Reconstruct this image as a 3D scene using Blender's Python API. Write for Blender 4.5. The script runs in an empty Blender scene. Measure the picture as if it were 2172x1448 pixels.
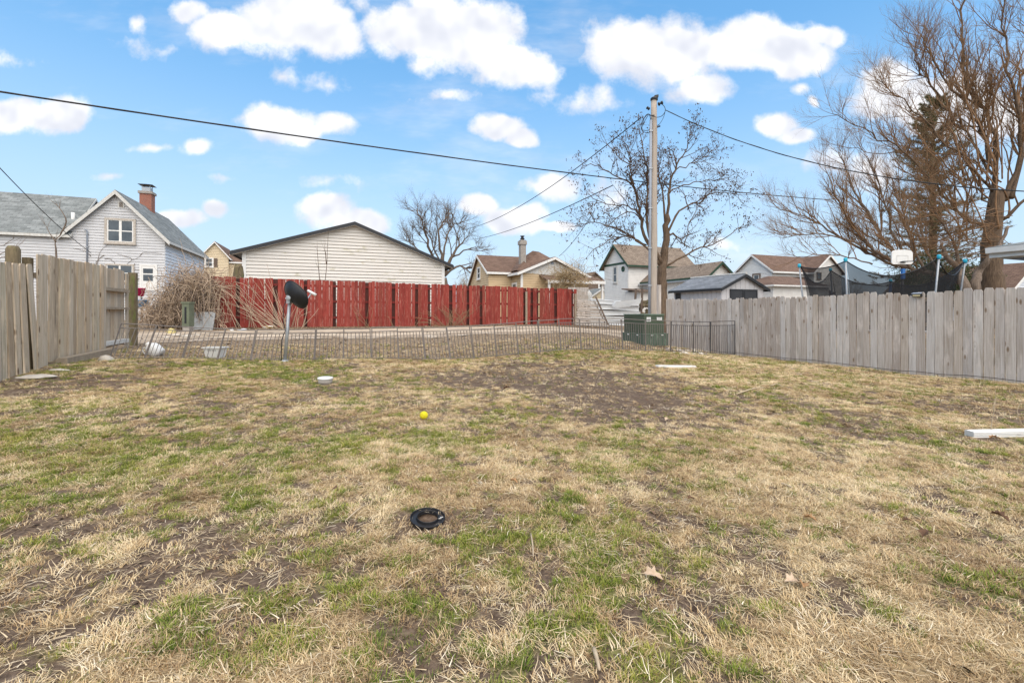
import bpy, bmesh, math, random
import numpy as np
from mathutils import Vector, Matrix

random.seed(11)
rng = np.random.default_rng(11)
R = math.radians
scene = bpy.context.scene
COL = scene.collection

# ------------------------------------------------------------------ camera
F, CX, HY, EYE = 965.0, 1086.0, 660.0, 1.37          # focal length (px of the photo), axis, horizon row, eye height
cam_data = bpy.data.cameras.new('camera')
cam_data.sensor_fit = 'HORIZONTAL'
cam_data.sensor_width = 36.0
cam_data.lens = F / 2172.0 * 36.0
cam_data.shift_y = -(724.0 - HY) / 2172.0
cam_data.clip_start = 0.05
cam_data.clip_end = 3000.0
cam = bpy.data.objects.new('camera', cam_data)
cam.location = (0, 0, EYE)
cam.rotation_euler = (R(90), 0, 0)
COL.objects.link(cam)
scene.camera = cam

# ------------------------------------------------------------------ sky
SUN_EL, SUN_AZ = 58.0, 165.0      # azimuth clockwise from +Y: high behind the camera
world = bpy.data.worlds.new('World')
scene.world = world
world.use_nodes = True
wt = world.node_tree
wt.nodes.clear()
def wn(t, **k):
    n = wt.nodes.new(t)
    for a, b in k.items():
        setattr(n, a, b)
    return n
def wl(a, b):
    wt.links.new(a, b)
def wmath(op, a, b=None, c=None, clamp=False):
    n = wn('ShaderNodeMath', operation=op, use_clamp=clamp)
    for i, x in enumerate((a, b, c)):
        if x is None:
            continue
        if isinstance(x, (int, float)):
            n.inputs[i].default_value = x
        else:
            wl(x, n.inputs[i])
    return n.outputs[0]
sky = wn('ShaderNodeTexSky', sky_type='NISHITA')
sky.sun_disc = False
sky.sun_elevation = R(SUN_EL)
sky.sun_rotation = R(SUN_AZ)
sky.air_density = 1.0
sky.dust_density = 0.2
sky.ozone_density = 2.0
hsv = wn('ShaderNodeHueSaturation')
hsv.inputs['Hue'].default_value = 0.497
hsv.inputs['Saturation'].default_value = 1.72
hsv.inputs['Value'].default_value = 3.6
gam = wn('ShaderNodeGamma')
gam.inputs['Gamma'].default_value = 0.55
wl(sky.outputs[0], gam.inputs['Color'])
wl(gam.outputs[0], hsv.inputs['Color'])
tc = wn('ShaderNodeTexCoord')
sep = wn('ShaderNodeSeparateXYZ')
wl(tc.outputs['Generated'], sep.inputs[0])
# pale air towards the horizon, all the way round
pale = wn('ShaderNodeMapRange', interpolation_type='SMOOTHSTEP')
wl(sep.outputs['Z'], pale.inputs[0]); pale.inputs[1].default_value = -0.05; pale.inputs[2].default_value = 0.52; pale.inputs[3].default_value = 0.92; pale.inputs[4].default_value = 0.0
air = wn('ShaderNodeMix', data_type='RGBA')
wl(pale.outputs[0], air.inputs[0]); wl(hsv.outputs[0], air.inputs[6]); air.inputs[7].default_value = (4.7, 6.0, 7.5, 1)
ysafe = wmath('MAXIMUM', sep.outputs['Y'], 0.02)
qx = wmath('DIVIDE', sep.outputs['X'], ysafe)
qz = wmath('DIVIDE', sep.outputs['Z'], ysafe)
comb = wn('ShaderNodeCombineXYZ')
wl(qx, comb.inputs[0]); wl(qz, comb.inputs[1])
def wnoise(vec, scale, detail, rough, seed):
    n = wn('ShaderNodeTexNoise', noise_dimensions='4D')
    n.inputs['W'].default_value = seed
    n.inputs['Scale'].default_value = scale
    n.inputs['Detail'].default_value = detail
    n.inputs['Roughness'].default_value = rough
    wl(vec, n.inputs['Vector'])
    return n
warp = wnoise(comb.outputs[0], 5.0, 3.0, 0.55, 3.1)
wsub = wn('ShaderNodeVectorMath', operation='SUBTRACT')
wl(warp.outputs['Color'], wsub.inputs[0]); wsub.inputs[1].default_value = (0.5, 0.5, 0.5)
wsc = wn('ShaderNodeVectorMath', operation='MULTIPLY')
wl(wsub.outputs[0], wsc.inputs[0]); wsc.inputs[1].default_value = (0.13, 0.09, 0.0)
wadd = wn('ShaderNodeVectorMath', operation='ADD')
wl(comb.outputs[0], wadd.inputs[0]); wl(wsc.outputs[0], wadd.inputs[1])
# cumulus puffs over the yard: direction (px of the photo), half sizes, weight
PUFFS = [(470, 66, 75, 48, 1), (590, 55, 120, 75, 1), (690, 80, 75, 55, 1), (400, 30, 45, 30, .8),
         (350, 95, 40, 22, .35), (765, 20, 40, 25, .4),
         (860, 70, 85, 60, 1), (970, 85, 130, 88, 1), (1085, 140, 95, 50, 1), (930, 20, 60, 40, 1), (890, 145, 40, 20, .5),
         (1320, 95, 90, 58, 1), (1430, 110, 110, 72, 1), (1495, 185, 80, 40, .9), (1610, 95, 110, 60, 1), (1690, 120, 65, 48, 1), (1725, 75, 55, 20, .7),
         (1880, 165, 70, 45, 1), (1860, 205, 85, 38, 1), (1990, 215, 120, 62, 1), (2110, 250, 120, 60, 1), (2010, 270, 80, 30, .8),
         (40, 235, 60, 32, 1), (115, 232, 65, 36, 1), (600, 265, 75, 32, .85), (705, 268, 58, 26, .9), (640, 280, 60, 20, .7),
         (415, 315, 40, 22, .9), (1065, 268, 50, 28, 1), (1105, 290, 35, 22, .9), (1640, 262, 45, 22, 1), (1690, 280, 40, 16, .8),
         (690, 448, 55, 34, 1), (760, 468, 70, 24, .9), (1008, 440, 40, 22, 1), (1085, 470, 62, 28, 1), (1125, 445, 34, 18, .7),
         (1185, 395, 60, 28, .8), (1190, 475, 40, 12, .8), (365, 462, 45, 18, .9), (442, 445, 28, 16, .9), (610, 175, 35, 18, .4),
         (700, 185, 70, 24, .42), (950, 210, 50, 17, .4), (1240, 205, 90, 30, .45), (1150, 190, 50, 24, .4), (300, 48, 22, 18, .45),
         (315, 318, 42, 10, .4), (1712, 188, 24, 12, .5), (1735, 215, 10, 12, .5), (1760, 345, 70, 45, .5), (1860, 370, 110, 50, .42),
         (1545, 520, 50, 18, .45), (1130, 395, 60, 18, .42), (240, 365, 30, 10, .35), (700, 390, 50, 16, .3), (480, 380, 40, 10, .25),
         (1330, 420, 60, 30, .4), (20, 130, 60, 14, .2), (240, 80, 80, 12, .18)]
field = None
for (cx, cy, rx, ry, w) in PUFFS:
    m = wn('ShaderNodeVectorMath', operation='MULTIPLY_ADD')
    kx, ky = F / (rx * 1.28), F / (ry * 1.28)
    wl(wadd.outputs[0], m.inputs[0]); m.inputs[1].default_value = (kx, ky, 0); m.inputs[2].default_value = (-(cx - CX) / F * kx, -(HY - cy) / F * ky, 0)
    l = wn('ShaderNodeVectorMath', operation='LENGTH')
    wl(m.outputs[0], l.inputs[0])
    v = wmath('MULTIPLY_ADD', l.outputs['Value'], -w, w)
    field = v if field is None else wmath('SMOOTH_MAX', field, v, 0.12)
# beyond the part of the sky in view the same kind of cumulus goes on
zs = wmath('ADD', wmath('MAXIMUM', sep.outputs['Z'], 0.0), 0.16)
pl = wn('ShaderNodeCombineXYZ')
wl(wmath('DIVIDE', sep.outputs['X'], zs), pl.inputs[0]); wl(wmath('DIVIDE', sep.outputs['Y'], zs), pl.inputs[1])
cum = wnoise(pl.outputs[0], 1.1, 3.0, 0.5, 8.2)
far_field = wmath('MULTIPLY_ADD', cum.outputs['Fac'], 4.0, -2.22)
ax = wmath('ABSOLUTE', qx)
inx = wn('ShaderNodeMapRange', interpolation_type='SMOOTHSTEP'); wl(ax, inx.inputs[0])
inx.inputs[1].default_value = 1.15; inx.inputs[2].default_value = 1.5; inx.inputs[3].default_value = 1; inx.inputs[4].default_value = 0
inz = wn('ShaderNodeMapRange', interpolation_type='SMOOTHSTEP'); wl(qz, inz.inputs[0])
inz.inputs[1].default_value = 0.7; inz.inputs[2].default_value = 1.0; inz.inputs[3].default_value = 1; inz.inputs[4].default_value = 0
inside = wmath('MULTIPLY', wmath('MULTIPLY', inx.outputs[0], inz.outputs[0]), wmath('GREATER_THAN', sep.outputs['Y'], 0.0))
fmix = wn('ShaderNodeMix', data_type='FLOAT')
wl(inside, fmix.inputs[0]); wl(far_field, fmix.inputs[2]); wl(field, fmix.inputs[3])
det = wnoise(comb.outputs[0], 9.0, 6.0, 0.62, 1.7)
dens = wmath('ADD', fmix.outputs[0], wmath('MULTIPLY_ADD', det.outputs['Fac'], 1.5, -0.78))
alpha = wn('ShaderNodeMapRange', interpolation_type='SMOOTHSTEP')
wl(dens, alpha.inputs[0]); alpha.inputs[1].default_value = -0.03; alpha.inputs[2].default_value = 0.40
hz = wn('ShaderNodeMapRange', interpolation_type='SMOOTHSTEP')
wl(sep.outputs['Z'], hz.inputs[0]); hz.inputs[1].default_value = 0.0; hz.inputs[2].default_value = 0.12
strv = wn('ShaderNodeVectorMath', operation='MULTIPLY')
wl(comb.outputs[0], strv.inputs[0]); strv.inputs[1].default_value = (1.0, 3.2, 1.0)
cir = wnoise(strv.outputs[0], 2.6, 5.0, 0.62, 5.5)
cirm = wn('ShaderNodeMapRange', interpolation_type='SMOOTHSTEP')
wl(cir.outputs['Fac'], cirm.inputs[0]); cirm.inputs[1].default_value = 0.48; cirm.inputs[2].default_value = 0.80; cirm.inputs[4].default_value = 0.42
cloud_a = wmath('MULTIPLY', wmath('MAXIMUM', alpha.outputs[0], cirm.outputs[0]), hz.outputs[0])
# light from above: compare the density with the density a little higher up
up = wn('ShaderNodeVectorMath', operation='ADD')
wl(comb.outputs[0], up.inputs[0]); up.inputs[1].default_value = (0.012, 0.03, 0)
det2 = wnoise(up.outputs[0], 11.0, 2.0, 0.5, 1.7)
det3 = wnoise(comb.outputs[0], 11.0, 2.0, 0.5, 1.7)
emb = wmath('SUBTRACT', det3.outputs['Fac'], det2.outputs['Fac'])
shade = wn('ShaderNodeMapRange', interpolation_type='SMOOTHSTEP')
wl(emb, shade.inputs[0]); shade.inputs[1].default_value = -0.22; shade.inputs[2].default_value = 0.20
ccol = wn('ShaderNodeMix', data_type='RGBA')
wl(shade.outputs[0], ccol.inputs[0])
CLOUD_LO, CLOUD_HI = (6.1, 6.35, 7.1, 1), (8.9, 8.9, 9.0, 1)
ccol.inputs[6].default_value = CLOUD_LO; ccol.inputs[7].default_value = CLOUD_HI
smix = wn('ShaderNodeMix', data_type='RGBA')
wl(cloud_a, smix.inputs[0]); wl(air.outputs[2], smix.inputs[6]); wl(ccol.outputs[2], smix.inputs[7])
bg = wn('ShaderNodeBackground')
wl(smix.outputs[2], bg.inputs['Color']); bg.inputs['Strength'].default_value = 0.10
world.cycles.sampling_method = 'MANUAL'
world.cycles.sample_map_resolution = 256
wo = wn('ShaderNodeOutputWorld')
wl(bg.outputs[0], wo.inputs[0])

# ------------------------------------------------------------------ sun (veiled by cloud: soft shadows)
sd = bpy.data.lights.new('sun', 'SUN')
sd.energy = 3.8
sd.angle = R(100)
sd.color = (1.0, 0.85, 0.655)
sun = bpy.data.objects.new('sun', sd)
az, el = R(SUN_AZ), R(SUN_EL)
to_sun = Vector((math.sin(az) * math.cos(el), math.cos(az) * math.cos(el), math.sin(el)))
sun.rotation_euler = to_sun.to_track_quat('Z', 'Y').to_euler()
sun.location = to_sun * 60
COL.objects.link(sun)

scene.view_settings.view_transform = 'Standard'
scene.view_settings.look = 'None'
scene.view_settings.gamma = 1.0
scene.view_settings.use_curve_mapping = False
scene.view_settings.exposure = 0.40
scene.cycles.max_bounces = 5
scene.cycles.diffuse_bounces = 2
scene.cycles.transparent_max_bounces = 16

# ------------------------------------------------------------------ helpers
class MB:
    """collects polygons; build() links them as ONE mesh object (world coordinates in, local out)"""
    def __init__(s):
        s.v, s.f, s.uv = [], [], {}
    def poly(s, pts, uv=None):
        i = len(s.v)
        s.v += [tuple(p) for p in pts]
        s.f.append(tuple(range(i, i + len(pts))))
        if uv:
            s.uv[len(s.f) - 1] = uv
        return s
    def boxax(s, o, a, b, c):
        o, a, b, c = Vector(o), Vector(a), Vector(b), Vector(c)
        if a.cross(b).dot(c) < 0:
            a, b = b, a
        i = len(s.v)
        s.v += [tuple(p) for p in (o, o + a, o + a + b, o + b, o + c, o + a + c, o + a + b + c, o + b + c)]
        s.f += [tuple(i + k for k in q) for q in ((0, 3, 2, 1), (4, 5, 6, 7), (0, 1, 5, 4), (1, 2, 6, 5), (2, 3, 7, 6), (3, 0, 4, 7))]
        return s
    def box(s, x0, x1, y0, y1, z0, z1):
        return s.boxax((x0, y0, z0), (x1 - x0, 0, 0), (0, y1 - y0, 0), (0, 0, z1 - z0))
    def prism(s, poly, ext):
        poly = [Vector(p) for p in poly]; ext = Vector(ext); n = len(poly)
        nrm = (poly[1] - poly[0]).cross(poly[2] - poly[1])
        if nrm.dot(ext) > 0:
            poly = poly[::-1]
        i = len(s.v)
        s.v += [tuple(p) for p in poly] + [tuple(p + ext) for p in poly]
        s.f.append(tuple(range(i, i + n)))
        s.f.append(tuple(range(i + 2 * n - 1, i + n - 1, -1)))
        for k in range(n):
            l = (k + 1) % n
            s.f.append((i + l, i + k, i + n + k, i + n + l))
        return s
    def tube(s, pts, rad, n=6, cap=True):
        pts = [Vector(p) for p in pts]
        if isinstance(rad, (int, float)):
            rad = [rad] * len(pts)
        d0 = (pts[1] - pts[0]).normalized()
        up = Vector((0, 0, 1)) if abs(d0.z) < .9 else Vector((1, 0, 0))
        a = d0.cross(up).normalized()
        i = len(s.v)
        for k, p in enumerate(pts):
            d = (pts[min(k + 1, len(pts) - 1)] - pts[max(k - 1, 0)])
            if d.length < 1e-9:
                d = d0
            d = d.normalized()
            a = a - d * a.dot(d)
            if a.length < 1e-6:
                a = d.cross(Vector((.3, .5, .8)))
            a.normalize()
            b = d.cross(a)
            for j in range(n):
                t = 2 * math.pi * j / n
                q = p + (a * math.cos(t) + b * math.sin(t)) * rad[k]
                s.v.append((q.x, q.y, q.z))
        for k in range(len(pts) - 1):
            for j in range(n):
                l = (j + 1) % n
                s.f.append((i + k * n + j, i + k * n + l, i + (k + 1) * n + l, i + (k + 1) * n + j))
        if cap:
            s.f.append(tuple(i + j for j in range(n))[::-1])
            m = i + (len(pts) - 1) * n
            s.f.append(tuple(m + j for j in range(n)))
        return s
    def lathe(s, c, prof, n=24, ax=None, closed=False):
        """profile of (radius, height) about an axis through c"""
        M = Matrix.Identity(3) if ax is None else Vector(ax).to_track_quat('Z', 'Y').to_matrix()
        c = Vector(c); i = len(s.v)
        for (r, z) in prof:
            for j in range(n):
                t = 2 * math.pi * j / n
                s.v.append(tuple(c + M @ Vector((r * math.cos(t), r * math.sin(t), z))))
        m = len(prof)
        for k in range(m if closed else m - 1):
            k2 = (k + 1) % m
            for j in range(n):
                l = (j + 1) % n
                s.f.append((i + k * n + j, i + k * n + l, i + k2 * n + l, i + k2 * n + j))
        if not closed:
            if prof[0][0] > 1e-6:
                s.f.append(tuple(i + j for j in range(n))[::-1])
            if prof[-1][0] > 1e-6:
                s.f.append(tuple(i + (m - 1) * n + j for j in range(n)))
        return s
    def build(s, name, mat, parent=None, smooth=False, kind=None):
        o = Vector(worg(parent)) if parent else Vector((0, 0, 0))
        me = bpy.data.meshes.new(name)
        me.from_pydata([(x - o.x, y - o.y, z - o.z) for x, y, z in s.v], [], s.f)
        if s.uv:
            uvl = me.uv_layers.new(name='UVMap')
            for fi, uv in s.uv.items():
                p = me.polygons[fi]
                for k, li in enumerate(p.loop_indices):
                    uvl.data[li].uv = uv[k]
        me.materials.append(mat)
        if smooth:
            me.polygons.foreach_set('use_smooth', [True] * len(me.polygons))
        me.update()
        ob = bpy.data.objects.new(name, me)
        COL.objects.link(ob)
        if parent:
            ob.parent = parent
        if kind:
            ob['kind'] = kind
        return ob

ORG = {}
def worg(o):
    p = Vector((0, 0, 0))
    while o is not None:
        p = p + o.location
        o = o.parent
    return p
def tag(o, label, cat, group=None):
    o['label'] = label
    o['category'] = cat
    if group:
        o['group'] = group
    return o
def thing(name, label, cat, loc=(0, 0, 0), group=None):
    o = bpy.data.objects.new(name, None)
    o.empty_display_size = 0.2
    o.location = loc
    COL.objects.link(o)
    return tag(o, label, cat, group)
def single(mb, name, mat, label, cat, loc, smooth=False, group=None):
    """a thing that is one mesh, with its origin at its base"""
    v = Vector(loc)
    mb.v = [(x - v.x, y - v.y, z - v.z) for x, y, z in mb.v]
    o = mb.build(name, mat, None, smooth)
    o.location = v
    return tag(o, label, cat, group)
def piece(name, me, parent, loc, rot=(0, 0, 0), scale=(1, 1, 1)):
    o = bpy.data.objects.new(name, me)
    COL.objects.link(o)
    if parent:
        o.parent = parent
        o.location = Vector(loc) - worg(parent)
    else:
        o.location = loc
    o.rotation_euler = rot
    o.scale = scale
    return o
def mesh_of(mb, name, mat):
    me = bpy.data.meshes.new(name)
    me.from_pydata(mb.v, [], mb.f)
    me.materials.append(mat)
    me.update()
    return me
def P(px, py, Y):
    return Vector(((px - CX) / F * Y, Y, EYE - (py - HY) / F * Y))
def lerp(a, b, t):
    return a + (b - a) * t
def sstep(a, b, x):
    t = np.clip((x - a) / (b - a), 0, 1)
    return t * t * (3 - 2 * t)

# ---- value noise in numpy
class VN:
    def __init__(s, seed):
        s.g = np.random.default_rng(seed).random((256, 256))
    def __call__(s, x, y, octv=3, rough=.5):
        tot = 0; amp = 1; nrm = 0
        x = np.asarray(x, float); y = np.asarray(y, float)
        for o in range(octv):
            xi = np.floor(x).astype(int); yi = np.floor(y).astype(int)
            fx = x - xi; fy = y - yi
            fx = fx * fx * (3 - 2 * fx); fy = fy * fy * (3 - 2 * fy)
            a = s.g[xi % 256, yi % 256]; b = s.g[(xi + 1) % 256, yi % 256]
            c = s.g[xi % 256, (yi + 1) % 256]; d = s.g[(xi + 1) % 256, (yi + 1) % 256]
            tot = tot + amp * ((a * (1 - fx) + b * fx) * (1 - fy) + (c * (1 - fx) + d * fx) * fy)
            nrm += amp; amp *= rough; x = x * 2.03 + 17.3; y = y * 2.03 + 5.7
        return tot / nrm
N1, N2, N3, N4, N5 = VN(1), VN(2), VN(3), VN(4), VN(5)

# ---- materials
def pmat(name, c1, c2=None, scale=6.0, rough=.8, bump=0.0, stretch=(1, 1, 1), rand=0.0, metal=0.0, detail=5.0,
         c3=None, c3scale=1.5, c3lo=.55, c3hi=.7, bscale=None, coord='Object', spec=.3, randhue=None, lo=.3, hi=.7):
    m = bpy.data.materials.new(name)
    m.use_nodes = True
    t = m.node_tree; n = t.nodes; L = t.links.new
    b = n['Principled BSDF']
    b.inputs['Roughness'].default_value = rough
    b.inputs['Metallic'].default_value = metal
    b.inputs['Specular IOR Level'].default_value = spec
    if c2 is None:
        c2 = tuple(x * .82 for x in c1)
    tcn = n.new('ShaderNodeTexCoord')
    oi = n.new('ShaderNodeObjectInfo')
    add = n.new('ShaderNodeVectorMath'); add.operation = 'MULTIPLY_ADD'
    L(tcn.outputs[coord], add.inputs[0]); add.inputs[1].default_value = stretch
    rv = n.new('ShaderNodeVectorMath'); rv.operation = 'SCALE'
    L(oi.outputs['Random'], rv.inputs['Scale']); rv.inputs[0].default_value = (37, 53, 71)
    L(rv.outputs[0], add.inputs[2])
    def noise(sc, det=detail):
        q = n.new('ShaderNodeTexNoise')
        q.inputs['Scale'].default_value = sc; q.inputs['Detail'].default_value = det; q.inputs['Roughness'].default_value = .6
        L(add.outputs[0], q.inputs['Vector'])
        return q
    n1 = noise(scale)
    mr = n.new('ShaderNodeMapRange'); mr.inputs[1].default_value = lo; mr.inputs[2].default_value = hi
    L(n1.outputs['Fac'], mr.inputs[0])
    mx = n.new('ShaderNodeMix'); mx.data_type = 'RGBA'
    L(mr.outputs[0], mx.inputs[0])
    mx.inputs[6].default_value = (*c1, 1); mx.inputs[7].default_value = (*c2, 1)
    col = mx.outputs[2]
    if c3 is not None:
        n3 = noise(c3scale)
        mr3 = n.new('ShaderNodeMapRange'); mr3.inputs[1].default_value = c3lo; mr3.inputs[2].default_value = c3hi
        L(n3.outputs['Fac'], mr3.inputs[0])
        m3 = n.new('ShaderNodeMix'); m3.data_type = 'RGBA'
        L(mr3.outputs[0], m3.inputs[0]); L(col, m3.inputs[6]); m3.inputs[7].default_value = (*c3, 1)
        col = m3.outputs[2]
    if randhue is not None:
        wnz = n.new('ShaderNodeTexWhiteNoise'); wnz.noise_dimensions = '1D'
        L(oi.outputs['Random'], wnz.inputs['W'])
        mh = n.new('ShaderNodeMix'); mh.data_type = 'RGBA'; mh.blend_type = 'MULTIPLY'
        mm = n.new('ShaderNodeMath'); mm.operation = 'MULTIPLY'; mm.inputs[1].default_value = 1.0
        L(wnz.outputs['Value'], mm.inputs[0]); L(mm.outputs[0], mh.inputs[0])
        L(col, mh.inputs[6]); mh.inputs[7].default_value = (*randhue, 1)
        col = mh.outputs[2]
    if rand:
        hs = n.new('ShaderNodeHueSaturation')
        ma = n.new('ShaderNodeMath'); ma.operation = 'MULTIPLY_ADD'
        L(oi.outputs['Random'], ma.inputs[0]); ma.inputs[1].default_value = 2 * rand; ma.inputs[2].default_value = 1 - rand
        L(ma.outputs[0], hs.inputs['Value']); L(col, hs.inputs['Color'])
        col = hs.outputs[0]
    L(col, b.inputs['Base Color'])
    if bump:
        nb = noise(bscale or scale * 2)
        bp = n.new('ShaderNodeBump'); bp.inputs['Strength'].default_value = bump; bp.inputs['Distance'].default_value = .02
        L(nb.outputs['Fac'], bp.inputs['Height']); L(bp.outputs[0], b.inputs['Normal'])
    return m

def wood_mat(name, tones, knot=(.16, .09, .05), rand=.16, dark=(.10, .08, .06)):
    """weathered vertical boards: grain along local z, each board its own tone, knots and damp stains"""
    m = bpy.data.materials.new(name); m.use_nodes = True
    t = m.node_tree; n = t.nodes; L = t.links.new
    b = n['Principled BSDF']; b.inputs['Roughness'].default_value = .85; b.inputs['Specular IOR Level'].default_value = .2
    tcn = n.new('ShaderNodeTexCoord'); oi = n.new('ShaderNodeObjectInfo')
    rv = n.new('ShaderNodeVectorMath'); rv.operation = 'SCALE'; rv.inputs[0].default_value = (37, 53, 71)
    L(oi.outputs['Random'], rv.inputs['Scale'])
    def coord(st):
        a = n.new('ShaderNodeVectorMath'); a.operation = 'MULTIPLY_ADD'
        L(tcn.outputs['Object'], a.inputs[0]); a.inputs[1].default_value = st; L(rv.outputs[0], a.inputs[2])
        return a.outputs[0]
    def noise(vec, sc, det=4, ro=.6):
        q = n.new('ShaderNodeTexNoise'); q.inputs['Scale'].default_value = sc; q.inputs['Detail'].default_value = det
        q.inputs['Roughness'].default_value = ro; L(vec, q.inputs['Vector']); return q.outputs['Fac']
    def rng_(v, a, c):
        q = n.new('ShaderNodeMapRange'); q.inputs[1].default_value = a; q.inputs[2].default_value = c; L(v, q.inputs[0]); return q.outputs[0]
    def mix(f, a, c):
        q = n.new('ShaderNodeMix'); q.data_type = 'RGBA'
        L(f, q.inputs[0])
        for i, x in ((6, a), (7, c)):
            if isinstance(x, tuple): q.inputs[i].default_value = (*x, 1)
            else: L(x, q.inputs[i])
        return q.outputs[2]
    cr = n.new('ShaderNodeValToRGB')
    cr.color_ramp.elements[0].color = (*tones[0], 1); cr.color_ramp.elements[1].color = (*tones[-1], 1)
    for k, c in enumerate(tones[1:-1]):
        e = cr.color_ramp.elements.new((k + 1) / (len(tones) - 1)); e.color = (*c, 1)
    L(oi.outputs['Random'], cr.inputs[0])
    grain = noise(coord((60, 60, 1.6)), 1.0, 5, .65)
    g = rng_(grain, .25, .75)
    dk = n.new('ShaderNodeMix'); dk.data_type = 'RGBA'; dk.blend_type = 'MULTIPLY'
    L(rng_(grain, .70, .32), dk.inputs[0]); L(cr.outputs[0], dk.inputs[6]); dk.inputs[7].default_value = (.60, .55, .50, 1)
    patch = noise(coord((5, 5, 1.3)), 1.0, 3)
    c2 = mix(rng_(patch, .55, .75), dk.outputs[2], tuple(x * 1.22 for x in tones[0]))
    st = noise(coord((9, 9, .7)), 1.0, 4)
    c3 = mix(rng_(st, .56, .78), c2, dark)
    vo = n.new('ShaderNodeTexVoronoi'); vo.inputs['Scale'].default_value = 1.0
    L(coord((6.5, 6.5, 2.3)), vo.inputs['Vector'])
    halo = n.new('ShaderNodeMath'); halo.operation = 'PINGPONG'; halo.inputs[1].default_value = .09; L(vo.outputs['Distance'], halo.inputs[0])
    near_ = n.new('ShaderNodeMath'); near_.operation = 'MULTIPLY'; L(rng_(vo.outputs['Distance'], .34, .14), near_.inputs[0]); L(rng_(halo.outputs[0], .02, .09), near_.inputs[1])
    c35 = mix(near_.outputs[0], c3, tuple(.5 * (x + y) for x, y in zip(knot, tones[0])))
    c4 = mix(rng_(vo.outputs['Distance'], .17, .07), c35, knot)
    L(c4, b.inputs['Base Color'])
    bp = n.new('ShaderNodeBump'); bp.inputs['Strength'].default_value = .45; bp.inputs['Distance'].default_value = .006
    L(grain, bp.inputs['Height']); L(bp.outputs[0], b.inputs['Normal'])
    return m

def shingle_mat(name, a, b_, sx=.30, sy=.14):
    """asphalt shingles on the roof planes (UV in metres)"""
    m = bpy.data.materials.new(name); m.use_nodes = True
    t = m.node_tree; n = t.nodes; L = t.links.new
    b = n['Principled BSDF']; b.inputs['Roughness'].default_value = .92; b.inputs['Specular IOR Level'].default_value = .2
    uv = n.new('ShaderNodeUVMap')
    br = n.new('ShaderNodeTexBrick')
    br.inputs['Scale'].default_value = 1.0
    br.inputs['Brick Width'].default_value = sx; br.inputs['Row Height'].default_value = sy
    br.inputs['Mortar Size'].default_value = .008; br.inputs['Bias'].default_value = 0.0
    br.inputs['Color1'].default_value = (*a, 1); br.inputs['Color2'].default_value = (*b_, 1)
    br.inputs['Mortar'].default_value = (*[x * .55 for x in a], 1)
    L(uv.outputs[0], br.inputs['Vector'])
    nz = n.new('ShaderNodeTexNoise'); nz.inputs['Scale'].default_value = 1.3; nz.inputs['Detail'].default_value = 8; nz.inputs['Roughness'].default_value = .7
    L(uv.outputs[0], nz.inputs['Vector'])
    mr = n.new('ShaderNodeMapRange'); mr.inputs[1].default_value = .3; mr.inputs[2].default_value = .7; mr.inputs[3].default_value = .72; mr.inputs[4].default_value = 1.22
    L(nz.outputs['Fac'], mr.inputs[0])
    hs = n.new('ShaderNodeHueSaturation'); L(br.outputs['Color'], hs.inputs['Color']); L(mr.outputs[0], hs.inputs['Value'])
    L(hs.outputs[0], b.inputs['Base Color'])
    bp = n.new('ShaderNodeBump'); bp.inputs['Strength'].default_value = .5; bp.inputs['Distance'].default_value = .02
    L(br.outputs['Fac'], bp.inputs['Height']); bp.invert = True
    L(bp.outputs[0], b.inputs['Normal'])
    return m
# ------------------------------------------------------------------ terrain
U = Vector((.934, .358, 0)).normalized()      # across the lots
V = Vector((-.358, .934, 0)).normalized()     # along the lots, away from the camera
def wire_line(px):
    """where the low wire fence stands (a straight line across the back of the yard)"""
    k = (px - CX) / F
    Y = 11.82 / (1 - .387 * k)
    return k * Y, Y
WIRE = [(229, 755), (305, 761), (385, 762), (460, 762), (531, 764), (602, 763), (667, 761), (729, 761), (789, 764), (847, 763), (904, 763), (957, 762),
        (1007, 760), (1055, 757), (1101, 750), (1147, 746), (1191, 744), (1234, 742), (1275, 741), (1322, 743), (1370, 746), (1423, 748), (1471, 750), (1507, 748), (1560, 747)]
RF0, RF1 = Vector((9.55, 8.49, 0)), Vector((5.98, 17.8, 0))            # right fence line
LF0, LF1 = Vector((-7.7, 7.5, 0)), Vector((-9.5, 11.4, 0))             # left fence line
RD0, RD1 = Vector((-11.07, 16.8, 0)), Vector((3.19, 22.6, 0))          # red fence line
ctrl = [(0, .8, 0), (-3, 1.5, .06), (3, 1.5, 0), (0, 4, .02), (-5, 4.6, .22), (5, 4.6, 0), (9.55, 8.49, 0), (5.98, 17.8, .04), (11, 4.5, 0), (-6.3, 4.5, .28),
        (-7.2, 6.4, .38), (-7.7, 7.5, .46), (-9.5, 11.4, .50), (0, 8, .09), (4, 9, .02), (-11.07, 16.8, .76), (3.19, 22.6, .68), (-4, 19.7, .73), (-14, 12, .66), (-20, 16, .8),
        (12, 12, .05), (12, 20, .2), (7, 26, .6), (-2, 15.4, .56), (3.5, 17, .47), (-6, 13.6, .58), (4.2, 14.6, .27), (-4, 28, .8), (14, 28, .5), (-20, 28, .9)]
for (px, py) in WIRE[1::3]:
    x, y = wire_line(px)
    ctrl.append((x, y, EYE - (py - HY) / F * y))
ctrl = np.array(ctrl)
def tps_k(r2):
    return np.where(r2 > 1e-9, r2 * np.log(np.maximum(r2, 1e-9)) * .5, 0)
_n = len(ctrl)
_K = tps_k(((ctrl[:, None, :2] - ctrl[None, :, :2]) ** 2).sum(-1)) + np.eye(_n) * .6
_Pm = np.c_[np.ones(_n), ctrl[:, :2]]
_A = np.block([[_K, _Pm], [_Pm.T, np.zeros((3, 3))]])
_W = np.linalg.solve(_A, np.r_[ctrl[:, 2], 0, 0, 0])
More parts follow.
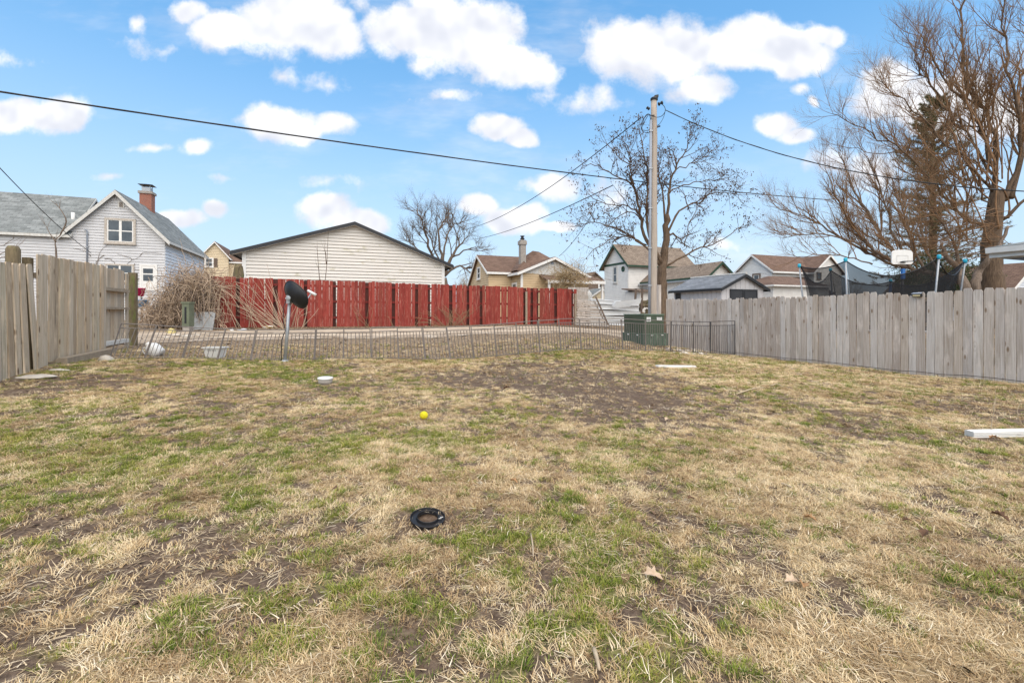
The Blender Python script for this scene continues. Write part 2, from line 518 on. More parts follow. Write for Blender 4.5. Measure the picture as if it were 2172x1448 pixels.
def hz_(x, y):
    x = np.asarray(x, float); y = np.asarray(y, float)
    xc = np.clip(x, -22, 16); yc = np.clip(y, .5, 30)
    r2 = (xc[..., None] - ctrl[:, 0]) ** 2 + (yc[..., None] - ctrl[:, 1]) ** 2
    z = tps_k(r2) @ _W[:_n] + _W[_n] + _W[_n + 1] * xc + _W[_n + 2] * yc
    far = np.maximum(sstep(22, 40, y), sstep(14, 30, np.abs(x)))
    z = z * (1 - far) + far * .7
    near = 1 - sstep(14, 22, y)
    z = z + near * ((N1(x * .9, y * .9, 3) - .5) * .07 + (N2(x * 3.2, y * 3.2, 2) - .5) * .035)
    return z
def gz(x, y):
    return float(hz_(np.array([x]), np.array([y]))[0])
_ys = np.concatenate([np.arange(1.0, 8, .01), np.arange(8, 45, .03)])
def G(px, py):
    """the point of the ground that the photo shows at a pixel"""
    x = (px - CX) / F * _ys; z = EYE - (py - HY) / F * _ys
    d = z - hz_(x, _ys)
    i = int(np.argmax(d <= 0))
    return Vector((x[i], _ys[i], z[i]))
def on(x, y, dz=0):
    return Vector((x, y, gz(x, y) + dz))

# ------------------------------------------------------------------ what grows where (world metres, from places seen in the photo)
def blobs(lst):
    out = []
    for (px, py, rx, ry, w) in lst:
        g = G(px, py)
        drop = max(EYE - g.z, .3)
        out.append((g.x, g.y, rx / F * g.y, ry * g.y * g.y / (F * drop), w))
    return out
MUD = blobs([(1230, 815, 240, 36, 1.5), (1400, 868, 180, 36, 1.2), (1120, 790, 180, 20, .6), (80, 830, 130, 30, .9), (330, 815, 160, 14, .5), (480, 855, 160, 16, .7),
             (350, 1130, 190, 60, .95), (430, 1225, 150, 60, 1.1), (120, 1220, 140, 60, .8), (760, 1120, 70, 28, 1), (640, 830, 90, 14, .6), (2090, 870, 110, 26, 1),
             (1960, 860, 90, 18, .7), (1760, 955, 120, 28, .7), (2080, 1020, 110, 30, .75), (1900, 1050, 120, 30, .5), (930, 1010, 80, 22, .5), (1230, 940, 70, 20, .5),
             (60, 1120, 140, 40, .5), (1500, 1290, 80, 30, .6), (1330, 1330, 80, 40, .5), (1000, 795, 120, 14, .5), (560, 1010, 120, 20, .4), (180, 880, 160, 16, .6),
             (60, 1330, 150, 60, .45), (700, 1330, 60, 25, .4), (1640, 1130, 60, 18, .45), (1620, 1290, 60, 22, .5)])
GRN = blobs([(180, 920, 260, 60, .8), (420, 960, 220, 50, .9), (80, 1010, 200, 60, 1), (880, 935, 180, 60, .85), (700, 960, 160, 40, .6), (500, 780, 160, 16, .6), (620, 800, 120, 16, .4),
             (1060, 1330, 160, 60, .9), (1000, 1240, 120, 40, .5), (1360, 905, 140, 40, .5), (1440, 1110, 80, 40, .6), (560, 1280, 120, 60, .8), (160, 1330, 180, 50, .5), (1190, 1130, 200, 60, .5),
             (1700, 1150, 90, 24, .4), (2080, 1250, 110, 70, .5), (1320, 1400, 180, 40, .6), (700, 1200, 100, 40, .4), (420, 1080, 260, 40, .5), (1500, 900, 70, 20, .3), (1750, 900, 100, 16, .3), (1500, 770, 160, 10, .4),
             (1250, 755, 130, 8, .6), (480, 1400, 160, 40, .5)])
TAN = blobs([(1700, 800, 420, 40, .9), (1600, 960, 200, 50, .7), (1950, 1000, 200, 40, .6), (1650, 1060, 260, 50, .8), (1850, 1180, 280, 90, 1), (1700, 1380, 300, 70, 1), (2050, 1380, 160, 80, .7),
             (850, 970, 60, 20, .9), (880, 1170, 110, 22, 1), (1000, 1240, 110, 40, .9), (1330, 1140, 70, 22, .9), (720, 1340, 110, 60, .9), (430, 800, 180, 16, .6), (820, 895, 60, 14, .8), (960, 775, 150, 14, .6),
             (1460, 775, 160, 20, .8), (700, 990, 90, 20, .5), (520, 1050, 120, 20, .4), (1400, 1000, 200, 30, .4), (300, 840, 160, 14, .5), (860, 770, 160, 12, .6), (620, 1420, 260, 40, .6), (1100, 960, 200, 40, .3)])
def bl(lst, x, y):
    t = 0
    for (bx, by, rx, ry, w) in lst:
        t = t + w * np.exp(-(((x - bx) / rx) ** 2 + ((y - by) / ry) ** 2))
    return t
def masks(x, y):
    """mud, green, dry 0..1, and leaf litter beyond the wire fence"""
    f1 = N3(x * 1.3, y * 1.3, 3, .55); f2 = N4(x * 1.5 + 9, y * 1.5, 3, .55); f3 = N5(x * 1.4, y * 1.4 + 4, 3, .55)
    h1 = N1(x * 7.5 + 3, y * 7.5, 2, .6); h2 = N2(x * 8.5, y * 8.5 + 2, 2, .6); h3 = N3(x * 7 + 1, y * 7 + 8, 2, .6)
    mud = sstep(.44, .72, bl(MUD, x, y) * .56 + (f1 - .5) * .75 + (h1 - .5) * 1.25 + .225)
    grn = sstep(.36, .86, bl(GRN, x, y) * .50 + (f2 - .5) * .85 + (h2 - .5) * 1.6 + .40) * (1 - .75 * mud)
    tan = sstep(.40, .70, bl(TAN, x, y) * .50 + (f3 - .5) * .9 + (h3 - .5) * 1.0 + .40) * (1 - .8 * mud)
    beyond = sstep(-.1, .5, y - (11.82 + .387 * x))
    return mud, grn, tan, beyond

# ------------------------------------------------------------------ ground sheet
def axis(a0, a1, step, lo, hi):
    mid = np.arange(a0, a1 + 1e-6, step)
    up = [a1]; s = step
    while up[-1] < hi:
        s *= 1.28; up.append(up[-1] + s)
    dn = [a0]; s = step
    while dn[-1] > lo:
        s *= 1.28; dn.append(dn[-1] - s)
    return np.r_[np.array(dn[:0:-1]), mid, np.array(up[1:])]
gx = axis(-11, 11, .075, -1200, 1200); gy = axis(.6, 18, .07, -300, 1800)
GX, GY = np.meshgrid(gx, gy, indexing='xy')
GZ = np.concatenate([hz_(GX[i:i + 8], GY[i:i + 8]) for i in range(0, len(gy), 8)])
nx, ny = len(gx), len(gy)
me = bpy.data.meshes.new('ground')
me.vertices.add(nx * ny)
me.vertices.foreach_set('co', np.stack([GX, GY, GZ], -1).astype(np.float32).ravel())
idx = np.arange(nx * ny).reshape(ny, nx)
q = np.stack([idx[:-1, :-1], idx[:-1, 1:], idx[1:, 1:], idx[1:, :-1]], -1).reshape(-1, 4)
me.loops.add(q.size); me.loops.foreach_set('vertex_index', q.ravel().astype(np.int32))
me.polygons.add(len(q)); me.polygons.foreach_set('loop_start', np.arange(0, q.size, 4, dtype=np.int32))
me.polygons.foreach_set('use_smooth', np.ones(len(q), bool))
me.update(calc_edges=True)
gm = masks(GX, GY)
for nm, arr in zip(('mud', 'grn', 'tan', 'lit'), gm):
    a = me.attributes.new(nm, 'FLOAT', 'POINT'); a.data.foreach_set('value', arr.astype(np.float32).ravel())

def ground_mat():
    m = bpy.data.materials.new('yard_soil'); m.use_nodes = True
    t = m.node_tree; n = t.nodes; L = t.links.new
    b = n['Principled BSDF']; b.inputs['Roughness'].default_value = .95; b.inputs['Specular IOR Level'].default_value = .15
    tcn = n.new('ShaderNodeTexCoord')
    def noise(sc, det=6, ro=.65):
        q = n.new('ShaderNodeTexNoise'); q.inputs['Scale'].default_value = sc; q.inputs['Detail'].default_value = det; q.inputs['Roughness'].default_value = ro
        L(tcn.outputs['Object'], q.inputs['Vector']); return q.outputs['Fac']
    def rg(v, a, c):
        q = n.new('ShaderNodeMapRange'); q.inputs[1].default_value = a; q.inputs[2].default_value = c; L(v, q.inputs[0]); return q.outputs[0]
    def at(nm):
        q = n.new('ShaderNodeAttribute'); q.attribute_name = nm; return q.outputs['Fac']
    def mix(f, a, c):
        q = n.new('ShaderNodeMix'); q.data_type = 'RGBA'; L(f, q.inputs[0])
        for i, x in ((6, a), (7, c)):
            if isinstance(x, tuple): q.inputs[i].default_value = (*x, 1)
            else: L(x, q.inputs[i])
        return q.outputs[2]
    fine = noise(38); mid = noise(9); big = noise(2.2)
    soil = mix(rg(fine, .35, .68), (.068, .046, .032), (.18, .128, .09))
    soil = mix(rg(mid, .56, .76), soil, (.25, .185, .14))
    thatch = mix(rg(fine, .3, .7), (.18, .12, .06), (.47, .35, .19))
    grass = mix(rg(fine, .36, .66), (.07, .065, .025), (.24, .225, .085))
    lit = mix(rg(noise(14), .34, .66), (.13, .092, .062), (.36, .275, .18))
    def wob(a, lo, hi):
        q = n.new('ShaderNodeMath'); q.operation = 'MULTIPLY_ADD'; L(mid, q.inputs[0]); q.inputs[1].default_value = .9
        q2 = n.new('ShaderNodeMath'); q2.operation = 'ADD'; L(a, q2.inputs[0]); q2.inputs[1].default_value = -.45
        L(q2.outputs[0], q.inputs[2]); return rg(q.outputs[0], lo, hi)
    c = mix(wob(at('tan'), .0, .9), soil, thatch)
    c = mix(wob(at('grn'), .25, .85), c, grass)
    c = mix(wob(at('mud'), .30, .7), c, soil)
    c = mix(wob(at('lit'), .2, .6), c, lit)
    L(c, b.inputs['Base Color'])
    bp = n.new('ShaderNodeBump'); bp.inputs['Strength'].default_value = .8; bp.inputs['Distance'].default_value = .03
    ad = n.new('ShaderNodeMath'); ad.operation = 'MULTIPLY_ADD'; L(fine, ad.inputs[0]); ad.inputs[1].default_value = .5; L(mid, ad.inputs[2])
    L(ad.outputs[0], bp.inputs['Height']); L(bp.outputs[0], b.inputs['Normal'])
    return m
me.materials.append(ground_mat())
ground = bpy.data.objects.new('ground', me); COL.objects.link(ground); ground['kind'] = 'structure'

# ------------------------------------------------------------------ gravel alley between the wire fence and the red fence
rdir = (RD1 - RD0).normalized(); rnrm = Vector((rdir.y, -rdir.x, 0))     # towards the camera
def alley_strip(name, o0, o1, mat, dz):
    mb = MB(); S = np.arange(-14, 40, .5); T = np.linspace(0, 1, 7)
    rows = []
    for i, s in enumerate(S):
        row = []
        e0 = o0 + (N1(s * .7, 3.3, 2) - .5) * .7; e1 = o1 + (N1(s * .7, 8.3, 2) - .5) * .8
        for t_ in T:
            p = RD0 + rdir * float(s) + rnrm * float(lerp(e0, e1, t_))
            row.append((p.x, p.y, gz(p.x, p.y) + dz))
        rows.append(row)
    nT = len(T)
    mb.v = [p for r_ in rows for p in r_]
    for i in range(len(S) - 1):
        for j in range(nT - 1):
            mb.f.append((i * nT + j, i * nT + j + 1, (i + 1) * nT + j + 1, (i + 1) * nT + j))
    o = mb.build(name, mat, smooth=True); o['kind'] = 'structure'
    return o
M_gravel = pmat('alley_gravel', (.42, .335, .245), (.24, .18, .125), scale=9, rough=.95, bump=.8, bscale=30, c3=(.50, .42, .33), c3scale=1.3, c3lo=.5, c3hi=.65)
M_track = pmat('alley_wheel_track', (.58, .48, .36), (.42, .33, .24), scale=7, rough=.95, bump=.6, bscale=30)
alley_strip('alley', 1.5, 5.0, M_gravel, .012)
alley_strip('alley_wheel_track', 2.1, 2.75, M_track, .020)
alley_strip('alley_wheel_track', 3.75, 4.25, M_track, .020)

# ------------------------------------------------------------------ grass: tuft meshes scattered as one mass
def blade_mat(name, tones, tip):
    m = bpy.data.materials.new(name); m.use_nodes = True
    t = m.node_tree; n = t.nodes; L = t.links.new
    b = n['Principled BSDF']; b.inputs['Roughness'].default_value = .75; b.inputs['Specular IOR Level'].default_value = .2
    at = n.new('ShaderNodeAttribute'); at.attribute_name = 'tint'; at.attribute_type = 'INSTANCER'
    ar = n.new('ShaderNodeAttribute'); ar.attribute_name = 'rnd'
    ad = n.new('ShaderNodeMath'); ad.operation = 'MULTIPLY_ADD'; L(ar.outputs['Fac'], ad.inputs[0]); ad.inputs[1].default_value = .55
    sb = n.new('ShaderNodeMath'); sb.operation = 'MULTIPLY_ADD'; L(at.outputs['Fac'], sb.inputs[0]); sb.inputs[1].default_value = .75; sb.inputs[2].default_value = -.12
    L(sb.outputs[0], ad.inputs[2])
    cr = n.new('ShaderNodeValToRGB')
    cr.color_ramp.elements[0].color = (*tones[0], 1); cr.color_ramp.elements[1].color = (*tones[-1], 1)
    for k, c in enumerate(tones[1:-1]):
        e = cr.color_ramp.elements.new((k + 1) / (len(tones) - 1)); e.color = (*c, 1)
    L(ad.outputs[0], cr.inputs[0])
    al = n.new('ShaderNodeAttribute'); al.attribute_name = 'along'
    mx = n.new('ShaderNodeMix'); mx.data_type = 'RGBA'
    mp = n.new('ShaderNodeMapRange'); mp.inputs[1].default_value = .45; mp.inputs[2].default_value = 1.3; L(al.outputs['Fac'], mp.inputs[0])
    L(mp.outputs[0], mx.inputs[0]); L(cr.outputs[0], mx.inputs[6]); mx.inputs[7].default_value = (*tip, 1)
    L(mx.outputs[2], b.inputs['Base Color'])
    return m
def tuft(name, mat, nb, rad, l0, l1, lean0, lean1, w, curl=.5, seed=0, flat=0.0, swirl=None):
    r = np.random.default_rng(seed)
    nv = nb * 7
    co = np.zeros((nb, 7, 3)); al = np.zeros((nb, 7)); rd = np.zeros((nb, 7))
    a = r.random(nb) * 6.283; rr = rad * np.sqrt(r.random(nb))
    base = np.stack([rr * np.cos(a), rr * np.sin(a), np.full(nb, -.004)], -1)
    az = a + r.normal(0, .9, nb) if swirl is None else swirl + r.normal(0, .55, nb)
    ln = l0 + (l1 - l0) * r.random(nb); lean = lean0 + (lean1 - lean0) * r.random(nb)
    d = np.stack([np.cos(az), np.sin(az), np.zeros(nb)], -1); sd_ = np.stack([-np.sin(az), np.cos(az), np.zeros(nb)], -1)
    p = base + np.array([0, 0, flat]) * r.random(nb)[:, None]
    for k in range(4):
        t = k / 3
        wd = w * (.7 + .6 * r.random(nb)) * (1 - t * .75 if k < 3 else 0)
        if k < 3:
            co[:, 2 * k] = p - sd_ * wd[:, None] * .5; co[:, 2 * k + 1] = p + sd_ * wd[:, None] * .5
            al[:, 2 * k:2 * k + 2] = t
        else:
            co[:, 6] = p; al[:, 6] = 1
        ang = lean + curl * t + r.normal(0, .12, nb)
        step = d * np.sin(ang)[:, None] + np.array([0, 0, 1]) * np.cos(ang)[:, None] + sd_ * r.normal(0, .16, nb)[:, None]
        p = p + step * (ln / 3)[:, None]
        p[:, 2] = np.maximum(p[:, 2], .003 + .006 * r.random(nb))
    rd[:] = r.random(nb)[:, None]
    me = bpy.data.meshes.new(name)
    o = (np.arange(nb) * 7)[:, None]
    faces = []
    for b_ in range(nb):
        i = b_ * 7
        faces += [(i, i + 1, i + 3, i + 2), (i + 2, i + 3, i + 5, i + 4), (i + 4, i + 5, i + 6)]
    me.from_pydata(co.reshape(-1, 3).tolist(), [], faces)
    for nm, arr in (('along', al), ('rnd', rd)):
        q_ = me.attributes.new(nm, 'FLOAT', 'POINT'); q_.data.foreach_set('value', arr.astype(np.float32).ravel())
    me.materials.append(mat)
    return me
def scatter(name, meshes, pts, rot, scl, tint, vi, kind_label):
    col = bpy.data.collections.new(name + '_tufts')          # never linked to the scene: only the scatter uses it
    for k, me_ in enumerate(meshes):
        col.objects.link(bpy.data.objects.new('%s_tuft_%02d' % (name, k), me_))
    pm = bpy.data.meshes.new(name)
    pm.vertices.add(len(pts)); pm.vertices.foreach_set('co', pts.astype(np.float32).ravel())
    for nm, ty, arr, key in (('rot', 'FLOAT_VECTOR', rot, 'vector'), ('scl', 'FLOAT', scl, 'value'), ('tint', 'FLOAT', tint, 'value'), ('vi', 'INT', vi, 'value')):
        a = pm.attributes.new(nm, ty, 'POINT')
        a.data.foreach_set(key, arr.astype(np.int32 if ty == 'INT' else np.float32).ravel())
    for me_ in meshes[:1]:
        pm.materials.append(me_.materials[0])
    ob = bpy.data.objects.new(name, pm); COL.objects.link(ob); ob['kind'] = 'stuff'
    tag(ob, kind_label[0], kind_label[1])
    ng = bpy.data.node_groups.new(name + '_scatter', 'GeometryNodeTree')
    ng.interface.new_socket('Geometry', in_out='INPUT', socket_type='NodeSocketGeometry')
    ng.interface.new_socket('Geometry', in_out='OUTPUT', socket_type='NodeSocketGeometry')
    n = ng.nodes; L = ng.links.new
    gi = n.new('NodeGroupInput'); go = n.new('NodeGroupOutput')
    mp = n.new('GeometryNodeMeshToPoints')
    ip = n.new('GeometryNodeInstanceOnPoints'); ci = n.new('GeometryNodeCollectionInfo')
    ci.inputs['Collection'].default_value = col; ci.inputs['Separate Children'].default_value = True; ci.inputs['Reset Children'].default_value = True
    def na(nm, ty):
        q_ = n.new('GeometryNodeInputNamedAttribute'); q_.data_type = ty; q_.inputs['Name'].default_value = nm; return q_.outputs['Attribute']
    L(gi.outputs[0], mp.inputs['Mesh']); L(mp.outputs[0], ip.inputs['Points']); L(ci.outputs[0], ip.inputs['Instance'])
    ip.inputs['Pick Instance'].default_value = True
    L(na('vi', 'INT'), ip.inputs['Instance Index']); L(na('rot', 'FLOAT_VECTOR'), ip.inputs['Rotation'])
    L(na('scl', 'FLOAT'), ip.inputs['Scale'])
    L(ip.outputs[0], go.inputs[0])
    md = ob.modifiers.new('scatter', 'NODES'); md.node_group = ng
    return ob

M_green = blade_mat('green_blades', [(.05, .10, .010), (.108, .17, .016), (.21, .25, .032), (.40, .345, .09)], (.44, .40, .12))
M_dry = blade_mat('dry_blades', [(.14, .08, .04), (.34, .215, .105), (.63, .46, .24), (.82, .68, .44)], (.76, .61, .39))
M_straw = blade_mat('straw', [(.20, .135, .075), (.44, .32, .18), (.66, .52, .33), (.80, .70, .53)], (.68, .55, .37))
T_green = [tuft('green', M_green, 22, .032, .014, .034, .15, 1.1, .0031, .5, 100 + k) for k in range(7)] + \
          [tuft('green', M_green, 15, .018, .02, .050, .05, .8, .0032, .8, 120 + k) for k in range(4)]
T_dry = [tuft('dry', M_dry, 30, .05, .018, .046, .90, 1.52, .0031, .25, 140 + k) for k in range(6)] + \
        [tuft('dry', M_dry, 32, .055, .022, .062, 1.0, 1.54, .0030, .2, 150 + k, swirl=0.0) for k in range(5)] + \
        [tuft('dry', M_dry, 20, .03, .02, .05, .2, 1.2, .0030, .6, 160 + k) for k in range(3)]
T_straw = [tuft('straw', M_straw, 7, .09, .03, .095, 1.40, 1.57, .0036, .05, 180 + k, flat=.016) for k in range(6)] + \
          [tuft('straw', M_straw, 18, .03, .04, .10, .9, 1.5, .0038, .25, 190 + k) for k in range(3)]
CLEAR = [(G(907, 1106), .135), (G(899, 888), .05), (G(690, 813), .17)] + [(G(1397, 779).lerp(G(1477, 780), t_) + Vector((0, .05, 0)), .10) for t_ in (0, .17, .33, .5, .67, .83, 1)] + [(G(2056, 925) + Vector((.12 * t_, 0, 0)), .09) for t_ in range(12)]
def region(n):
    """random points of the lawn, denser close to the camera"""
    u_ = rng.random(n); Y = np.sqrt(1.7 ** 2 + u_ * (19.0 ** 2 - 1.7 ** 2)) - 1.0
    X = rng.uniform(-1.28, 1.28, n) * (Y + 1.0)
    wide = rng.random(n) < .16                               # and some way to either side
    X = np.where(wide, np.sign(X) * (1.28 * (Y + 1.0) + rng.random(n) * 2.2), X)
    acc = rng.random(n) < .24 + .76 * (1 - sstep(2.6, 8.5, Y))
    X, Y = X[acc], Y[acc]
    # inside the fences and not beyond the alley
    right = (X - RF0.x) * .934 + (Y - RF0.y) * .358 < -.03
    left = (X - LF0.x) * .908 + (Y - LF0.y) * .419 > .06
    back = Y < 11.82 + .387 * X + 2.6
    k = right & left & back
    for c_, r_ in CLEAR:
        k &= (X - c_.x) ** 2 + (Y - c_.y) ** 2 > r_ * r_
    return X[k], Y[k]
def place(X, Y, seed):
    r = np.random.default_rng(seed)
    n = len(X)
    pts = np.stack([X, Y, hz_(X, Y)], -1)
    rot = np.stack([r.normal(0, .08, n), r.normal(0, .08, n), r.random(n) * 6.283], -1)
    scl = (.7 + .6 * r.random(n)) * (1 + .55 * sstep(4, 12, Y))
    return pts, rot, scl, r
X, Y = region(500000)
mud, grn, tan, bey = masks(X, Y)
k = rng.random(len(X)) < np.clip(grn * .80 + .17 * (1 - mud) * (1 - .5 * tan), 0, 1) * (1 - .75 * bey)
pts, rot, scl, r = place(X[k], Y[k], 1)
scl *= .70 + .45 * grn[k]
tint = np.clip(r.normal(.53, .2, len(pts)) + (N3(pts[:, 0] * 2.2, pts[:, 1] * 2.2, 2) - .5) * .9, 0, 1)
GREEN_N = len(pts)
scatter('green_grass', T_green, pts, rot, scl, tint, r.integers(0, len(T_green), len(pts)), ('patchy short green grass growing over the worn yard', 'grass'))
X, Y = region(510000)
mud, grn, tan, bey = masks(X, Y)
k = rng.random(len(X)) < np.clip(tan * .60 + .19 * (1 - mud) + .07, 0, 1) * (1 - .6 * bey)
pts, rot, scl, r = place(X[k], Y[k], 2)
drift = (N1(pts[:, 0] * .9, pts[:, 1] * .9, 2) * 11.0)
rot[:, 2] = drift + r.normal(0, 1.0, len(pts))
tint = np.clip(r.normal(.60, .22, len(pts)) + (N2(pts[:, 0] * 2.3, pts[:, 1] * 2.3, 3) - .5) * 1.4, 0, 1)
DRY_N = len(pts)
scatter('dry_grass', T_dry, pts, rot, scl, tint, r.integers(0, len(T_dry), len(pts)), ('matted dry tan grass lying across the worn yard', 'grass'))
X, Y = region(180000)
mud, grn, tan, bey = masks(X, Y)
k = rng.random(len(X)) < .30 + .12 * tan + .28 * bey + .04 * mud
pts, rot, scl, r = place(X[k], Y[k], 3)
vi = np.where(r.random(len(pts)) < .955, r.integers(0, 6, len(pts)), r.integers(6, 9, len(pts)))
STRAW_N = len(pts)
scatter('loose_straw', T_straw, pts, rot, scl, np.clip(r.normal(.50, .27, len(pts)), 0, 1), vi, ('loose bits of straw and dead stems scattered over the ground', 'straw'))
# flat flakes: bark mulch, bits of dead leaf
def flake(seed):
    r = np.random.default_rng(seed); n = 7
    a = np.sort(r.random(n) * 6.283); rad = .5 + .5 * r.random(n)
    el_ = .35 + .5 * r.random()
    v = [(math.cos(t) * q_, math.sin(t) * q_ * el_, .18 * math.sin(2 * t + seed) + .1) for t, q_ in zip(a, rad)]
    me = bpy.data.meshes.new('flake')
    me.from_pydata([(0, 0, .12)] + v, [], [(0, i + 1, (i + 1) % n + 1) for i in range(n)])
    for nm in ('along', 'rnd'):
        q_ = me.attributes.new(nm, 'FLOAT', 'POINT'); q_.data.foreach_set('value', np.full(n + 1, .3 * r.random(), np.float32))
    return me
M_flake = blade_mat('leaf_flakes', [(.055, .034, .022), (.13, .08, .048), (.25, .17, .105), (.62, .54, .43)], (.25, .17, .10))
T_fl = [flake(s) for s in range(7)]
for m_ in T_fl:
    m_.materials.append(M_flake)
X, Y = region(170000)
mud, grn, tan, bey = masks(X, Y)
k = rng.random(len(X)) < np.clip(.07 + .45 * mud + .55 * bey, 0, 1)
X, Y = X[k], Y[k]; b2 = bey[k]
ex = 9000        # more litter beyond the wire fence
S = rng.uniform(-1, 17, ex); O = rng.uniform(.1, 1.7, ex) ** 1.0
ex2 = 16000
S2 = rng.uniform(-1, 19, ex2); O2 = rng.uniform(3.6, 8.6, ex2)
S = np.r_[S, S2]; O = np.r_[O, O2]
X = np.r_[X, RD0.x + rdir.x * S + rnrm.x * O]; Y = np.r_[Y, RD0.y + rdir.y * S + rnrm.y * O]
pts, rot, scl, r = place(X, Y, 4)
pts[:, 2] += .006
scl = np.exp(r.normal(math.log(.012), .5, len(pts))) * (1 + .5 * sstep(5, 13, Y))
rot[:, :2] *= 4
scatter('leaf_litter', T_fl, pts, rot, scl, np.clip(r.normal(.45, .28, len(pts)), 0, 1), r.integers(0, 7, len(pts)), ('crumbled brown leaf litter and mulch flakes on the soil', 'leaf litter'))
print('tufts', GREEN_N, DRY_N, STRAW_N, len(pts))
# ================================================================== materials of built things
M_greywood = wood_mat('weathered_grey_boards', [(.58, .51, .45), (.68, .63, .58), (.49, .42, .365), (.70, .665, .63), (.60, .52, .44), (.55, .51, .48)], knot=(.20, .135, .085), dark=(.30, .24, .18))
M_oldwood = wood_mat('old_brown_boards', [(.58, .465, .335), (.45, .36, .26), (.66, .565, .44), (.51, .45, .365), (.63, .50, .35), (.57, .555, .45)], knot=(.13, .08, .045), dark=(.15, .125, .09))
M_mosswood = pmat('mossy_post', (.20, .155, .09), (.11, .085, .05), scale=7, bump=.8, stretch=(3, 3, .6), c3=(.15, .17, .05), c3scale=3)
M_railwood = pmat('rail_wood', (.36, .30, .22), (.24, .19, .14), scale=9, bump=.4, stretch=(1, 1, 1))
M_darkwood = pmat('dark_weathered_wood', (.20, .15, .115), (.12, .085, .065), scale=8, bump=.5)
def red_mat():
    m = wood_mat('worn_red_stain', [(.30, .052, .041), (.37, .072, .056), (.22, .038, .032), (.33, .056, .045), (.26, .062, .046)], knot=(.16, .03, .024), dark=(.225, .055, .043))
    t = m.node_tree; n = t.nodes; L = t.links.new
    b = n['Principled BSDF']
    src = b.inputs['Base Color'].links[0].from_socket
    tcn = n.new('ShaderNodeTexCoord'); oi = n.new('ShaderNodeObjectInfo')
    rv = n.new('ShaderNodeVectorMath'); rv.operation = 'SCALE'; rv.inputs[0].default_value = (91, 13, 47); L(oi.outputs['Random'], rv.inputs['Scale'])
    a = n.new('ShaderNodeVectorMath'); a.operation = 'MULTIPLY_ADD'; L(tcn.outputs['Object'], a.inputs[0]); a.inputs[1].default_value = (26, 26, 2.6); L(rv.outputs[0], a.inputs[2])
    nz = n.new('ShaderNodeTexNoise'); nz.inputs['Scale'].default_value = 1; nz.inputs['Detail'].default_value = 6; nz.inputs['Roughness'].default_value = .7; L(a.outputs[0], nz.inputs['Vector'])
    mr = n.new('ShaderNodeMapRange'); mr.inputs[1].default_value = .53; mr.inputs[2].default_value = .76; L(nz.outputs['Fac'], mr.inputs[0])
    mx = n.new('ShaderNodeMix'); mx.data_type = 'RGBA'; L(mr.outputs[0], mx.inputs[0]); L(src, mx.inputs[6]); mx.inputs[7].default_value = (.48, .24, .18, 1)
    L(mx.outputs[2], b.inputs['Base Color'])
    return m
M_red = red_mat()
M_redback = pmat('shade_toned_back_boards', (.10, .034, .027), (.06, .024, .02), scale=7, stretch=(4, 4, .6), rand=.2)  # back boards coloured darker to stand in for deep shade in the gaps
M_redrail = pmat('red_rail', (.20, .03, .025), (.12, .022, .018), scale=8)
M_siding_grey = pmat('pale_blue_grey_siding', (.60, .60, .605), (.52, .522, .53), scale=2.0, rough=.6)
M_siding_side = pmat('blue_white_siding', (.68, .71, .75), (.60, .63, .67), scale=2.0, rough=.6)
M_siding_white = pmat('cream_vinyl_siding', (.72, .68, .62), (.66, .62, .565), scale=1.2, rough=.55, c3=(.36, .33, .16), c3scale=1.3, c3lo=.60, c3hi=.82)
M_siding_tan = pmat('tan_siding', (.62, .47, .29), (.55, .41, .25), scale=2, rough=.6)
M_siding_beige = pmat('beige_siding', (.68, .56, .38), (.60, .49, .33), scale=2, rough=.6)
M_siding_house = pmat('white_house_siding', (.80, .78, .74), (.70, .68, .64), scale=2.5, rough=.6)
M_white = pmat('white_trim', (.80, .79, .76), (.70, .69, .66), scale=6, rough=.5)
M_trim_grey = pmat('grey_white_trim', (.66, .66, .63), (.50, .48, .44), scale=8, rough=.6)
M_peel = pmat('peeling_trim', (.58, .55, .50), (.36, .30, .24), scale=12, rough=.8)
M_green_trim = pmat('dark_green_trim', (.03, .075, .045), (.02, .05, .03), scale=5, rough=.5)
M_black_trim = pmat('black_metal_trim', (.022, .024, .028), (.035, .036, .04), scale=5, rough=.45)
M_roof_dark = pmat('dark_metal_roof', (.055, .058, .065), (.04, .042, .05), scale=4, rough=.45)
M_roof_grey = shingle_mat('grey_shingles', (.165, .178, .175), (.26, .275, .27), .5, .20)
M_roof_brown = shingle_mat('brown_shingles', (.145, .092, .068), (.20, .13, .096))
M_roof_olive = shingle_mat('old_brown_shingles', (.20, .155, .12), (.27, .215, .165))
M_roof_shed = shingle_mat('pale_grey_shingles', (.20, .215, .235), (.28, .295, .315), .34, .16)
M_shed = pmat('light_grey_panel', (.56, .55, .56), (.50, .49, .50), scale=3, rough=.6)
M_shed_dark = pmat('charcoal_panel', (.045, .048, .055), (.035, .037, .042), scale=3, rough=.5)
M_galv = pmat('galvanised_steel', (.42, .44, .46), (.33, .35, .37), scale=14, rough=.5, metal=.5)
M_conduit = pmat('grey_conduit', (.30, .34, .40), (.25, .28, .33), scale=6, rough=.55)
M_wirefence = pmat('brown_grey_coated_steel', (.20, .18, .165), (.15, .13, .12), scale=20, rough=.55, metal=.2)
M_wiredark = pmat('dark_coated_steel', (.085, .08, .078), (.06, .056, .055), scale=20, rough=.5, metal=.2)
M_blackp = pmat('black_plastic', (.012, .012, .013), (.018, .018, .02), scale=12, rough=.42, spec=.4)
M_cable = pmat('black_cable', (.018, .018, .02), (.03, .03, .03), scale=5, rough=.6)
M_boxgreen = pmat('utility_green_paint', (.058, .078, .052), (.068, .09, .06), scale=2.5, rough=.55, c3=(.10, .15, .105), c3scale=5, c3lo=.6, c3hi=.85)
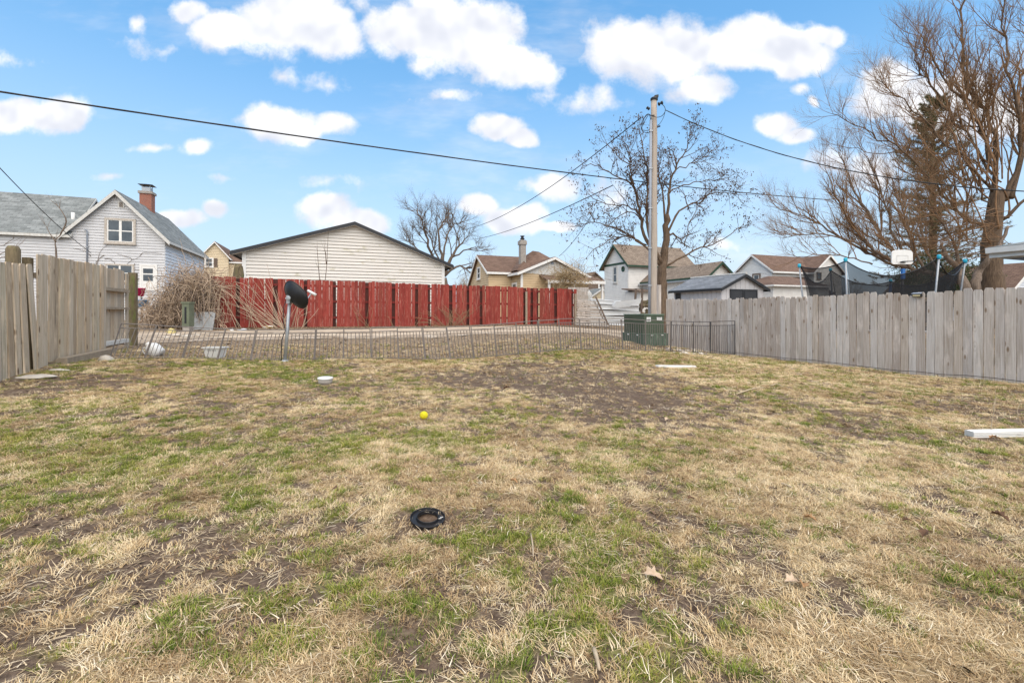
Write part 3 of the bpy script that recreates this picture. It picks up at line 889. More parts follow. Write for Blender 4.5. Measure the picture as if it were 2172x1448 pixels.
M_boxtop = pmat('faded_green_paint', (.16, .22, .165), (.11, .16, .12), scale=6, rough=.6)
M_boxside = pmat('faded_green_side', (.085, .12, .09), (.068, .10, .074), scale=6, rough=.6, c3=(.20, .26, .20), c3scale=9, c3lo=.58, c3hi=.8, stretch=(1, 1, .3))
M_pole = pmat('pale_pole_wood', (.50, .43, .36), (.36, .30, .245), scale=5, rough=.9, bump=.5, stretch=(8, 8, .35), c3=(.20, .15, .11), c3scale=3, c3lo=.64, c3hi=.75)
M_glass = pmat('window_glass', (.055, .065, .075), (.11, .125, .135), scale=.9, rough=.08, spec=.6)
M_brick = None
def brick_mat():
    m = bpy.data.materials.new('chimney_brick'); m.use_nodes = True
    t = m.node_tree; n = t.nodes; L = t.links.new; b = n['Principled BSDF']; b.inputs['Roughness'].default_value = .9
    br = n.new('ShaderNodeTexBrick'); br.inputs['Scale'].default_value = 1; br.inputs['Brick Width'].default_value = .2; br.inputs['Row Height'].default_value = .07
    br.inputs['Mortar Size'].default_value = .008; br.inputs['Color1'].default_value = (.34, .10, .055, 1); br.inputs['Color2'].default_value = (.26, .075, .045, 1); br.inputs['Mortar'].default_value = (.30, .24, .20, 1)
    tcn = n.new('ShaderNodeTexCoord'); sp = n.new('ShaderNodeSeparateXYZ'); L(tcn.outputs['Object'], sp.inputs[0])
    ad = n.new('ShaderNodeMath'); ad.operation = 'ADD'; L(sp.outputs[0], ad.inputs[0]); L(sp.outputs[1], ad.inputs[1])
    cb = n.new('ShaderNodeCombineXYZ'); L(ad.outputs[0], cb.inputs[0]); L(sp.outputs[2], cb.inputs[1]); L(cb.outputs[0], br.inputs['Vector'])
    L(br.outputs['Color'], b.inputs['Base Color'])
    return m
M_brick = brick_mat()
M_concrete = pmat('grey_concrete', (.40, .37, .33), (.27, .24, .21), scale=7, rough=.9, bump=.5)
M_stone = pmat('pale_stone', (.60, .55, .47), (.40, .35, .29), scale=9, rough=.9, bump=.6)
M_plaswhite = pmat('white_plastic', (.78, .78, .76), (.68, .68, .66), scale=6, rough=.45)
M_aqua = pmat('aqua_plastic', (.04, .42, .58), (.03, .36, .50), scale=5, rough=.4)
M_blue = pmat('blue_plastic', (.035, .17, .48), (.03, .14, .40), scale=5, rough=.45)
M_yellow = pmat('yellow_felt', (.72, .62, .02), (.52, .44, .02), scale=18, rough=.9, bump=.5)
M_magenta = pmat('magenta_plastic', (.55, .02, .12), (.45, .015, .10), scale=5, rough=.5)
M_ltblue = pmat('light_blue_plastic', (.18, .34, .58), (.28, .43, .62), scale=7, rough=.5)

# ================================================================== houses: frames, walls, siding, roofs, windows
class Fr:
    """a house's own axes: s along u (right), t along v (back), z up"""
    def __init__(s, px, Y, u=U, v=V):
        s.O = Vector(((px - CX) / F * Y, Y, 0)); s.u = u; s.v = v
    def L(s, a, b, z):
        return s.O + s.u * a + s.v * b + Vector((0, 0, z))
    def hit(s, axis, val, px, py):
        """where the sight line of a photo point meets the plane t=val (axis 't') or s=val (axis 's')"""
        d = Vector(((px - CX) / F, 1, -(py - HY) / F)); n_ = s.v if axis == 't' else s.u
        C = Vector((0, 0, EYE))
        k_ = (val - (C - s.O).dot(n_)) / d.dot(n_)
        p = C + d * k_
        return (p - s.O).dot(s.u), (p - s.O).dot(s.v), p.z
def face(fr, which, W, D):
    """origin, horizontal axis, outward normal of a wall"""
    if which == 'F': return fr.O, fr.u, -fr.v
    if which == 'L': return fr.O, fr.v, -fr.u
    return fr.O + fr.u * W, fr.v, fr.u
def siding(root, org, a, nrm, rangef, z0, z1, pitch, mat, separate=True, off=.004, lip=.045, name='siding_board'):
    z = z0; mb = MB()
    while z < z1 - .02:
        zt = min(z + pitch, z1)
        s0, s1 = rangef(z); t0, t1 = rangef(zt - .001)
        if s1 - s0 > .03:
            if t1 - t0 < .01:
                mid = (t0 + t1) / 2; t0, t1 = mid - .005, mid + .005
            Z = Vector((0, 0, 1))
            A = org + a * s0 + Z * z; B = org + a * s1 + Z * z; C = org + a * t1 + Z * zt; Dd = org + a * t0 + Z * zt
            o1 = nrm * (off + lip); o0 = nrm * off
            q = [A + o1, B + o1, C + o0, Dd + o0]
            if (q[1] - q[0]).cross(q[2] - q[1]).dot(nrm) < 0: q = q[::-1]
            mb.poly(q)
            und = [A + nrm * .0, B + nrm * .0, B + o1, A + o1]
            if (und[1] - und[0]).cross(und[2] - und[1]).z > 0: und = und[::-1]
            mb.poly(und)
            mb.poly([A + nrm * 0, A + o1, Dd + o0]); mb.poly([B + nrm * 0, C + o0, B + o1])
            if separate:
                mb.build(name, mat, root); mb = MB()
        z = zt
    if not separate and mb.v:
        mb.build('siding', mat, root, kind='stuff')
def block(root, fr, W, D, z0, eL, eR, rz, axis='v', r=None, oh=.32, og=.3, th=.13, wall=None, roof=None, trim=None, side=None, sep=False, pitch=.14, faces='FL', s0=0.0, t0=0.0,
          rake=.17, corner=None, roofname='roof'):
    """a gabled volume with lapped siding on the faces seen, two roof slabs, rake boards"""
    def L2(a, b, z):
        return fr.L(s0 + a, t0 + b, z) if axis == 'v' else fr.L(s0 + b, t0 + a, z)
    A, B = (W, D) if axis == 'v' else (D, W)
    r = A / 2 if r is None else r
    prof = [(0, z0), (A, z0), (A, eR), (r, rz), (0, eL)]
    mb = MB(); mb.prism([L2(a, 0, z) for a, z in prof], L2(0, B, 0) - L2(0, 0, 0))
    mb.build('wall', wall, root)
    kl = (rz - eL) / r; kr = (rz - eR) / (A - r)
    for nm, pts, slope in (('L', ((-oh, eL - kl * oh), (r, rz)), math.hypot(r + oh, (r + oh) * kl)), ('R', ((A + oh, eR - kr * oh), (r, rz)), math.hypot(A - r + oh, (A - r + oh) * kr))):
        m2 = MB(); (a0, za), (a1, zb) = pts
        lo = [L2(a0, -og, za + .02), L2(a1, -og, zb + .02), L2(a1, B + og, zb + .02), L2(a0, B + og, za + .02)]
        upv = Vector((0, 0, th))
        hi = [p + upv for p in lo]
        if (hi[1] - hi[0]).cross(hi[2] - hi[1]).z < 0:
            lo = [lo[0], lo[3], lo[2], lo[1]]; hi = [hi[0], hi[3], hi[2], hi[1]]
            uv = [(-og, 0), (B + og, 0), (B + og, slope), (-og, slope)]
        else:
            uv = [(-og, 0), (-og, slope), (B + og, slope), (B + og, 0)]
        m2.poly(hi, uv); m2.poly(lo[::-1], [uv[3], uv[2], uv[1], uv[0]])
        for k_ in range(4):
            l_ = (k_ + 1) % 4
            m2.poly([lo[k_], lo[l_], hi[l_], hi[k_]], [(0, 0), (.1, 0), (.1, .1), (0, .1)])
        m2.build(roofname, roof, root)
    if trim:
        for bb, sgn in ((-og, -1), (B + og, 1)):
            mb = MB()
            e = (L2(0, 1, 0) - L2(0, 0, 0)) * (.035 * sgn)
            for (a0, za), (a1, zb) in (((-oh, eL - kl * oh), (r, rz)), ((A + oh, eR - kr * oh), (r, rz))):
                zz = Vector((0, 0, 1))
                p0, p1 = L2(a0, bb, za), L2(a1, bb, zb)
                mb.prism([p0 + zz * (th - .03 - rake), p1 + zz * (th - .03 - rake), p1 + zz * (th - .01), p0 + zz * (th - .01)], e)
            mb.build('rake_board', trim, root)
        for a_, za in ((-oh, eL - kl * oh), (A + oh, eR - kr * oh)):
            mb = MB(); out = (L2(1, 0, 0) - L2(0, 0, 0)) * (.03 if a_ > 0 else -.03)
            mb.boxax(L2(a_, -og, za - .06), L2(a_, B + og, 0) - L2(a_, -og, 0), out, (0, 0, .06 + th - .01))
            mb.build('fascia', trim, root)
    if side:
        def gab(z):
            l_ = 0 if z <= eL else (z - eL) / (rz - eL) * r
            rr = A if z <= eR else A - (z - eR) / (rz - eR) * (A - r)
            return l_, rr
        O = fr.L(s0, t0, 0)
        for f_ in faces:
            if f_ == 'F': org, a, nn = O, fr.u, -fr.v
            elif f_ == 'L': org, a, nn = O, fr.v, -fr.u
            else: org, a, nn = O + fr.u * W, fr.v, fr.u
            isg = (f_ == 'F') == (axis == 'v')
            ln = W if f_ == 'F' else D
            if isg:
                siding(root, org, a, nn, gab, z0, rz - .02, pitch, side, sep)
            else:
                top = eL if f_ in 'FL' else eR
                if axis == 'u' and f_ == 'F': top = eL
                siding(root, org, a, nn, lambda z: (0, ln), z0, top - .02, pitch, side, sep)
    if corner:
        for a_, b_ in ((0, 0), (A, 0), (0, B)):
            mb = MB(); p = L2(a_, b_, z0)
            mb.boxax(p - fr.u * .035 - fr.v * .035, fr.u * .12 * (1 if a_ == 0 or axis == 'u' else -1) + fr.u * .0, fr.v * .12, (0, 0, (eL if a_ == 0 else eR) - z0 - .05))
            mb.build('corner_trim', corner, root)
def window(root, org, a, nrm, s0, s1, z0, z1, frame=M_white, cols=1, rows=2, fw=.07, proud=.10, name='window', glass=None, sash=None):
    Z = Vector((0, 0, 1)); base = org + nrm * .0
    mb = MB()
    def bar(u0, u1, v0, v1, d0, d1):
        mb.boxax(org + a * u0 + Z * v0 + nrm * d0, a * (u1 - u0), Z * (v1 - v0), nrm * (d1 - d0))
    bar(s0 - fw, s0, z0 - fw, z1 + fw, -.01, proud); bar(s1, s1 + fw, z0 - fw, z1 + fw, -.01, proud)
    bar(s0, s1, z1, z1 + fw, -.01, proud - .002); bar(s0, s1, z0 - fw, z0, -.01, proud - .002)
    w = mb.build(name, frame, root)
    mb = MB(); sw = fw * .55
    for c in range(cols):
        a0 = lerp(s0, s1, c / cols); a1 = lerp(s0, s1, (c + 1) / cols)
        for (q0, q1, q2, q3) in ((a0, a0 + sw, z0, z1), (a1 - sw, a1, z0, z1)):
            bar(q0, q1, q2, q3, -.01, proud * .75)
        for rr in range(rows + 1):
            zz = lerp(z0, z1, rr / rows)
            bar(a0 + sw, a1 - sw, max(z0, zz - sw * .5), min(z1, zz + sw * .5), -.01, proud * .72)
    mb.build('sash', sash or frame, w)
    for c in range(cols):
        for rr in range(rows):
            mb = MB()
            bar(lerp(s0, s1, c / cols) + sw, lerp(s0, s1, (c + 1) / cols) - sw, lerp(z0, z1, rr / rows) + sw * .5, lerp(z0, z1, (rr + 1) / rows) - sw * .5, .058, .066)
            mb.build('pane', glass or M_glass, w)
    mb = MB(); bar(s0 - fw * 1.3, s1 + fw * 1.3, z0 - fw * 1.5, z0 - fw, 0, proud * 1.8); mb.build('sill', frame, w)
    return w
def rect(fr, which, W, px0, py0, px1, py1, t=0.0):
    """rectangle on a wall from two photo corners"""
    if which == 'F':
        s0, _, z1 = fr.hit('t', t, px0, py0); s1, _, z0 = fr.hit('t', t, px1, py1); return s0, s1, z0, z1
    v_ = 0.0 if which == 'L' else W
    _, a0, z1 = fr.hit('s', v_, px0, py0); _, a1, z0 = fr.hit('s', v_, px1, py1)
    return min(a0, a1), max(a0, a1), min(z0, z1), max(z0, z1)

# ------------------------------------------------------------------ grey-blue gabled house behind the left fence
fr = Fr(350, 34.0); W0 = 5.75
fr.O = fr.O - fr.u * W0                       # origin at the left corner of the gable front
root = thing('gabled_house', 'pale blue grey house with grey shingle roofs and brick chimney behind the left fence', 'house', fr.L(W0 / 2, 4, gz(-28, 34)))
block(root, fr, W0, 10.4, .6, 6.85, 6.85, 9.95, 'v', wall=M_siding_grey, roof=M_roof_grey, trim=M_trim_grey, side=M_siding_grey, sep=True, pitch=.20, faces='F', oh=.38, og=.35, rake=.28)
siding(root, fr.O + fr.u * W0, fr.v, fr.u, lambda z: (0, 10.4), .6, 6.8, .24, M_siding_side, True)
block(root, fr, 5.2, 6.7, .6, 6.85, 6.85, 9.95, 'u', wall=M_siding_grey, roof=M_roof_grey, trim=M_trim_grey, side=M_siding_grey, sep=True, pitch=.20, faces='F', s0=-5.2, oh=.3, og=.35)
og_, ag_, ng_ = face(fr, 'F', W0, 10.4)
w = window(root, og_, ag_, ng_, *rect(fr, 'F', W0, 228, 466, 284, 514), frame=M_peel, cols=2, rows=2, fw=.14, proud=.11, sash=M_white)
w['label'] = 'upper pair of sash windows in a peeling frame'
window(root, og_, ag_, ng_, *rect(fr, 'F', W0, 227, 562, 282, 596), frame=M_peel, cols=2, rows=2, fw=.10, sash=M_white)
window(root, og_, ag_, ng_, *rect(fr, 'F', W0, 32, 549, 46, 575), frame=M_white, cols=1, rows=2, fw=.09)
s0_, s1_, z0_, z1_ = rect(fr, 'F', W0, 251, 427.5, 264, 441)
mb = MB(); Z = Vector((0, 0, 1))
vent = mb.boxax(og_ + ag_ * s0_ + Z * z0_ + ng_ * .03, ag_ * (s1_ - s0_), Z * (z1_ - z0_), ng_ * .03).build('gable_vent', M_trim_grey, root)
mb = MB()
for k_ in range(7):
    zz = lerp(z0_ + .06, z1_ - .06, k_ / 6)
    mb.boxax(og_ + ag_ * (s0_ + .07) + Z * (zz - .012) + ng_ * .06, ag_ * (s1_ - s0_ - .14), Z * .026, ng_ * .02)
mb.build('vent_slat', M_darkwood, vent)
# white door with a glazed upper half
s0_, s1_, z0_, z1_ = rect(fr, 'F', W0, 301, 564, 330, 616)
mb = MB(); mb.boxax(og_ + ag_ * s0_ + Z * z0_ + ng_ * .02, ag_ * (s1_ - s0_), Z * (z1_ - z0_), ng_ * .05)
door = mb.build('door', M_white, root)
mb = MB()
mb.boxax(og_ + ag_ * (s0_ - .12) + Z * z0_ + ng_ * .01, ag_ * .12, Z * (z1_ - z0_ + .12), ng_ * .08); mb.boxax(og_ + ag_ * s1_ + Z * z0_ + ng_ * .01, ag_ * .12, Z * (z1_ - z0_ + .12), ng_ * .08)
mb.boxax(og_ + ag_ * s0_ + Z * z1_ + ng_ * .01, ag_ * (s1_ - s0_), Z * .12, ng_ * .078); mb.build('door_frame', M_white, door)
for q0, q1 in ((565.5 + 4, 580), (582.5, 596)):
    a0, a1, b0, b1 = rect(fr, 'F', W0, 304.5, q0, 325, q1)
    MB().boxax(og_ + ag_ * a0 + Z * b0 + ng_ * .072, ag_ * (a1 - a0), Z * (b1 - b0), ng_ * .012).build('pane', M_glass, door)
MB().lathe(og_ + ag_ * (s1_ - .1) + Z * (z0_ + 1.0) + ng_ * .1, [(.0, -.035), (.03, -.02), (.035, 0), (.02, .03), (0, .035)], 10).build('door_knob', M_galv, door, True)
# power mast, vent pipe, chimney
a0, _, b0 = fr.hit('t', 0, 186, 560); _, _, b1 = fr.hit('t', 0, 186, 489)
mb = MB(); mb.tube([og_ + ag_ * a0 + Z * b0 + ng_ * .09, og_ + ag_ * a0 + Z * (b1 - .1) + ng_ * .09, og_ + ag_ * (a0 - .03) + Z * b1 + ng_ * .12, og_ + ag_ * (a0 - .12) + Z * (b1 + .02) + ng_ * .16], .045, 8)
mb.build('power_mast', M_conduit, root, True)
for zz in (b1 - .25, (b0 + b1) / 2): MB().boxax(og_ + ag_ * (a0 - .08) + Z * zz + ng_ * .03, ag_ * .16, Z * .05, ng_ * .12).build('mast_clamp', M_galv, root)
MAST = og_ + ag_ * (a0 + .25) + Z * (b1 - 1.6) + ng_ * .15
pv = fr.L(*[v_ for v_ in (fr.hit('t', 1.2, 155, 470)[0], 1.2)], fr.hit('t', 1.2, 155, 470)[2])
MB().lathe(pv - Z * .3, [(.11, 0), (.11, .95), (.085, .95), (.085, .5)], 12).build('vent_pipe', M_white, root, True)
rp = fr.L(W0 / 2, 5.6, 9.9)
mb = MB(); cw = .82
mb.boxax(rp - fr.u * cw / 2 - fr.v * cw / 2 - Z * .8, fr.u * cw, fr.v * cw, Z * 2.05)
ch = mb.build('chimney', M_brick, root)
mb = MB(); mb.boxax(rp - fr.u * .5 - fr.v * .5 + Z * 1.25, fr.u * 1.0, fr.v * 1.0, Z * .2); mb.build('chimney_crown', M_concrete, ch)
mb = MB(); mb.boxax(rp - fr.u * .3 - fr.v * .3 + Z * 1.45, fr.u * .6, fr.v * .6, Z * .35)
for i in (-1, 1):
    for j in (-1, 1): mb.boxax(rp + fr.u * (.27 * i - .02) + fr.v * (.27 * j - .02) + Z * 1.8, fr.u * .04, fr.v * .04, Z * .2)
mb.build('flue', M_galv, ch)
top_ = rp + Z * 2.0; mb = MB()
q_ = [top_ + fr.u * (.52 * i) + fr.v * (.52 * j) for i, j in ((-1, -1), (1, -1), (1, 1), (-1, 1))]
pk = [top_ + Z * .12 + fr.u * (.1 * i) + fr.v * (.1 * j) for i, j in ((-1, -1), (1, -1), (1, 1), (-1, 1))]
mb.poly(q_[::-1]); mb.poly(pk)
for k_ in range(4): mb.poly([q_[k_], q_[(k_ + 1) % 4], pk[(k_ + 1) % 4], pk[k_]])
mb.build('chimney_cap', M_black_trim, ch)
# bare vine stems clinging to the front wall
mb = MB()
for k_ in range(26):
    sx = random.uniform(1.2, 4.2); p = og_ + ag_ * sx + Z * random.uniform(2.5, 5.4) + ng_ * .05
    pts = [p]; d = Vector((random.uniform(-1, 1), 0, random.uniform(-.5, .8)))
    for q2 in range(7):
        d = d + Vector((random.gauss(0, .5), 0, random.gauss(0, .4)))
        pts.append(pts[-1] + ag_ * (d.x * .16) + Z * (d.z * .16))
    mb.tube(pts, [.022 - .002 * i for i in range(8)], 3, False)
mb.build('dead_vine', M_darkwood, root)

# ------------------------------------------------------------------ beige house with shuttered window, between the blue-grey house and the garage
fr = Fr(427, 58.0)
root = thing('beige_house', 'beige house with brown roof and brown shuttered window left of the garage', 'house', fr.L(2, 3, .7))
block(root, fr, 3.0, 8, .6, 8.4, 8.4, 10.2, 'v', wall=M_siding_beige, roof=M_roof_brown, trim=M_white, side=M_siding_beige, faces='F', pitch=.2, oh=.3, og=.3)
block(root, fr, 5.5, 4.5, .6, 7.9, 7.9, 9.5, 'u', wall=M_siding_beige, roof=M_roof_brown, trim=M_white, side=M_siding_beige, faces='F', pitch=.2, s0=2.9, t0=.5, oh=.3, og=.1)
o_, a_, n_ = face(fr, 'F', 3, 8)
r_ = rect(fr, 'F', 3, 436, 548.5, 451, 565)
wn_ = window(root, o_, a_, n_, *r_, frame=M_white, fw=.12, rows=2)
for e0, e1 in ((r_[0] - .55, r_[0] - .16), (r_[1] + .16, r_[1] + .55)):
    mb = MB(); mb.boxax(o_ + a_ * e0 + Z * (r_[2] - .1) + n_ * .02, a_ * (e1 - e0), Z * (r_[3] - r_[2] + .2), n_ * .05)
    sh = mb.build('shutter', M_darkwood, root)
    mb = MB()
    for k_ in range(9): mb.boxax(o_ + a_ * (e0 + .05) + Z * lerp(r_[2], r_[3] - .08, k_ / 8) + n_ * .07, a_ * (e1 - e0 - .1), Z * .06, n_ * .02)
    mb.build('shutter_slat', M_darkwood, sh)

# ------------------------------------------------------------------ white garage with dark metal roof edge behind the red fence
fr = Fr(515, 20.0); WG = 8.96
gzb = .75
root = thing('garage', 'long white sided garage with low gable and black metal roof edge behind red fence', 'garage', fr.L(WG / 2, 4, gzb))
block(root, fr, WG, 8.5, gzb - .2, 4.02, 3.80, 5.50, 'v', r=4.65, wall=M_siding_white, roof=M_roof_dark, trim=M_black_trim, side=M_siding_white, sep=True, pitch=.152, faces='F', oh=.42, og=.28, th=.07, rake=.12)
o_, a_, n_ = face(fr, 'F', WG, 8.5)
for s_, h_ in ((-.02, 4.0), (WG - .13, 3.78)):
    mb = MB(); mb.boxax(o_ + a_ * s_ + Z * (gzb - .2) + n_ * .004, a_ * .15, Z * (h_ - gzb + .2), n_ * .045); mb.build('corner_trim', M_white, root)
mb = MB()      # soffit vents under the rake
kl = (5.5 - 4.02) / 4.65; kr = (5.5 - 3.8) / (WG - 4.65)
for (q0, z0_, q1, z1_) in ((-.4, 4.02 - .4 * kl, 4.65, 5.5), (WG + .4, 3.8 - .4 * kr, 4.65, 5.5)):
    mb.prism([o_ + a_ * q0 + Z * (z0_ - .07), o_ + a_ * q1 + Z * (z1_ - .07), o_ + a_ * q1 + Z * (z1_ - .004), o_ + a_ * q0 + Z * (z0_ - .004)], n_ * .26)
mb.build('soffit', M_white, root)

# ------------------------------------------------------------------ tan house with the grey chimney (middle)
fr = Fr(1105, 37.0); 
root = thing('tan_house', 'tan house with low white gable, porch roof and tall grey chimney behind red fence', 'house', fr.L(3, 3, .7))
WT = 6.2
block(root, fr, WT, 5.0, .6, 4.55, 4.25, 5.75, 'v', r=2.9, wall=M_siding_tan, roof=M_roof_brown, trim=M_white, side=M_siding_tan, faces='FL', pitch=.19, oh=.45, og=.4, rake=.2)
block(root, fr, 5.6, 5.5, .6, 4.7, 4.0, 6.25, 'u', wall=M_siding_tan, roof=M_roof_brown, trim=M_white, side=M_siding_tan, faces='FL', pitch=.19, oh=.3, og=.25, s0=-2.1, t0=2.0)
# hipped upper roof of the front wing
mb = MB()
q_ = [fr.L(-.2, .5, 4.75), fr.L(5.4, .5, 4.75), fr.L(5.4, 5.5, 4.75), fr.L(-.2, 5.5, 4.75)]; pk = [fr.L(2.3, 2.9, 6.75), fr.L(3.1, 3.3, 6.75)]
for f_ in ((q_[0], q_[1], pk[1], pk[0]), (q_[1], q_[2], pk[1]), (q_[2], q_[3], pk[0], pk[1]), (q_[3], q_[0], pk[0])):
    mb.poly(f_, [(p.dot(fr.u), p.z * 1.6) for p in f_])
mb.poly(q_[::-1]); mb.build('hip_roof', M_roof_brown, root)
o_, a_, n_ = face(fr, 'F', WT, 5)
# pale boarded gable face
mb = MB(); mb.prism([o_ + a_ * .3 + Z * 4.5, o_ + a_ * (WT - .2) + Z * 4.2, o_ + a_ * (WT - .2) + Z * 4.3, o_ + a_ * 2.9 + Z * 5.66, o_ + a_ * .3 + Z * 4.62], n_ * .06)
gf = mb.build('gable_board', M_trim_grey, root)
r_ = rect(fr, 'F', WT, 1168, 555, 1174, 561); MB().boxax(o_ + a_ * r_[0] + Z * r_[2] + n_ * .06, a_ * (r_[1] - r_[0]), Z * (r_[3] - r_[2]), n_ * .03).build('vent', M_conduit, gf)
# porch: low roof, posts, beam
pz = 4.15
mb = MB()
q_ = [fr.L(1.6, -1.7, 3.75), fr.L(WT + .7, -1.7, 3.75), fr.L(WT + .7, .1, 4.3), fr.L(1.6, .1, 4.3)]
hi = [p + Z * .12 for p in q_]
mb.poly(hi, [(0, 0), (6, 0), (6, 2), (0, 2)]); mb.poly(q_[::-1])
for k_ in range(4): mb.poly([q_[k_], q_[(k_ + 1) % 4], hi[(k_ + 1) % 4], hi[k_]])
mb.build('porch_roof', M_roof_brown, root)
MB().boxax(fr.L(1.6, -1.74, 3.62), fr.u * (WT - .9), fr.v * .04, Z * .25).build('porch_fascia', M_white, root)
for s_ in (1.75, 4.0, WT + .45):
    MB().boxax(fr.L(s_, -1.55, .6), fr.u * .16, fr.v * .16, Z * 3.1).build('porch_post', M_white, root)
for s_ in (-.04, ):
    MB().boxax(o_ + a_ * s_ + Z * .6 + n_ * .0, a_ * .2, Z * 3.95, n_ * .05).build('corner_trim', M_white, root)
oL, aL, nL = face(fr, 'L', WT, 5)
r_ = rect(fr, 'L', WT, 1092, 588, 1100, 604)
window(root, oL, aL, nL, .9, 1.75, 2.1, 3.65, frame=M_white, fw=.12)
cp = fr.L(.15, 2.4, 0); cp = Vector(((1108 - CX) / F * 39, 39, 0))
mb = MB(); mb.boxax(cp - fr.u * .24 - fr.v * .24 + Z * 4.6, fr.u * .48, fr.v * .48, Z * 2.85); ch = mb.build('chimney', M_concrete, root)
MB().boxax(cp - fr.u * .31 - fr.v * .31 + Z * 7.05, fr.u * .62, fr.v * .62, Z * .32).build('chimney_crown', M_concrete, ch)
MB().lathe(cp + Z * 7.4, [(.16, 0), (.16, .14), (.2, .15), (.2, .2), (.12, .22), (.12, .36), (.19, .37), (.19, .42), (0, .46)], 14).build('flue_cap', M_black_trim, ch, True)
window(root, fr.L(-2.1, 2.0, 0), fr.v, -fr.u, 2.3, 3.1, 4.3, 5.2, frame=M_white, fw=.1)

# ------------------------------------------------------------------ distant small houses between tan house and white house
fr = Fr(1256, 70.0)
root = thing('brick_house', 'distant dark brown house with small dormer window right of the tan house', 'house', fr.L(1.5, 2, .7))
block(root, fr, 6.0, 6, .6, 4.9, 4.9, 7.3, 'v', wall=M_darkwood, roof=M_roof_brown, trim=M_darkwood, oh=.3, og=.3, s0=-2.6)
window(root, fr.L(0, 0, 0), fr.u, -fr.v, 1.2, 1.7, 5.0, 5.7, frame=M_white, fw=.14, rows=1)
fr = Fr(1254, 60.0)
root = thing('small_outbuilding', 'small distant beige outbuilding with grey roof below the dark brown house', 'outbuilding', fr.L(1.2, 2, .7))
block(root, fr, 3.2, 5, .6, 3.3, 3.3, 4.3, 'v', wall=M_trim_grey, roof=M_roof_grey, trim=M_white, oh=.2, og=.2, side=M_siding_beige, faces='F')
window(root, fr.L(0, 0, 0), fr.u, -fr.v, 1.2, 1.75, 2.35, 2.9, frame=M_darkwood, fw=.05, rows=1)
MB().boxax(fr.L(.2, -2.2, 1.9), fr.u * 4.2, fr.v * 2.2 + Z * .6, Z * .1).build('lean_to_roof', M_roof_grey, root)

# ------------------------------------------------------------------ white two-storey house with dark green trim behind the pole
fr = Fr(1333, 48.0); WH = 8.4; DH = 4.6
root = thing('white_house', 'white two storey house with dark green trim and old brown roof behind utility pole', 'house', fr.L(4, 2, .7))
block(root, fr, WH, DH, .6, 6.5, 6.5, 8.6, 'u', wall=M_siding_house, roof=M_roof_olive, trim=M_green_trim, side=M_siding_house, faces='FL', pitch=.16, oh=.45, og=.4, rake=.25)
oL, aL, nL = face(fr, 'L', WH, DH)
mb = MB(); mb.boxax(oL + Z * 6.42 + nL * .02, aL * DH, Z * .22, nL * .05); mb.build('belt_board', M_green_trim, root)
window(root, oL, aL, nL, 2.1, 2.7, 4.6, 6.2, frame=M_trim_grey, fw=.1)
mb = MB(); mb.lathe(oL + aL * .9 + Z * 5.9 + nL * .03, [(.30, 0), (.30, .05), (.22, .06), (.22, .02), (0, .02)], 20, nL); mb.build('round_window', M_green_trim, root, True)
# lower lean-to in front of it, and the right wing
mb = MB(); mb.boxax(fr.L(-.4, -2.5, .6), fr.u * 4.6, fr.v * 2.5, Z * 2.75); mb.build('lean_to_wall', M_siding_house, root)
mb = MB(); mb.boxax(fr.L(-.8, -2.9, 3.3), fr.u * 5.2, fr.v * 3.0 + Z * .35, Z * .12); mb.build('lean_to_roof', M_darkwood, root)
fr2 = Fr(1501, 40.0)
block(root, fr2, 2.75, 9.5, .6, 4.55, 4.55, 5.65, 'v', wall=M_siding_house, roof=M_roof_olive, trim=M_green_trim, side=M_siding_house, faces='F', pitch=.16, oh=.3, og=.35, rake=.2, roofname='wing_roof')
window(root, fr2.L(0, 0, 0), fr2.u, -fr2.v, .85, 1.75, 4.0, 4.45, frame=M_green_trim, rows=1)
mb = MB(); mb.boxax(fr2.L(-.42, -.3, 4.1), fr2.v * 9.8, -fr2.u * .14, Z * .14); mb.build('gutter', M_galv, root)

# ------------------------------------------------------------------ small grey shed with black trim behind the right fence
fr = Fr(1530, 22.0); WS, DS = 2.75, 3.3
zb = gz(fr.O.x, fr.O.y)
root = thing('garden_shed', 'small light grey shed with black trim and dark double doors behind wooden fence', 'shed', fr.L(WS / 2, DS / 2, zb))
block(root, fr, WS, DS, zb - .1, 2.52, 2.52, 3.14, 'v', wall=M_shed, roof=M_roof_shed, trim=M_black_trim, oh=.22, og=.2, th=.06, rake=.12)
o_, a_, n_ = face(fr, 'F', WS, DS); oL, aL, nL = face(fr, 'L', WS, DS)
def shedw(z): return 2.52 + (1 - abs(z - WS / 2) / (WS / 2)) * .60
for k_ in range(9):
    s_ = WS * k_ / 9; e_ = WS * (k_ + 1) / 9 - .02
    mb = MB(); mb.prism([o_ + a_ * s_ + Z * zb, o_ + a_ * e_ + Z * zb, o_ + a_ * e_ + Z * (shedw(e_) - .02)] + ([o_ + a_ * WS / 2 + Z * 3.1] if s_ < WS / 2 < e_ else []) + [o_ + a_ * s_ + Z * (shedw(s_) - .02)], n_ * .022)
    mb.build('wall_panel', M_shed, root)
for k_ in range(11):
    s_ = DS * k_ / 11
    mb = MB(); mb.boxax(oL + aL * s_ + Z * zb, aL * (DS / 11 - .02), Z * (2.5 - zb), nL * .022); mb.build('wall_panel', M_shed, root)
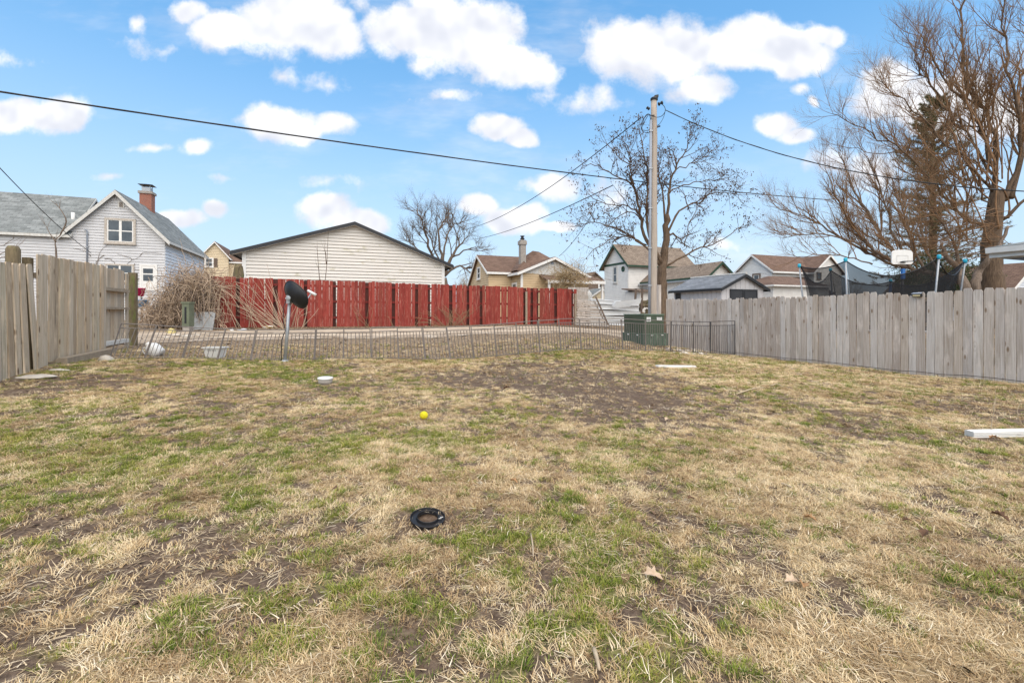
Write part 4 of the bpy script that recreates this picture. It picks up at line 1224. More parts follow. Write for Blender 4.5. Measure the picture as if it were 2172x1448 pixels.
for (q0, q1) in ((.50, 1.36), (1.39, 2.28)):
    mb = MB(); mb.boxax(o_ + a_ * q0 + Z * (zb + .1) + n_ * .03, a_ * (q1 - q0), Z * (2.45 - zb - .1), n_ * .035); d_ = mb.build('door', M_shed_dark, root)
    mb = MB()
    for e0, e1, f0, f1 in ((q0, q0 + .07, zb + .1, 2.45), (q1 - .07, q1, zb + .1, 2.45), (q0 + .07, q1 - .07, 2.38, 2.45), (q0 + .07, q1 - .07, zb + .1, zb + .2)):
        mb.boxax(o_ + a_ * e0 + Z * f0 + n_ * .065, a_ * (e1 - e0), Z * (f1 - f0), n_ * .018)
    mb.build('door_frame', M_black_trim, d_)
MB().boxax(oL + aL * (DS - .55) + Z * 1.5 + nL * .03, aL * .4, Z * .85, nL * .02).build('side_window', M_blackp, root)
mb = MB(); mb.tube([fr.L(WS / 2, -.22, 3.24), fr.L(WS / 2, DS + .22, 3.24)], .06, 6); mb.build('ridge_cap', M_trim_grey, root)

# ------------------------------------------------------------------ white house with brown roof (right), low hipped annex in front
fr = Fr(1638, 50.0)
root = thing('white_farmhouse', 'white house with brown roof and two gables right of the shed', 'house', fr.L(5, 2, .7))
block(root, fr, 10.4, 4.8, .6, 5.95, 5.95, 7.75, 'u', wall=M_siding_house, roof=M_roof_brown, trim=M_white, side=M_siding_house, faces='FL', pitch=.16, oh=.45, og=.35, rake=.2)
block(root, fr, 4.6, 6, .6, 5.9, 5.9, 7.7, 'v', wall=M_siding_house, roof=M_roof_brown, trim=M_white, side=M_siding_house, faces='F', pitch=.16, oh=.4, og=.35, s0=5.4, t0=-.8, rake=.2)
oL, aL, nL = face(fr, 'L', 1, 1)
window(root, oL, aL, nL, 1.6, 2.35, 4.2, 5.5, frame=M_darkwood, fw=.16, sash=M_white)
window(root, fr.L(5.4, -.8, 0), fr.u, -fr.v, .5, 1.1, 5.0, 5.7, frame=M_darkwood, fw=.06)
mb = MB(); mb.boxax(fr.L(0, -3.4, 3.2), fr.u * 5.0, fr.v * 3.3 + Z * 1.9, Z * .14); mb.build('lower_roof', M_roof_brown, root)
mb = MB(); mb.boxax(fr.L(.1, -3.1, .6), fr.u * 4.8, fr.v * 3.1, Z * 2.7); mb.build('lower_wall', M_siding_house, root)
fr = Fr(1640, 42.0)
root = thing('hipped_garage', 'low white garage with brown hipped roof in front of the white farmhouse', 'garage', fr.L(2, 2, .6))
MB().boxax(fr.L(0, 0, .5), fr.u * 7.5, fr.v * 4.6, Z * 3.3).build('wall', M_siding_house, root)
mb = MB(); q_ = [fr.L(-.4, -.4, 3.75), fr.L(7.9, -.4, 3.75), fr.L(7.9, 5.0, 3.75), fr.L(-.4, 5.0, 3.75)]; pk = [fr.L(2.2, 2.3, 4.85), fr.L(5.3, 2.3, 4.85)]
for f_ in ((q_[0], q_[1], pk[1], pk[0]), (q_[1], q_[2], pk[1]), (q_[2], q_[3], pk[0], pk[1]), (q_[3], q_[0], pk[0])):
    mb.poly(f_, [(p.dot(fr.u), p.z * 2.5) for p in f_])
mb.poly(q_[::-1]); mb.build('hip_roof', M_roof_brown, root)
MB().boxax(fr.L(-.42, -.44, 3.66), fr.u * 8.3, fr.v * .04, Z * .14).build('fascia', M_white, root)
MB().boxax(fr.L(-.44, -.40, 3.66), fr.u * .04, fr.v * 5.4, Z * .14).build('fascia', M_white, root)

# ------------------------------------------------------------------ pale blue house at the far right edge, and the neighbour's eave
fr = Fr(2142, 30.0)
root = thing('pale_blue_house', 'pale blue gabled house with brown roof far beyond fence at right edge', 'house', fr.L(2, 2, .5))
block(root, fr, 5.0, 7, .4, 2.9, 2.9, 4.55, 'v', wall=M_siding_side, roof=M_roof_brown, trim=M_white, side=M_siding_side, faces='F', oh=.3, og=.3, pitch=.16)
e0 = P(2094, 530, 11.2); EV = V; EU = U
root = thing('neighbour_garage', 'white gutter and grey shingled eave of a building at the right edge', 'garage', (e0.x + 2.2, e0.y - 2.5, gz(e0.x + 2, e0.y - 2)))
ex_ = e0 - EV * 5.5
mb = MB(); hi = [e0 + Z * .06, ex_ + Z * .06, ex_ + EU * 3.2 + Z * .50, e0 + EU * 3.2 + Z * .50]
if (hi[1] - hi[0]).cross(hi[2] - hi[1]).z < 0: hi = hi[::-1]
uvs = [((p - e0).dot(EV), (p - e0).dot(EU)) for p in hi]
mb.poly(hi, uvs); lo = [p - Z * .09 for p in hi]; mb.poly(lo[::-1], uvs[::-1])
for k_ in range(4): mb.poly([lo[k_], lo[(k_ + 1) % 4], hi[(k_ + 1) % 4], hi[k_]], [(0, 0), (.1, 0), (.1, .1), (0, .1)])
mb.build('roof', M_roof_grey, root)
mb = MB(); g0 = e0 - EU * .10 - Z * .09
prof = [(0, .125), (.012, .125), (.012, .02), (.03, 0), (.085, 0), (.10, .02), (.115, .12), (.13, .125), (.128, .11), (.11, .0), (.09, -.015), (.02, -.015), (0, .01)]
poly_ = [g0 - EU * .0 + EU * (.13 - a) + Z * b for a, b in prof]
mb.prism(poly_, -EV * 5.5); mb.build('gutter', M_white, root)
MB().boxax(e0 + EU * .04 - Z * .20 + EV * -.02, EU * .03, -EV * 5.4, Z * .15).build('fascia', M_white, root)
MB().boxax(e0 + EU * .07 - Z * .19 - EV * .05, EU * .62, -EV * 5.3, Z * .02).build('soffit', M_trim_grey, root)
MB().boxax(e0 + EU * .75 - EV * .45 - Z * (e0.z - gz(e0.x + 1, e0.y)), EU * 2.3, -EV * 4.6, Z * (e0.z - gz(e0.x + 1, e0.y) - .01)).build('wall', M_siding_side, root)
MB().prism([e0 - EV * .12 - Z * .22 + EU * .30, e0 - EV * .12 - Z * .03 + EU * .10, e0 - EV * .12 + EU * 3.1 + Z * .34, e0 - EV * .12 + EU * 3.1 - Z * .22], -EV * .04).build('gable_end', M_siding_side, root)
# ================================================================== wooden fences
def board_mesh(name, w, h, th, mat, ear=.03, seed=0):
    """dog-eared picket: x across, y thickness, z up from 0"""
    r = random.Random(seed)
    e1, e2 = ear * r.uniform(.7, 1.2), ear * r.uniform(.7, 1.2)
    n1, n2 = r.uniform(-.006, .006), r.uniform(-.006, .006)
    pr = [(-w / 2, 0), (w / 2, 0), (w / 2 + n1, h * .5), (w / 2, h - e1), (w / 2 - ear * .5, h - .006 * r.random()), (-w / 2 + ear * .5, h), (-w / 2, h - e2), (-w / 2 + n2, h * .5)]
    mb = MB(); mb.prism([(x, -th / 2, z) for x, z in pr], (0, th, 0))
    return mesh_of(mb, name, mat)

# ---- right fence
root = thing('wooden_fence', 'long weathered grey picket fence along the right side of the yard', 'fence', on(8, 12.5))
d = (RF1 - RF0).normalized(); nrm = Vector((-d.y, d.x, 0))        # towards the camera
if nrm.x > 0: nrm = -nrm
pitch = .158
BM = [board_mesh('fence_board', .1455, 1.83, .018, M_greywood, .048, s) for s in range(6)]
ang = math.atan2(d.y, d.x)
n_b = int(((RF1 - RF0).length + 5.2) / pitch)
for k_ in range(n_b):
    p = RF0 - d * 5.2 + d * (pitch * k_)
    b_ = piece('fence_board', BM[k_ % 6 if random.random() < .5 else random.randrange(6)], root, (p.x, p.y, gz(p.x, p.y) - .03 + random.gauss(0, .006)),
               (random.gauss(0, .004), random.gauss(0, .004), ang + random.gauss(0, .022)), (random.uniform(.97, 1.02), 1, 1 + random.gauss(.008, .008)))
    if k_ == 5 or random.random() < .5: b_.rotation_euler.z += math.pi
for zz in (.35, 1.05, 1.6):
    mb = MB(); a0 = RF0 - d * 5.2 - nrm * .05; L_ = (RF1 - RF0).length + 5.2
    npts = 8
    for i in range(npts):
        p0 = a0 + d * (L_ * i / npts); p1 = a0 + d * (L_ * (i + 1) / npts)
        p0.z = gz(p0.x, p0.y) + zz; p1.z = gz(p1.x, p1.y) + zz
        mb.boxax(p0 - nrm * .038, p1 - p0, nrm * .038, Z * .085)
    mb.build('rail', M_railwood, root)
for i in range(8):
    p = RF0 - d * 5.0 + d * (2.1 * i) - nrm * .14
    MB().boxax((p.x - .045, p.y - .045, gz(p.x, p.y) - .2), (.09, 0, 0), (0, .09, 0), Z * 1.95).build('post', M_railwood, root)
p = RF1 + d * .16
MB().boxax((p.x - .06, p.y - .06, gz(p.x, p.y) - .1), d * .12, nrm * .12, Z * 2.45).build('end_post', M_greywood, root)
# thin black edging wire along its foot
pts = []
for i in range(30):
    p = RF0 - d * 4 + d * (.40 * i) + nrm * (.03 + .05 * N1(i * .5, 2)); pts.append((p.x, p.y, gz(p.x, p.y) + .075 + .10 * (N2(i * .35, 7.) - .5)))
o_ = single(MB().tube(pts, .006, 5), 'edging_wire', M_cable, 'thin black wire strung along the foot of the right fence', 'wire', pts[15], True)

# ---- left fence: leaning pickets, tall panel, open section with shelves
ld = (LF1 - LF0).normalized(); lang = math.atan2(ld.y, ld.x); ln_ = Vector((ld.y, -ld.x, 0))      # ln_ towards the yard
if ln_.x < 0: ln_ = -ln_
def lpt(px, base=LF0, dr=ld):
    k_ = (px - CX) / F
    t_ = (k_ * base.y - base.x) / (dr.x - k_ * dr.y)
    return base + dr * t_
root = thing('old_picket_fence', 'old brown pickets leaning apart at the left edge of the yard', 'fence', on(-6.9, 5.9))
BO = [board_mesh('picket', .135, 1.70, .02, M_oldwood, .03, 20 + s) for s in range(4)]
tops = [(-52, 552), (-38, 553), (-24, 552), (-10, 553), (3, 554), (16, 557), (31, 559), (46, 562), (61, 563)]
bots = [(-45, 828), (-30, 824), (-16, 820), (-2, 817), (8, 812), (25, 808), (41, 805), (57, 801), (78, 793)]
for k_, (a, b) in enumerate(zip(tops, bots)):
    q0 = lpt(b[0]); q1 = lpt(a[0])
    lean = math.atan2((q0 - q1).dot(ld), 1.7)
    m_ = Matrix.Rotation(lang, 4, 'Z') @ Matrix.Rotation(-lean, 4, 'Y')
    o_ = piece('picket', BO[k_ % 4], root, (q0.x, q0.y, gz(q0.x, q0.y) - .04), m_.to_euler(), (1, 1, 1.0 + .01 * random.random()))
for zz in (.45, 1.35):
    q0 = lpt(-70) - ln_ * .05; q1 = lpt(66) - ln_ * .05
    q0.z = gz(q0.x, q0.y) + zz; q1.z = gz(q1.x, q1.y) + zz
    MB().boxax(q0, q1 - q0, -ln_ * .04, Z * .09).build('rail', M_railwood, root)
pp = lpt(58) - ln_ * .16
MB().lathe((pp.x, pp.y, gz(pp.x, pp.y) - .1), [(.085, 0), (.09, 1.0), (.085, 1.98), (.06, 2.03), (0, 2.04)], 12).build('mossy_post', M_mosswood, root, True)

root = thing('panel_fence', 'tall brown board panel with open shelves and end post on the left', 'fence', on(-8.4, 9))
BP = [board_mesh('fence_board', .165, 1.84, .02, M_oldwood, .012, 40 + s) for s in range(5)]
sA = (lpt(76) - LF0).dot(ld); sB = (lpt(224) - LF0).dot(ld); nb = 16
def lgz(s): 
    q = LF0 + ld * s; return gz(q.x, q.y)
def ltop(s):       # top edge of the panel, nearly level
    return lerp(2.28, 2.35, (s - sA) / (sB - sA))
def lbot(s): return lerp(.50, .56, (s - sA) / (sB - sA))
for k_ in range(nb):
    s_ = sA + (sB - sA) * (k_ + .5) / nb; q = LF0 + ld * s_ + ln_ * (.0 if k_ % 2 else .016)
    hh = ltop(s_) - lbot(s_)
    o_ = piece('fence_board', BP[random.randrange(5)], root, (q.x, q.y, lbot(s_) + random.gauss(0, .008) - (.0 if k_ > 1 else .06)), (0, random.gauss(0, .004), lang), ((sB - sA) / nb / .175, 1, (hh + (.06 if k_ < 2 else 0)) / 1.84))
sC = (lpt(277) - LF0).dot(ld); back = -ln_ * .13
for k_ in range(7):
    s_ = sB + (sC - sB) * (k_ + .5) / 7; q = LF0 + ld * s_ + back
    piece('fence_board', BP[random.randrange(5)], root, (q.x, q.y, lbot(s_) - .02), (0, random.gauss(0, .006), lang), ((sC - sB) / 7 / .170, 1, (1.80 + random.gauss(0, .02)) / 1.84))
def lrect(s0, s1, z0, z1, d0, d1, name, mat):
    q = LF0 + ld * s0 + ln_ * d0; q.z = z0
    return MB().boxax(q, ld * (s1 - s0), ln_ * (d1 - d0), Z * (z1 - z0)).build(name, mat, root)
def zat(px, py):
    q = lpt(px); return EYE - (py - HY) / F * q.y
lrect(sB - .05, sC - .02, zat(250, 618) , zat(250, 611.5), -.115, -.01, 'shelf_rail', M_railwood)
lrect(sB - .05, sC - .02, zat(250, 656), zat(250, 651.5), -.115, -.01, 'shelf_rail', M_railwood)
lrect(sB - .05, sC - .02, lbot(sC) + .02, lbot(sC) + .11, -.115, -.02, 'bottom_rail', M_trim_grey)
lrect(sC - .03, sC + .14, lbot(sC) - .15, 2.30, -.1, -.075, 'end_board', M_oldwood)
lrect(sC + .24, sC + .40, lbot(sC) - .3, 2.34, -.12, .04, 'end_post', M_mosswood)
lrect(sA + 0.05, sB, 1.9, 1.99, -.06, -.012, 'rail', M_railwood); lrect(sA + 0.05, sB, .8, .89, -.06, -.012, 'rail', M_railwood)
lrect(sA - .04, sA + .06, .35, 2.22, -.15, -.05, 'post', M_mosswood)
# sleeper under the panel
q0 = lpt(108) + ln_ * .06; q1 = lpt(222) + ln_ * .05
q0.z = gz(q0.x, q0.y) - .02; q1.z = gz(q1.x, q1.y) - .02
dd = (q1 - q0)
o_ = single(MB().boxax(q0, dd, ln_ * .15, Z * .12), 'timber_sleeper', M_railwood, 'weathered timber sleeper lying along the foot of the board panel', 'timber', q0)

# ---- red fence
root = thing('red_fence', 'worn red stained board fence with dark gaps in front of white garage', 'fence', on(-4, 19.7))
rang = math.atan2(rdir.y, rdir.x); RL = (RD1 - RD0).length
def rs(px):
    k_ = (px - CX) / F; return (k_ * RD0.y - RD0.x) / (rdir.x - k_ * rdir.y)
gaps = [(505, 9), (584, 9), (648, 8), (710, 8), (778, 7), (834, 7), (883, 6), (911, 6.5), (956, 7), (992, 6.5), (1020, 6), (1062, 2), (1075, 2), (1113, 7), (1127, 5), (1141, 6), (1178, 5.5), (1214, 5)]
edges = [(rs(448), rs(448))] + [(rs(c - w_ / 2), rs(c + w_ / 2)) for c, w_ in gaps] + [(RL, RL)]
def rtop(s): return lerp(2.655, 2.47, s / RL)
def rbot(s):
    q = RD0 + rdir * s; return gz(q.x, q.y) - .02
BR = [board_mesh('fence_board', .14, 1.85, .018, M_red, .03, 60 + s) for s in range(6)]
for i in range(len(edges) - 1):
    s0, s1 = edges[i][1], edges[i + 1][0]
    n_ = max(1, round((s1 - s0) / .142)); pw = (s1 - s0) / n_
    for k_ in range(n_):
        s_ = s0 + pw * (k_ + .5); q = RD0 + rdir * s_ + rnrm * .02
        zb_ = rbot(s_); h_ = rtop(s_) - zb_ + random.gauss(0, .012)
        piece('fence_board', BR[random.randrange(6)], root, (q.x, q.y, zb_), (random.gauss(0, .006), random.gauss(0, .006), rang + (math.pi if random.random() < .5 else 0)), (pw / .1435, 1, h_ / 1.85))
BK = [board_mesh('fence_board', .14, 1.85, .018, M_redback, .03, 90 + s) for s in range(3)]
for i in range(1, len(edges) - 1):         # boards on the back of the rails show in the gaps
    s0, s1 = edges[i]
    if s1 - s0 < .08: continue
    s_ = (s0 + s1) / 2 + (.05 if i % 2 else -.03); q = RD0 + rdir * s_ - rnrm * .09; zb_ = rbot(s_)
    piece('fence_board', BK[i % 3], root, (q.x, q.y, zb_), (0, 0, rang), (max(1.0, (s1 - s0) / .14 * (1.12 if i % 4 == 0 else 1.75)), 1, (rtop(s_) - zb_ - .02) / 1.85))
for zz in (.35, 1.0, 1.62):
    q0 = RD0 + rdir * .0 - rnrm * .035; q1 = RD0 + rdir * RL - rnrm * .035
    q0.z = rbot(0) + zz; q1.z = rbot(RL) + zz - .02
    MB().boxax(q0, q1 - q0, -rnrm * .04, Z * .09).build('rail', M_redrail, root)
for s_ in (rs(1113), rs(1217)):
    q = RD0 + rdir * s_ + rnrm * .05
    MB().boxax((q.x, q.y, rbot(s_) - .05), rdir * .09, rnrm * .06, Z * 1.62).build('prop_board', M_railwood, root)
# ragged stump of an old post behind the fence
q = P(506, 596, 18.4); q.z = gz(q.x, q.y) - .1
mb = MB().lathe(q, [(.17, 0), (.17, 1.9), (.19, 2.15), (.15, 2.45), (.10, 2.52), (0, 2.48)], 11)
mb.v = [(x + random.gauss(0, .014), y + random.gauss(0, .014), z + (random.gauss(0, .05) if z > q.z + 2.2 else 0)) for x, y, z in mb.v]
single(mb, 'broken_post', M_mosswood, 'thick ragged wooden post sticking up behind the red fence', 'post', q)

# ================================================================== low wire garden fence, panel by panel
root = thing('wire_garden_fence', 'low brown wire border fence of many panels across the back of yard', 'wire fence', on(-1, 11.4))
tops_px = {229: (258, 686), 305: (334, 690), 385: (409, 694), 460: (480, 696), 531: (546, 699), 602: (613, 699), 667: (671, 698), 729: (730, 697), 789: (788, 696), 847: (843, 695), 904: (897, 694),
           957: (948, 693), 1007: (998, 692), 1055: (1047, 688), 1101: (1094, 684), 1147: (1141, 680), 1191: (1185, 677), 1234: (1229, 677), 1275: (1271, 676), 1322: (1319, 676), 1370: (1370, 679), 1423: (1424, 681), 1471: (1471, 682), 1507: (1508, 682), 1560: (1560, 681)}
foot = []; head = []
for px, py in WIRE:
    x, y = wire_line(px)
    f_ = Vector((x, y, gz(x, y) - .01))
    tx, ty = tops_px[px]
    lean_back = .22 if px < 600 else (.10 if px < 1000 else 0.0)
    Yt = y + lean_back
    if px < 640: h_ = f_ + Vector(((tx - px) / F * y + lean_back * (px - CX) / F, lean_back, EYE - (ty - HY) / F * Yt - f_.z))
    else: h_ = P(tx, ty, Yt)
    foot.append(f_); head.append(h_)
for i in range(len(foot) - 1):
    a, b, c, e = foot[i], foot[i + 1], head[i + 1], head[i]
    dark = i >= 21
    mt = M_wiredark if dark else M_wirefence
    sag = Vector((random.gauss(0, .01), random.gauss(0, .012), random.gauss(0, .012)))
    mb = MB(); rr = .0125 if not dark else .014
    A, B, C, E = a.copy(), b.lerp(a, .03), c.lerp(e, .03) + sag, e + sag * .5
    mb.tube([A - Z * .06, E], rr, 5); mb.tube([B - Z * .06, C], rr, 5)
    lo0, lo1 = A.lerp(E, .05), B.lerp(C, .05); mb.tube([lo0, lo1], .009, 4)
    up0, up1 = A.lerp(E, .88), B.lerp(C, .88); mb.tube([up0, up1], .009, 4); mb.tube([E, C], .010, 4)
    pn = mb.build('panel', mt, root)
    nbars = max(5, int((b - a).length / .078))
    for k_ in range(1, nbars):
        t_ = k_ / nbars + random.gauss(0, .006)
        q0 = lo0.lerp(lo1, t_); q1 = up0.lerp(up1, t_); mid = q0.lerp(q1, .5) + Vector((random.gauss(0, .006), random.gauss(0, .006), 0))
        MB().tube([q0, mid, q1], .0082, 4, False).build('bar', mt, pn)

# ================================================================== satellite dish
fx, fy = wire_line(608); base = on(fx + .02, fy - .12)
topp = P(614, 640, base.y)
root = thing('satellite_dish', 'black oval satellite dish on a grey pole at the back of yard', 'satellite dish', base)
MB().tube([base - Z * .05, topp], [.034, .031], 12).build('pole', M_galv, root, True)
MB().lathe(base - Z * .02, [(.09, 0), (.09, .03), (.06, .05), (.045, .055)], 14).build('base_collar', M_galv, root, True)
cen = P(623.5, 626.5, base.y - .10)
nd = Vector((.40, .86, .30)).normalized()           # the dish looks away from the camera, up and right
xr = Vector((.78, 0, -.55)); xr = (xr - nd * xr.dot(nd)).normalized(); yr = nd.cross(xr).normalized()
mb = MB(); nr, na = 9, 36; A_, B_ = .335, .248
rows = []
def dishpt(rn, th, off):
    c_, s_ = math.cos(th), math.sin(th)
    ex_ = abs(c_) ** (2 / 2.3) * (1 if c_ > 0 else -1); ey_ = abs(s_) ** (2 / 2.3) * (1 if s_ > 0 else -1)
    return cen + xr * (A_ * rn * ex_) + yr * (B_ * rn * ey_) + nd * (.11 * rn * rn - .055 + off)
for off in (0.0, .012):
    for i in range(nr + 1):
        for j in range(na):
            mb.v.append(tuple(dishpt(max(i / nr, .001), 2 * math.pi * j / na, off)))
st = (nr + 1) * na
for i in range(nr):
    for j in range(na):
        l_ = (j + 1) % na
        mb.f.append((i * na + j, (i + 1) * na + j, (i + 1) * na + l_, i * na + l_))
        mb.f.append((st + i * na + j, st + i * na + l_, st + (i + 1) * na + l_, st + (i + 1) * na + j))
for j in range(na):
    l_ = (j + 1) % na; mb.f.append((nr * na + j, st + nr * na + j, st + nr * na + l_, nr * na + l_))
dish = mb.build('reflector', M_blackp, root, True)
MB().tube([dishpt(1.0, 2 * math.pi * j / 40, .004) for j in range(41)], .011, 6).build('rim', M_blackp, dish, True)
mb = MB(); bc = topp + Z * .02 - Vector((0, .03, 0))
mb.boxax(bc + Vector((-.035, -.035, -.06)), (.07, 0, 0), (0, .10, 0), (0, 0, .16)); mb.boxax(bc + Vector((-.01, -.055, .02)), (.085, 0, .02), (0, .05, 0), (-.02, 0, .09))
mb.tube([bc + Vector((-.06, -.02, .05)), bc + Vector((.11, -.02, .03))], .016, 8); mb.lathe(bc + Vector((.03, -.05, .06)), [(.045, 0), (.045, .03), (.02, .035)], 10, (0, -1, 0))
mb.build('bracket', M_galv, root)
arm0 = cen - yr * .16 + nd * .0 if yr.z > 0 else cen + yr * .16
arm1 = cen + nd * .30 + Vector((.14, 0, -.02))
MB().tube([cen + xr * .1 + nd * .0, cen + xr * .26 + nd * .08, arm1], .014, 6).build('feed_arm', M_galv, root, True)
MB().tube([arm1 - xr * .09 + nd * -.03, arm1 + xr * .10 + nd * .03], [.026, .034], 10).build('feed_horn', M_plaswhite, root, True)
cp_ = [topp + Vector((-.05, -.05, .03)), topp + Vector((-.10, -.05, -.12)), topp + Vector((-.11, -.05, -.40)), topp + Vector((-.06, -.06, -.62)), base + Vector((-.05, -.05, .45)), base + Vector((-.045, -.05, .0))]
MB().tube(cp_, .008, 5).build('cable', M_cable, root, True)

# ================================================================== utility pole with conduit and hardware
pb = P(1385, 680, 19.0); pb.z = gz(pb.x, pb.y); PT = P(1387.5, 212, 19.0)
root = thing('utility_pole', 'tall pale wooden utility pole with grey conduit beside green utility box', 'utility pole', pb)
npz = 12; mb = MB()
mb.tube([pb.lerp(PT, i / npz) + Vector((random.gauss(0, .006), random.gauss(0, .006), 0)) - Z * (.2 if i == 0 else 0) for i in range(npz + 1)], [lerp(.175, .118, i / npz) for i in range(npz + 1)], 16)
mb.build('shaft', M_pole, root, True)
c0 = pb + Vector((-.20, -.12, 0)); c1 = P(1380.5, 255, 18.88)
MB().tube([c0, c0.lerp(c1, .5), c1], .052, 10).build('conduit', M_conduit, root, True)
mb = MB()
for t_ in (.08, .25, .42, .6, .78, .95):
    q = c0.lerp(c1, t_); mb.boxax(q + Vector((-.075, -.062, -.02)), (.15, 0, 0), (0, .09, 0), (0, 0, .05))
mb.build('strap', M_galv, root)
mb = MB(); t0_ = PT
mb.lathe(t0_ - Z * .02, [(.15, 0), (.155, .07), (.12, .11), (.05, .13), (0, .13)], 14); mb.boxax(t0_ + Vector((.0, -.08, .06)), (.16, 0, .03), (0, .16, 0), (0, 0, .10))
mb.build('pole_cap', M_blackp, root)
mb = MB()
mb.lathe(P(1394, 222, 18.9) + Vector((.03, 0, 0)), [(.03, 0), (.075, .02), (.075, .07), (.035, .09), (.035, .12), (.07, .14), (.07, .2), (0, .22)], 12, (1, -.2, .4))
mb.lathe(P(1378, 232, 18.9), [(.03, 0), (.06, .02), (.06, .06), (.03, .08), (.06, .10), (.06, .14), (0, .16)], 12, (-1, -.2, .5))
mb.tube([P(1388, 245, 18.85), P(1379, 245, 18.82)], .02, 6); mb.tube([P(1394, 271, 18.8), P(1399, 267, 18.75)], .02, 6); mb.lathe(P(1399, 268, 18.75), [(0, -.04), (.035, -.02), (.035, .02), (0, .04)], 8)
mb.build('insulator', M_blackp, root, True)
def loop3(pts_px, Y0, r=.012, name='jumper_wire'):
    MB().tube([P(a, b, Y0 + c) for a, b, c in pts_px], r, 5).build(name, M_cable, root, True)
def smooth(pts, n=5):
    out = []
    p = [Vector(q) for q in pts]
    for i in range(len(p) - 1):
        p0 = p[max(i - 1, 0)]; p1 = p[i]; p2 = p[i + 1]; p3 = p[min(i + 2, len(p) - 1)]
        for k_ in range(n):
            t = k_ / n
            out.append(.5 * ((2 * p1) + (-p0 + p2) * t + (2 * p0 - 5 * p1 + 4 * p2 - p3) * t * t + (-p0 + 3 * p1 - 3 * p2 + p3) * t ** 3))
    return out + [p[-1]]
def jump(pts_px, Y0, r=.013):
    MB().tube(smooth([P(a, b, Y0 + c) for a, b, c in pts_px]), r, 5).build('jumper_wire', M_cable, root, True)
jump([(1400, 218, 0), (1409, 226, -.1), (1411, 236, -.15), (1404, 246, -.1), (1393, 249, -.12), (1383, 246, -.1), (1376, 242, 0)], 18.9)
jump([(1411, 236, -.1), (1407, 250, -.1), (1400, 262, -.1), (1394, 268, -.1)], 18.9, .010)
jump([(1374, 243, 0), (1365, 252, 0), (1360, 268, 0), (1363, 278, 0), (1372, 282, 0), (1378, 281, 0)], 18.9)
jump([(1376, 243, 0), (1367, 258, 0), (1361, 274, 0), (1368, 277, 0), (1377, 276, 0)], 18.9)
jump([(1380, 254, 0), (1378, 245, 0), (1374, 242, 0), (1368, 248, 0), (1362, 265, 0)], 18.9)

# ---- overhead wires: each hangs between two real points
def wire(label, a, b, sag, r, name='overhead_wire', n=40, twist=0.0):
    a, b = Vector(a), Vector(b); pts = []
    for i in range(n + 1):
        t = i / n; p = a.lerp(b, t); p.z -= sag * 4 * t * (1 - t); pts.append(p)
    mb = MB().tube(pts, r, 6)
    if twist:
        pt2 = [p + Vector((math.cos(i * 1.1) * twist, 0, math.sin(i * 1.1) * twist)) for i, p in enumerate(pts)]
        mb.tube(pt2, r * .7, 5)
    return single(mb, name, M_cable, label, 'wire', tuple(a), True)
wire('long thick wire crossing the whole sky from upper left to the right tree', P(-260, 155, 9.0), P(1760, 424, 27.0), .30, .020, twist=.012)
wire('wire running from the pole top down to the right trees', P(1412, 234, 18.8), P(2260, 409, 12.0), .75, .016, twist=.014)
wire('upper wire falling from the pole top left to the bare tree behind garage', P(1360, 249, 18.9), P(978, 488, 46.0), .9, .020)
wire('lower straight wire falling left from behind the leafy tree', P(1300, 393, 24.0), P(1000, 508, 60.0), .5, .024)
wire('wire dropping from the leafy tree to the tan house roof', P(1262, 445, 24.0), P(1186, 543, 38.0), .25, .018)
wire('wire at upper left running down to the mast of the blue grey house', P(-120, 225, 16.0), MAST, .35, .020)

# ================================================================== green utility box
bx0 = P(1367, 735, 14.6); bx0.z = gz(bx0.x, bx0.y) - .03
root = thing('utility_box', 'green two tier metal utility box beside the wooden pole', 'utility box', bx0)
wR, wL = .95, 1.22
def bev(o, a, b, h, mat, name, bevel=.02, parent=None):
    ob = MB().boxax((0, 0, 0), a, b, Z * h).build(name, mat, None)
    ob.parent = parent or root; ob.location = Vector(o) - worg(parent or root)
    m_ = ob.modifiers.new('bevel', 'BEVEL'); m_.width = bevel; m_.segments = 2
    return ob
ob = bev(bx0, U * wR, V * wL, .40, M_boxside, 'base')
up0 = bx0 + Z * .40 - U * .0 + V * .03
ob = bev(bx0 + Z * .402 + U * .03 + V * .06, U * (wR - .16), V * (wL - .10), .62, M_boxgreen, 'cabinet')
MB().boxax(bx0 + Z * 1.012 + U * .015 + V * .045, U * (wR - .13), V * (wL - .07), Z * .028).build('lid', M_boxtop, root)
MB().boxax(bx0 + Z * .392 - U * .015 - V * .015, U * (wR + .03), V * (wL + .03), Z * .018).build('base_rim', M_boxtop, root)
cab = bx0 + Z * .402 + U * .03 + V * .06
for (s_, z_, w_, h_, ax_) in ((.10, .40, .16, .14, 'F'), (.50, .44, .2, .10, 'F')):
    lab = MB().boxax(cab + U * s_ + Z * z_ - V * .006, U * w_, V * .004, Z * h_).build('warning_label', M_plaswhite, root)
    mb = MB()
    for k_ in range(3): mb.boxax(cab + U * (s_ + .02) + Z * (z_ + .02 + .035 * k_) - V * .0075, U * (w_ - .04), V * .001, Z * .012)
    mb.build('print', M_black_trim, lab)
mb = MB()
for e0, e1, z0_, z1_ in ((.62, 1.06, .10, .106), (.62, 1.06, .5, .506), (.62, .626, .10, .506), (1.054, 1.06, .10, .506)):
    mb.boxax(cab - U * .004 + V * e0 + Z * z0_, V * (e1 - e0), U * .008, Z * (z1_ - z0_))
mb.build('hatch_edge', M_black_trim, root)
mb = MB()
for s_ in (.25, .65): mb.boxax(bx0 + U * s_ - V * .02 + Z * .345, U * .08, V * .03, Z * .02)
for s_ in (.3, .8): mb.boxax(bx0 + V * s_ - U * .02 + Z * .34, V * .09, U * .03, Z * .03)
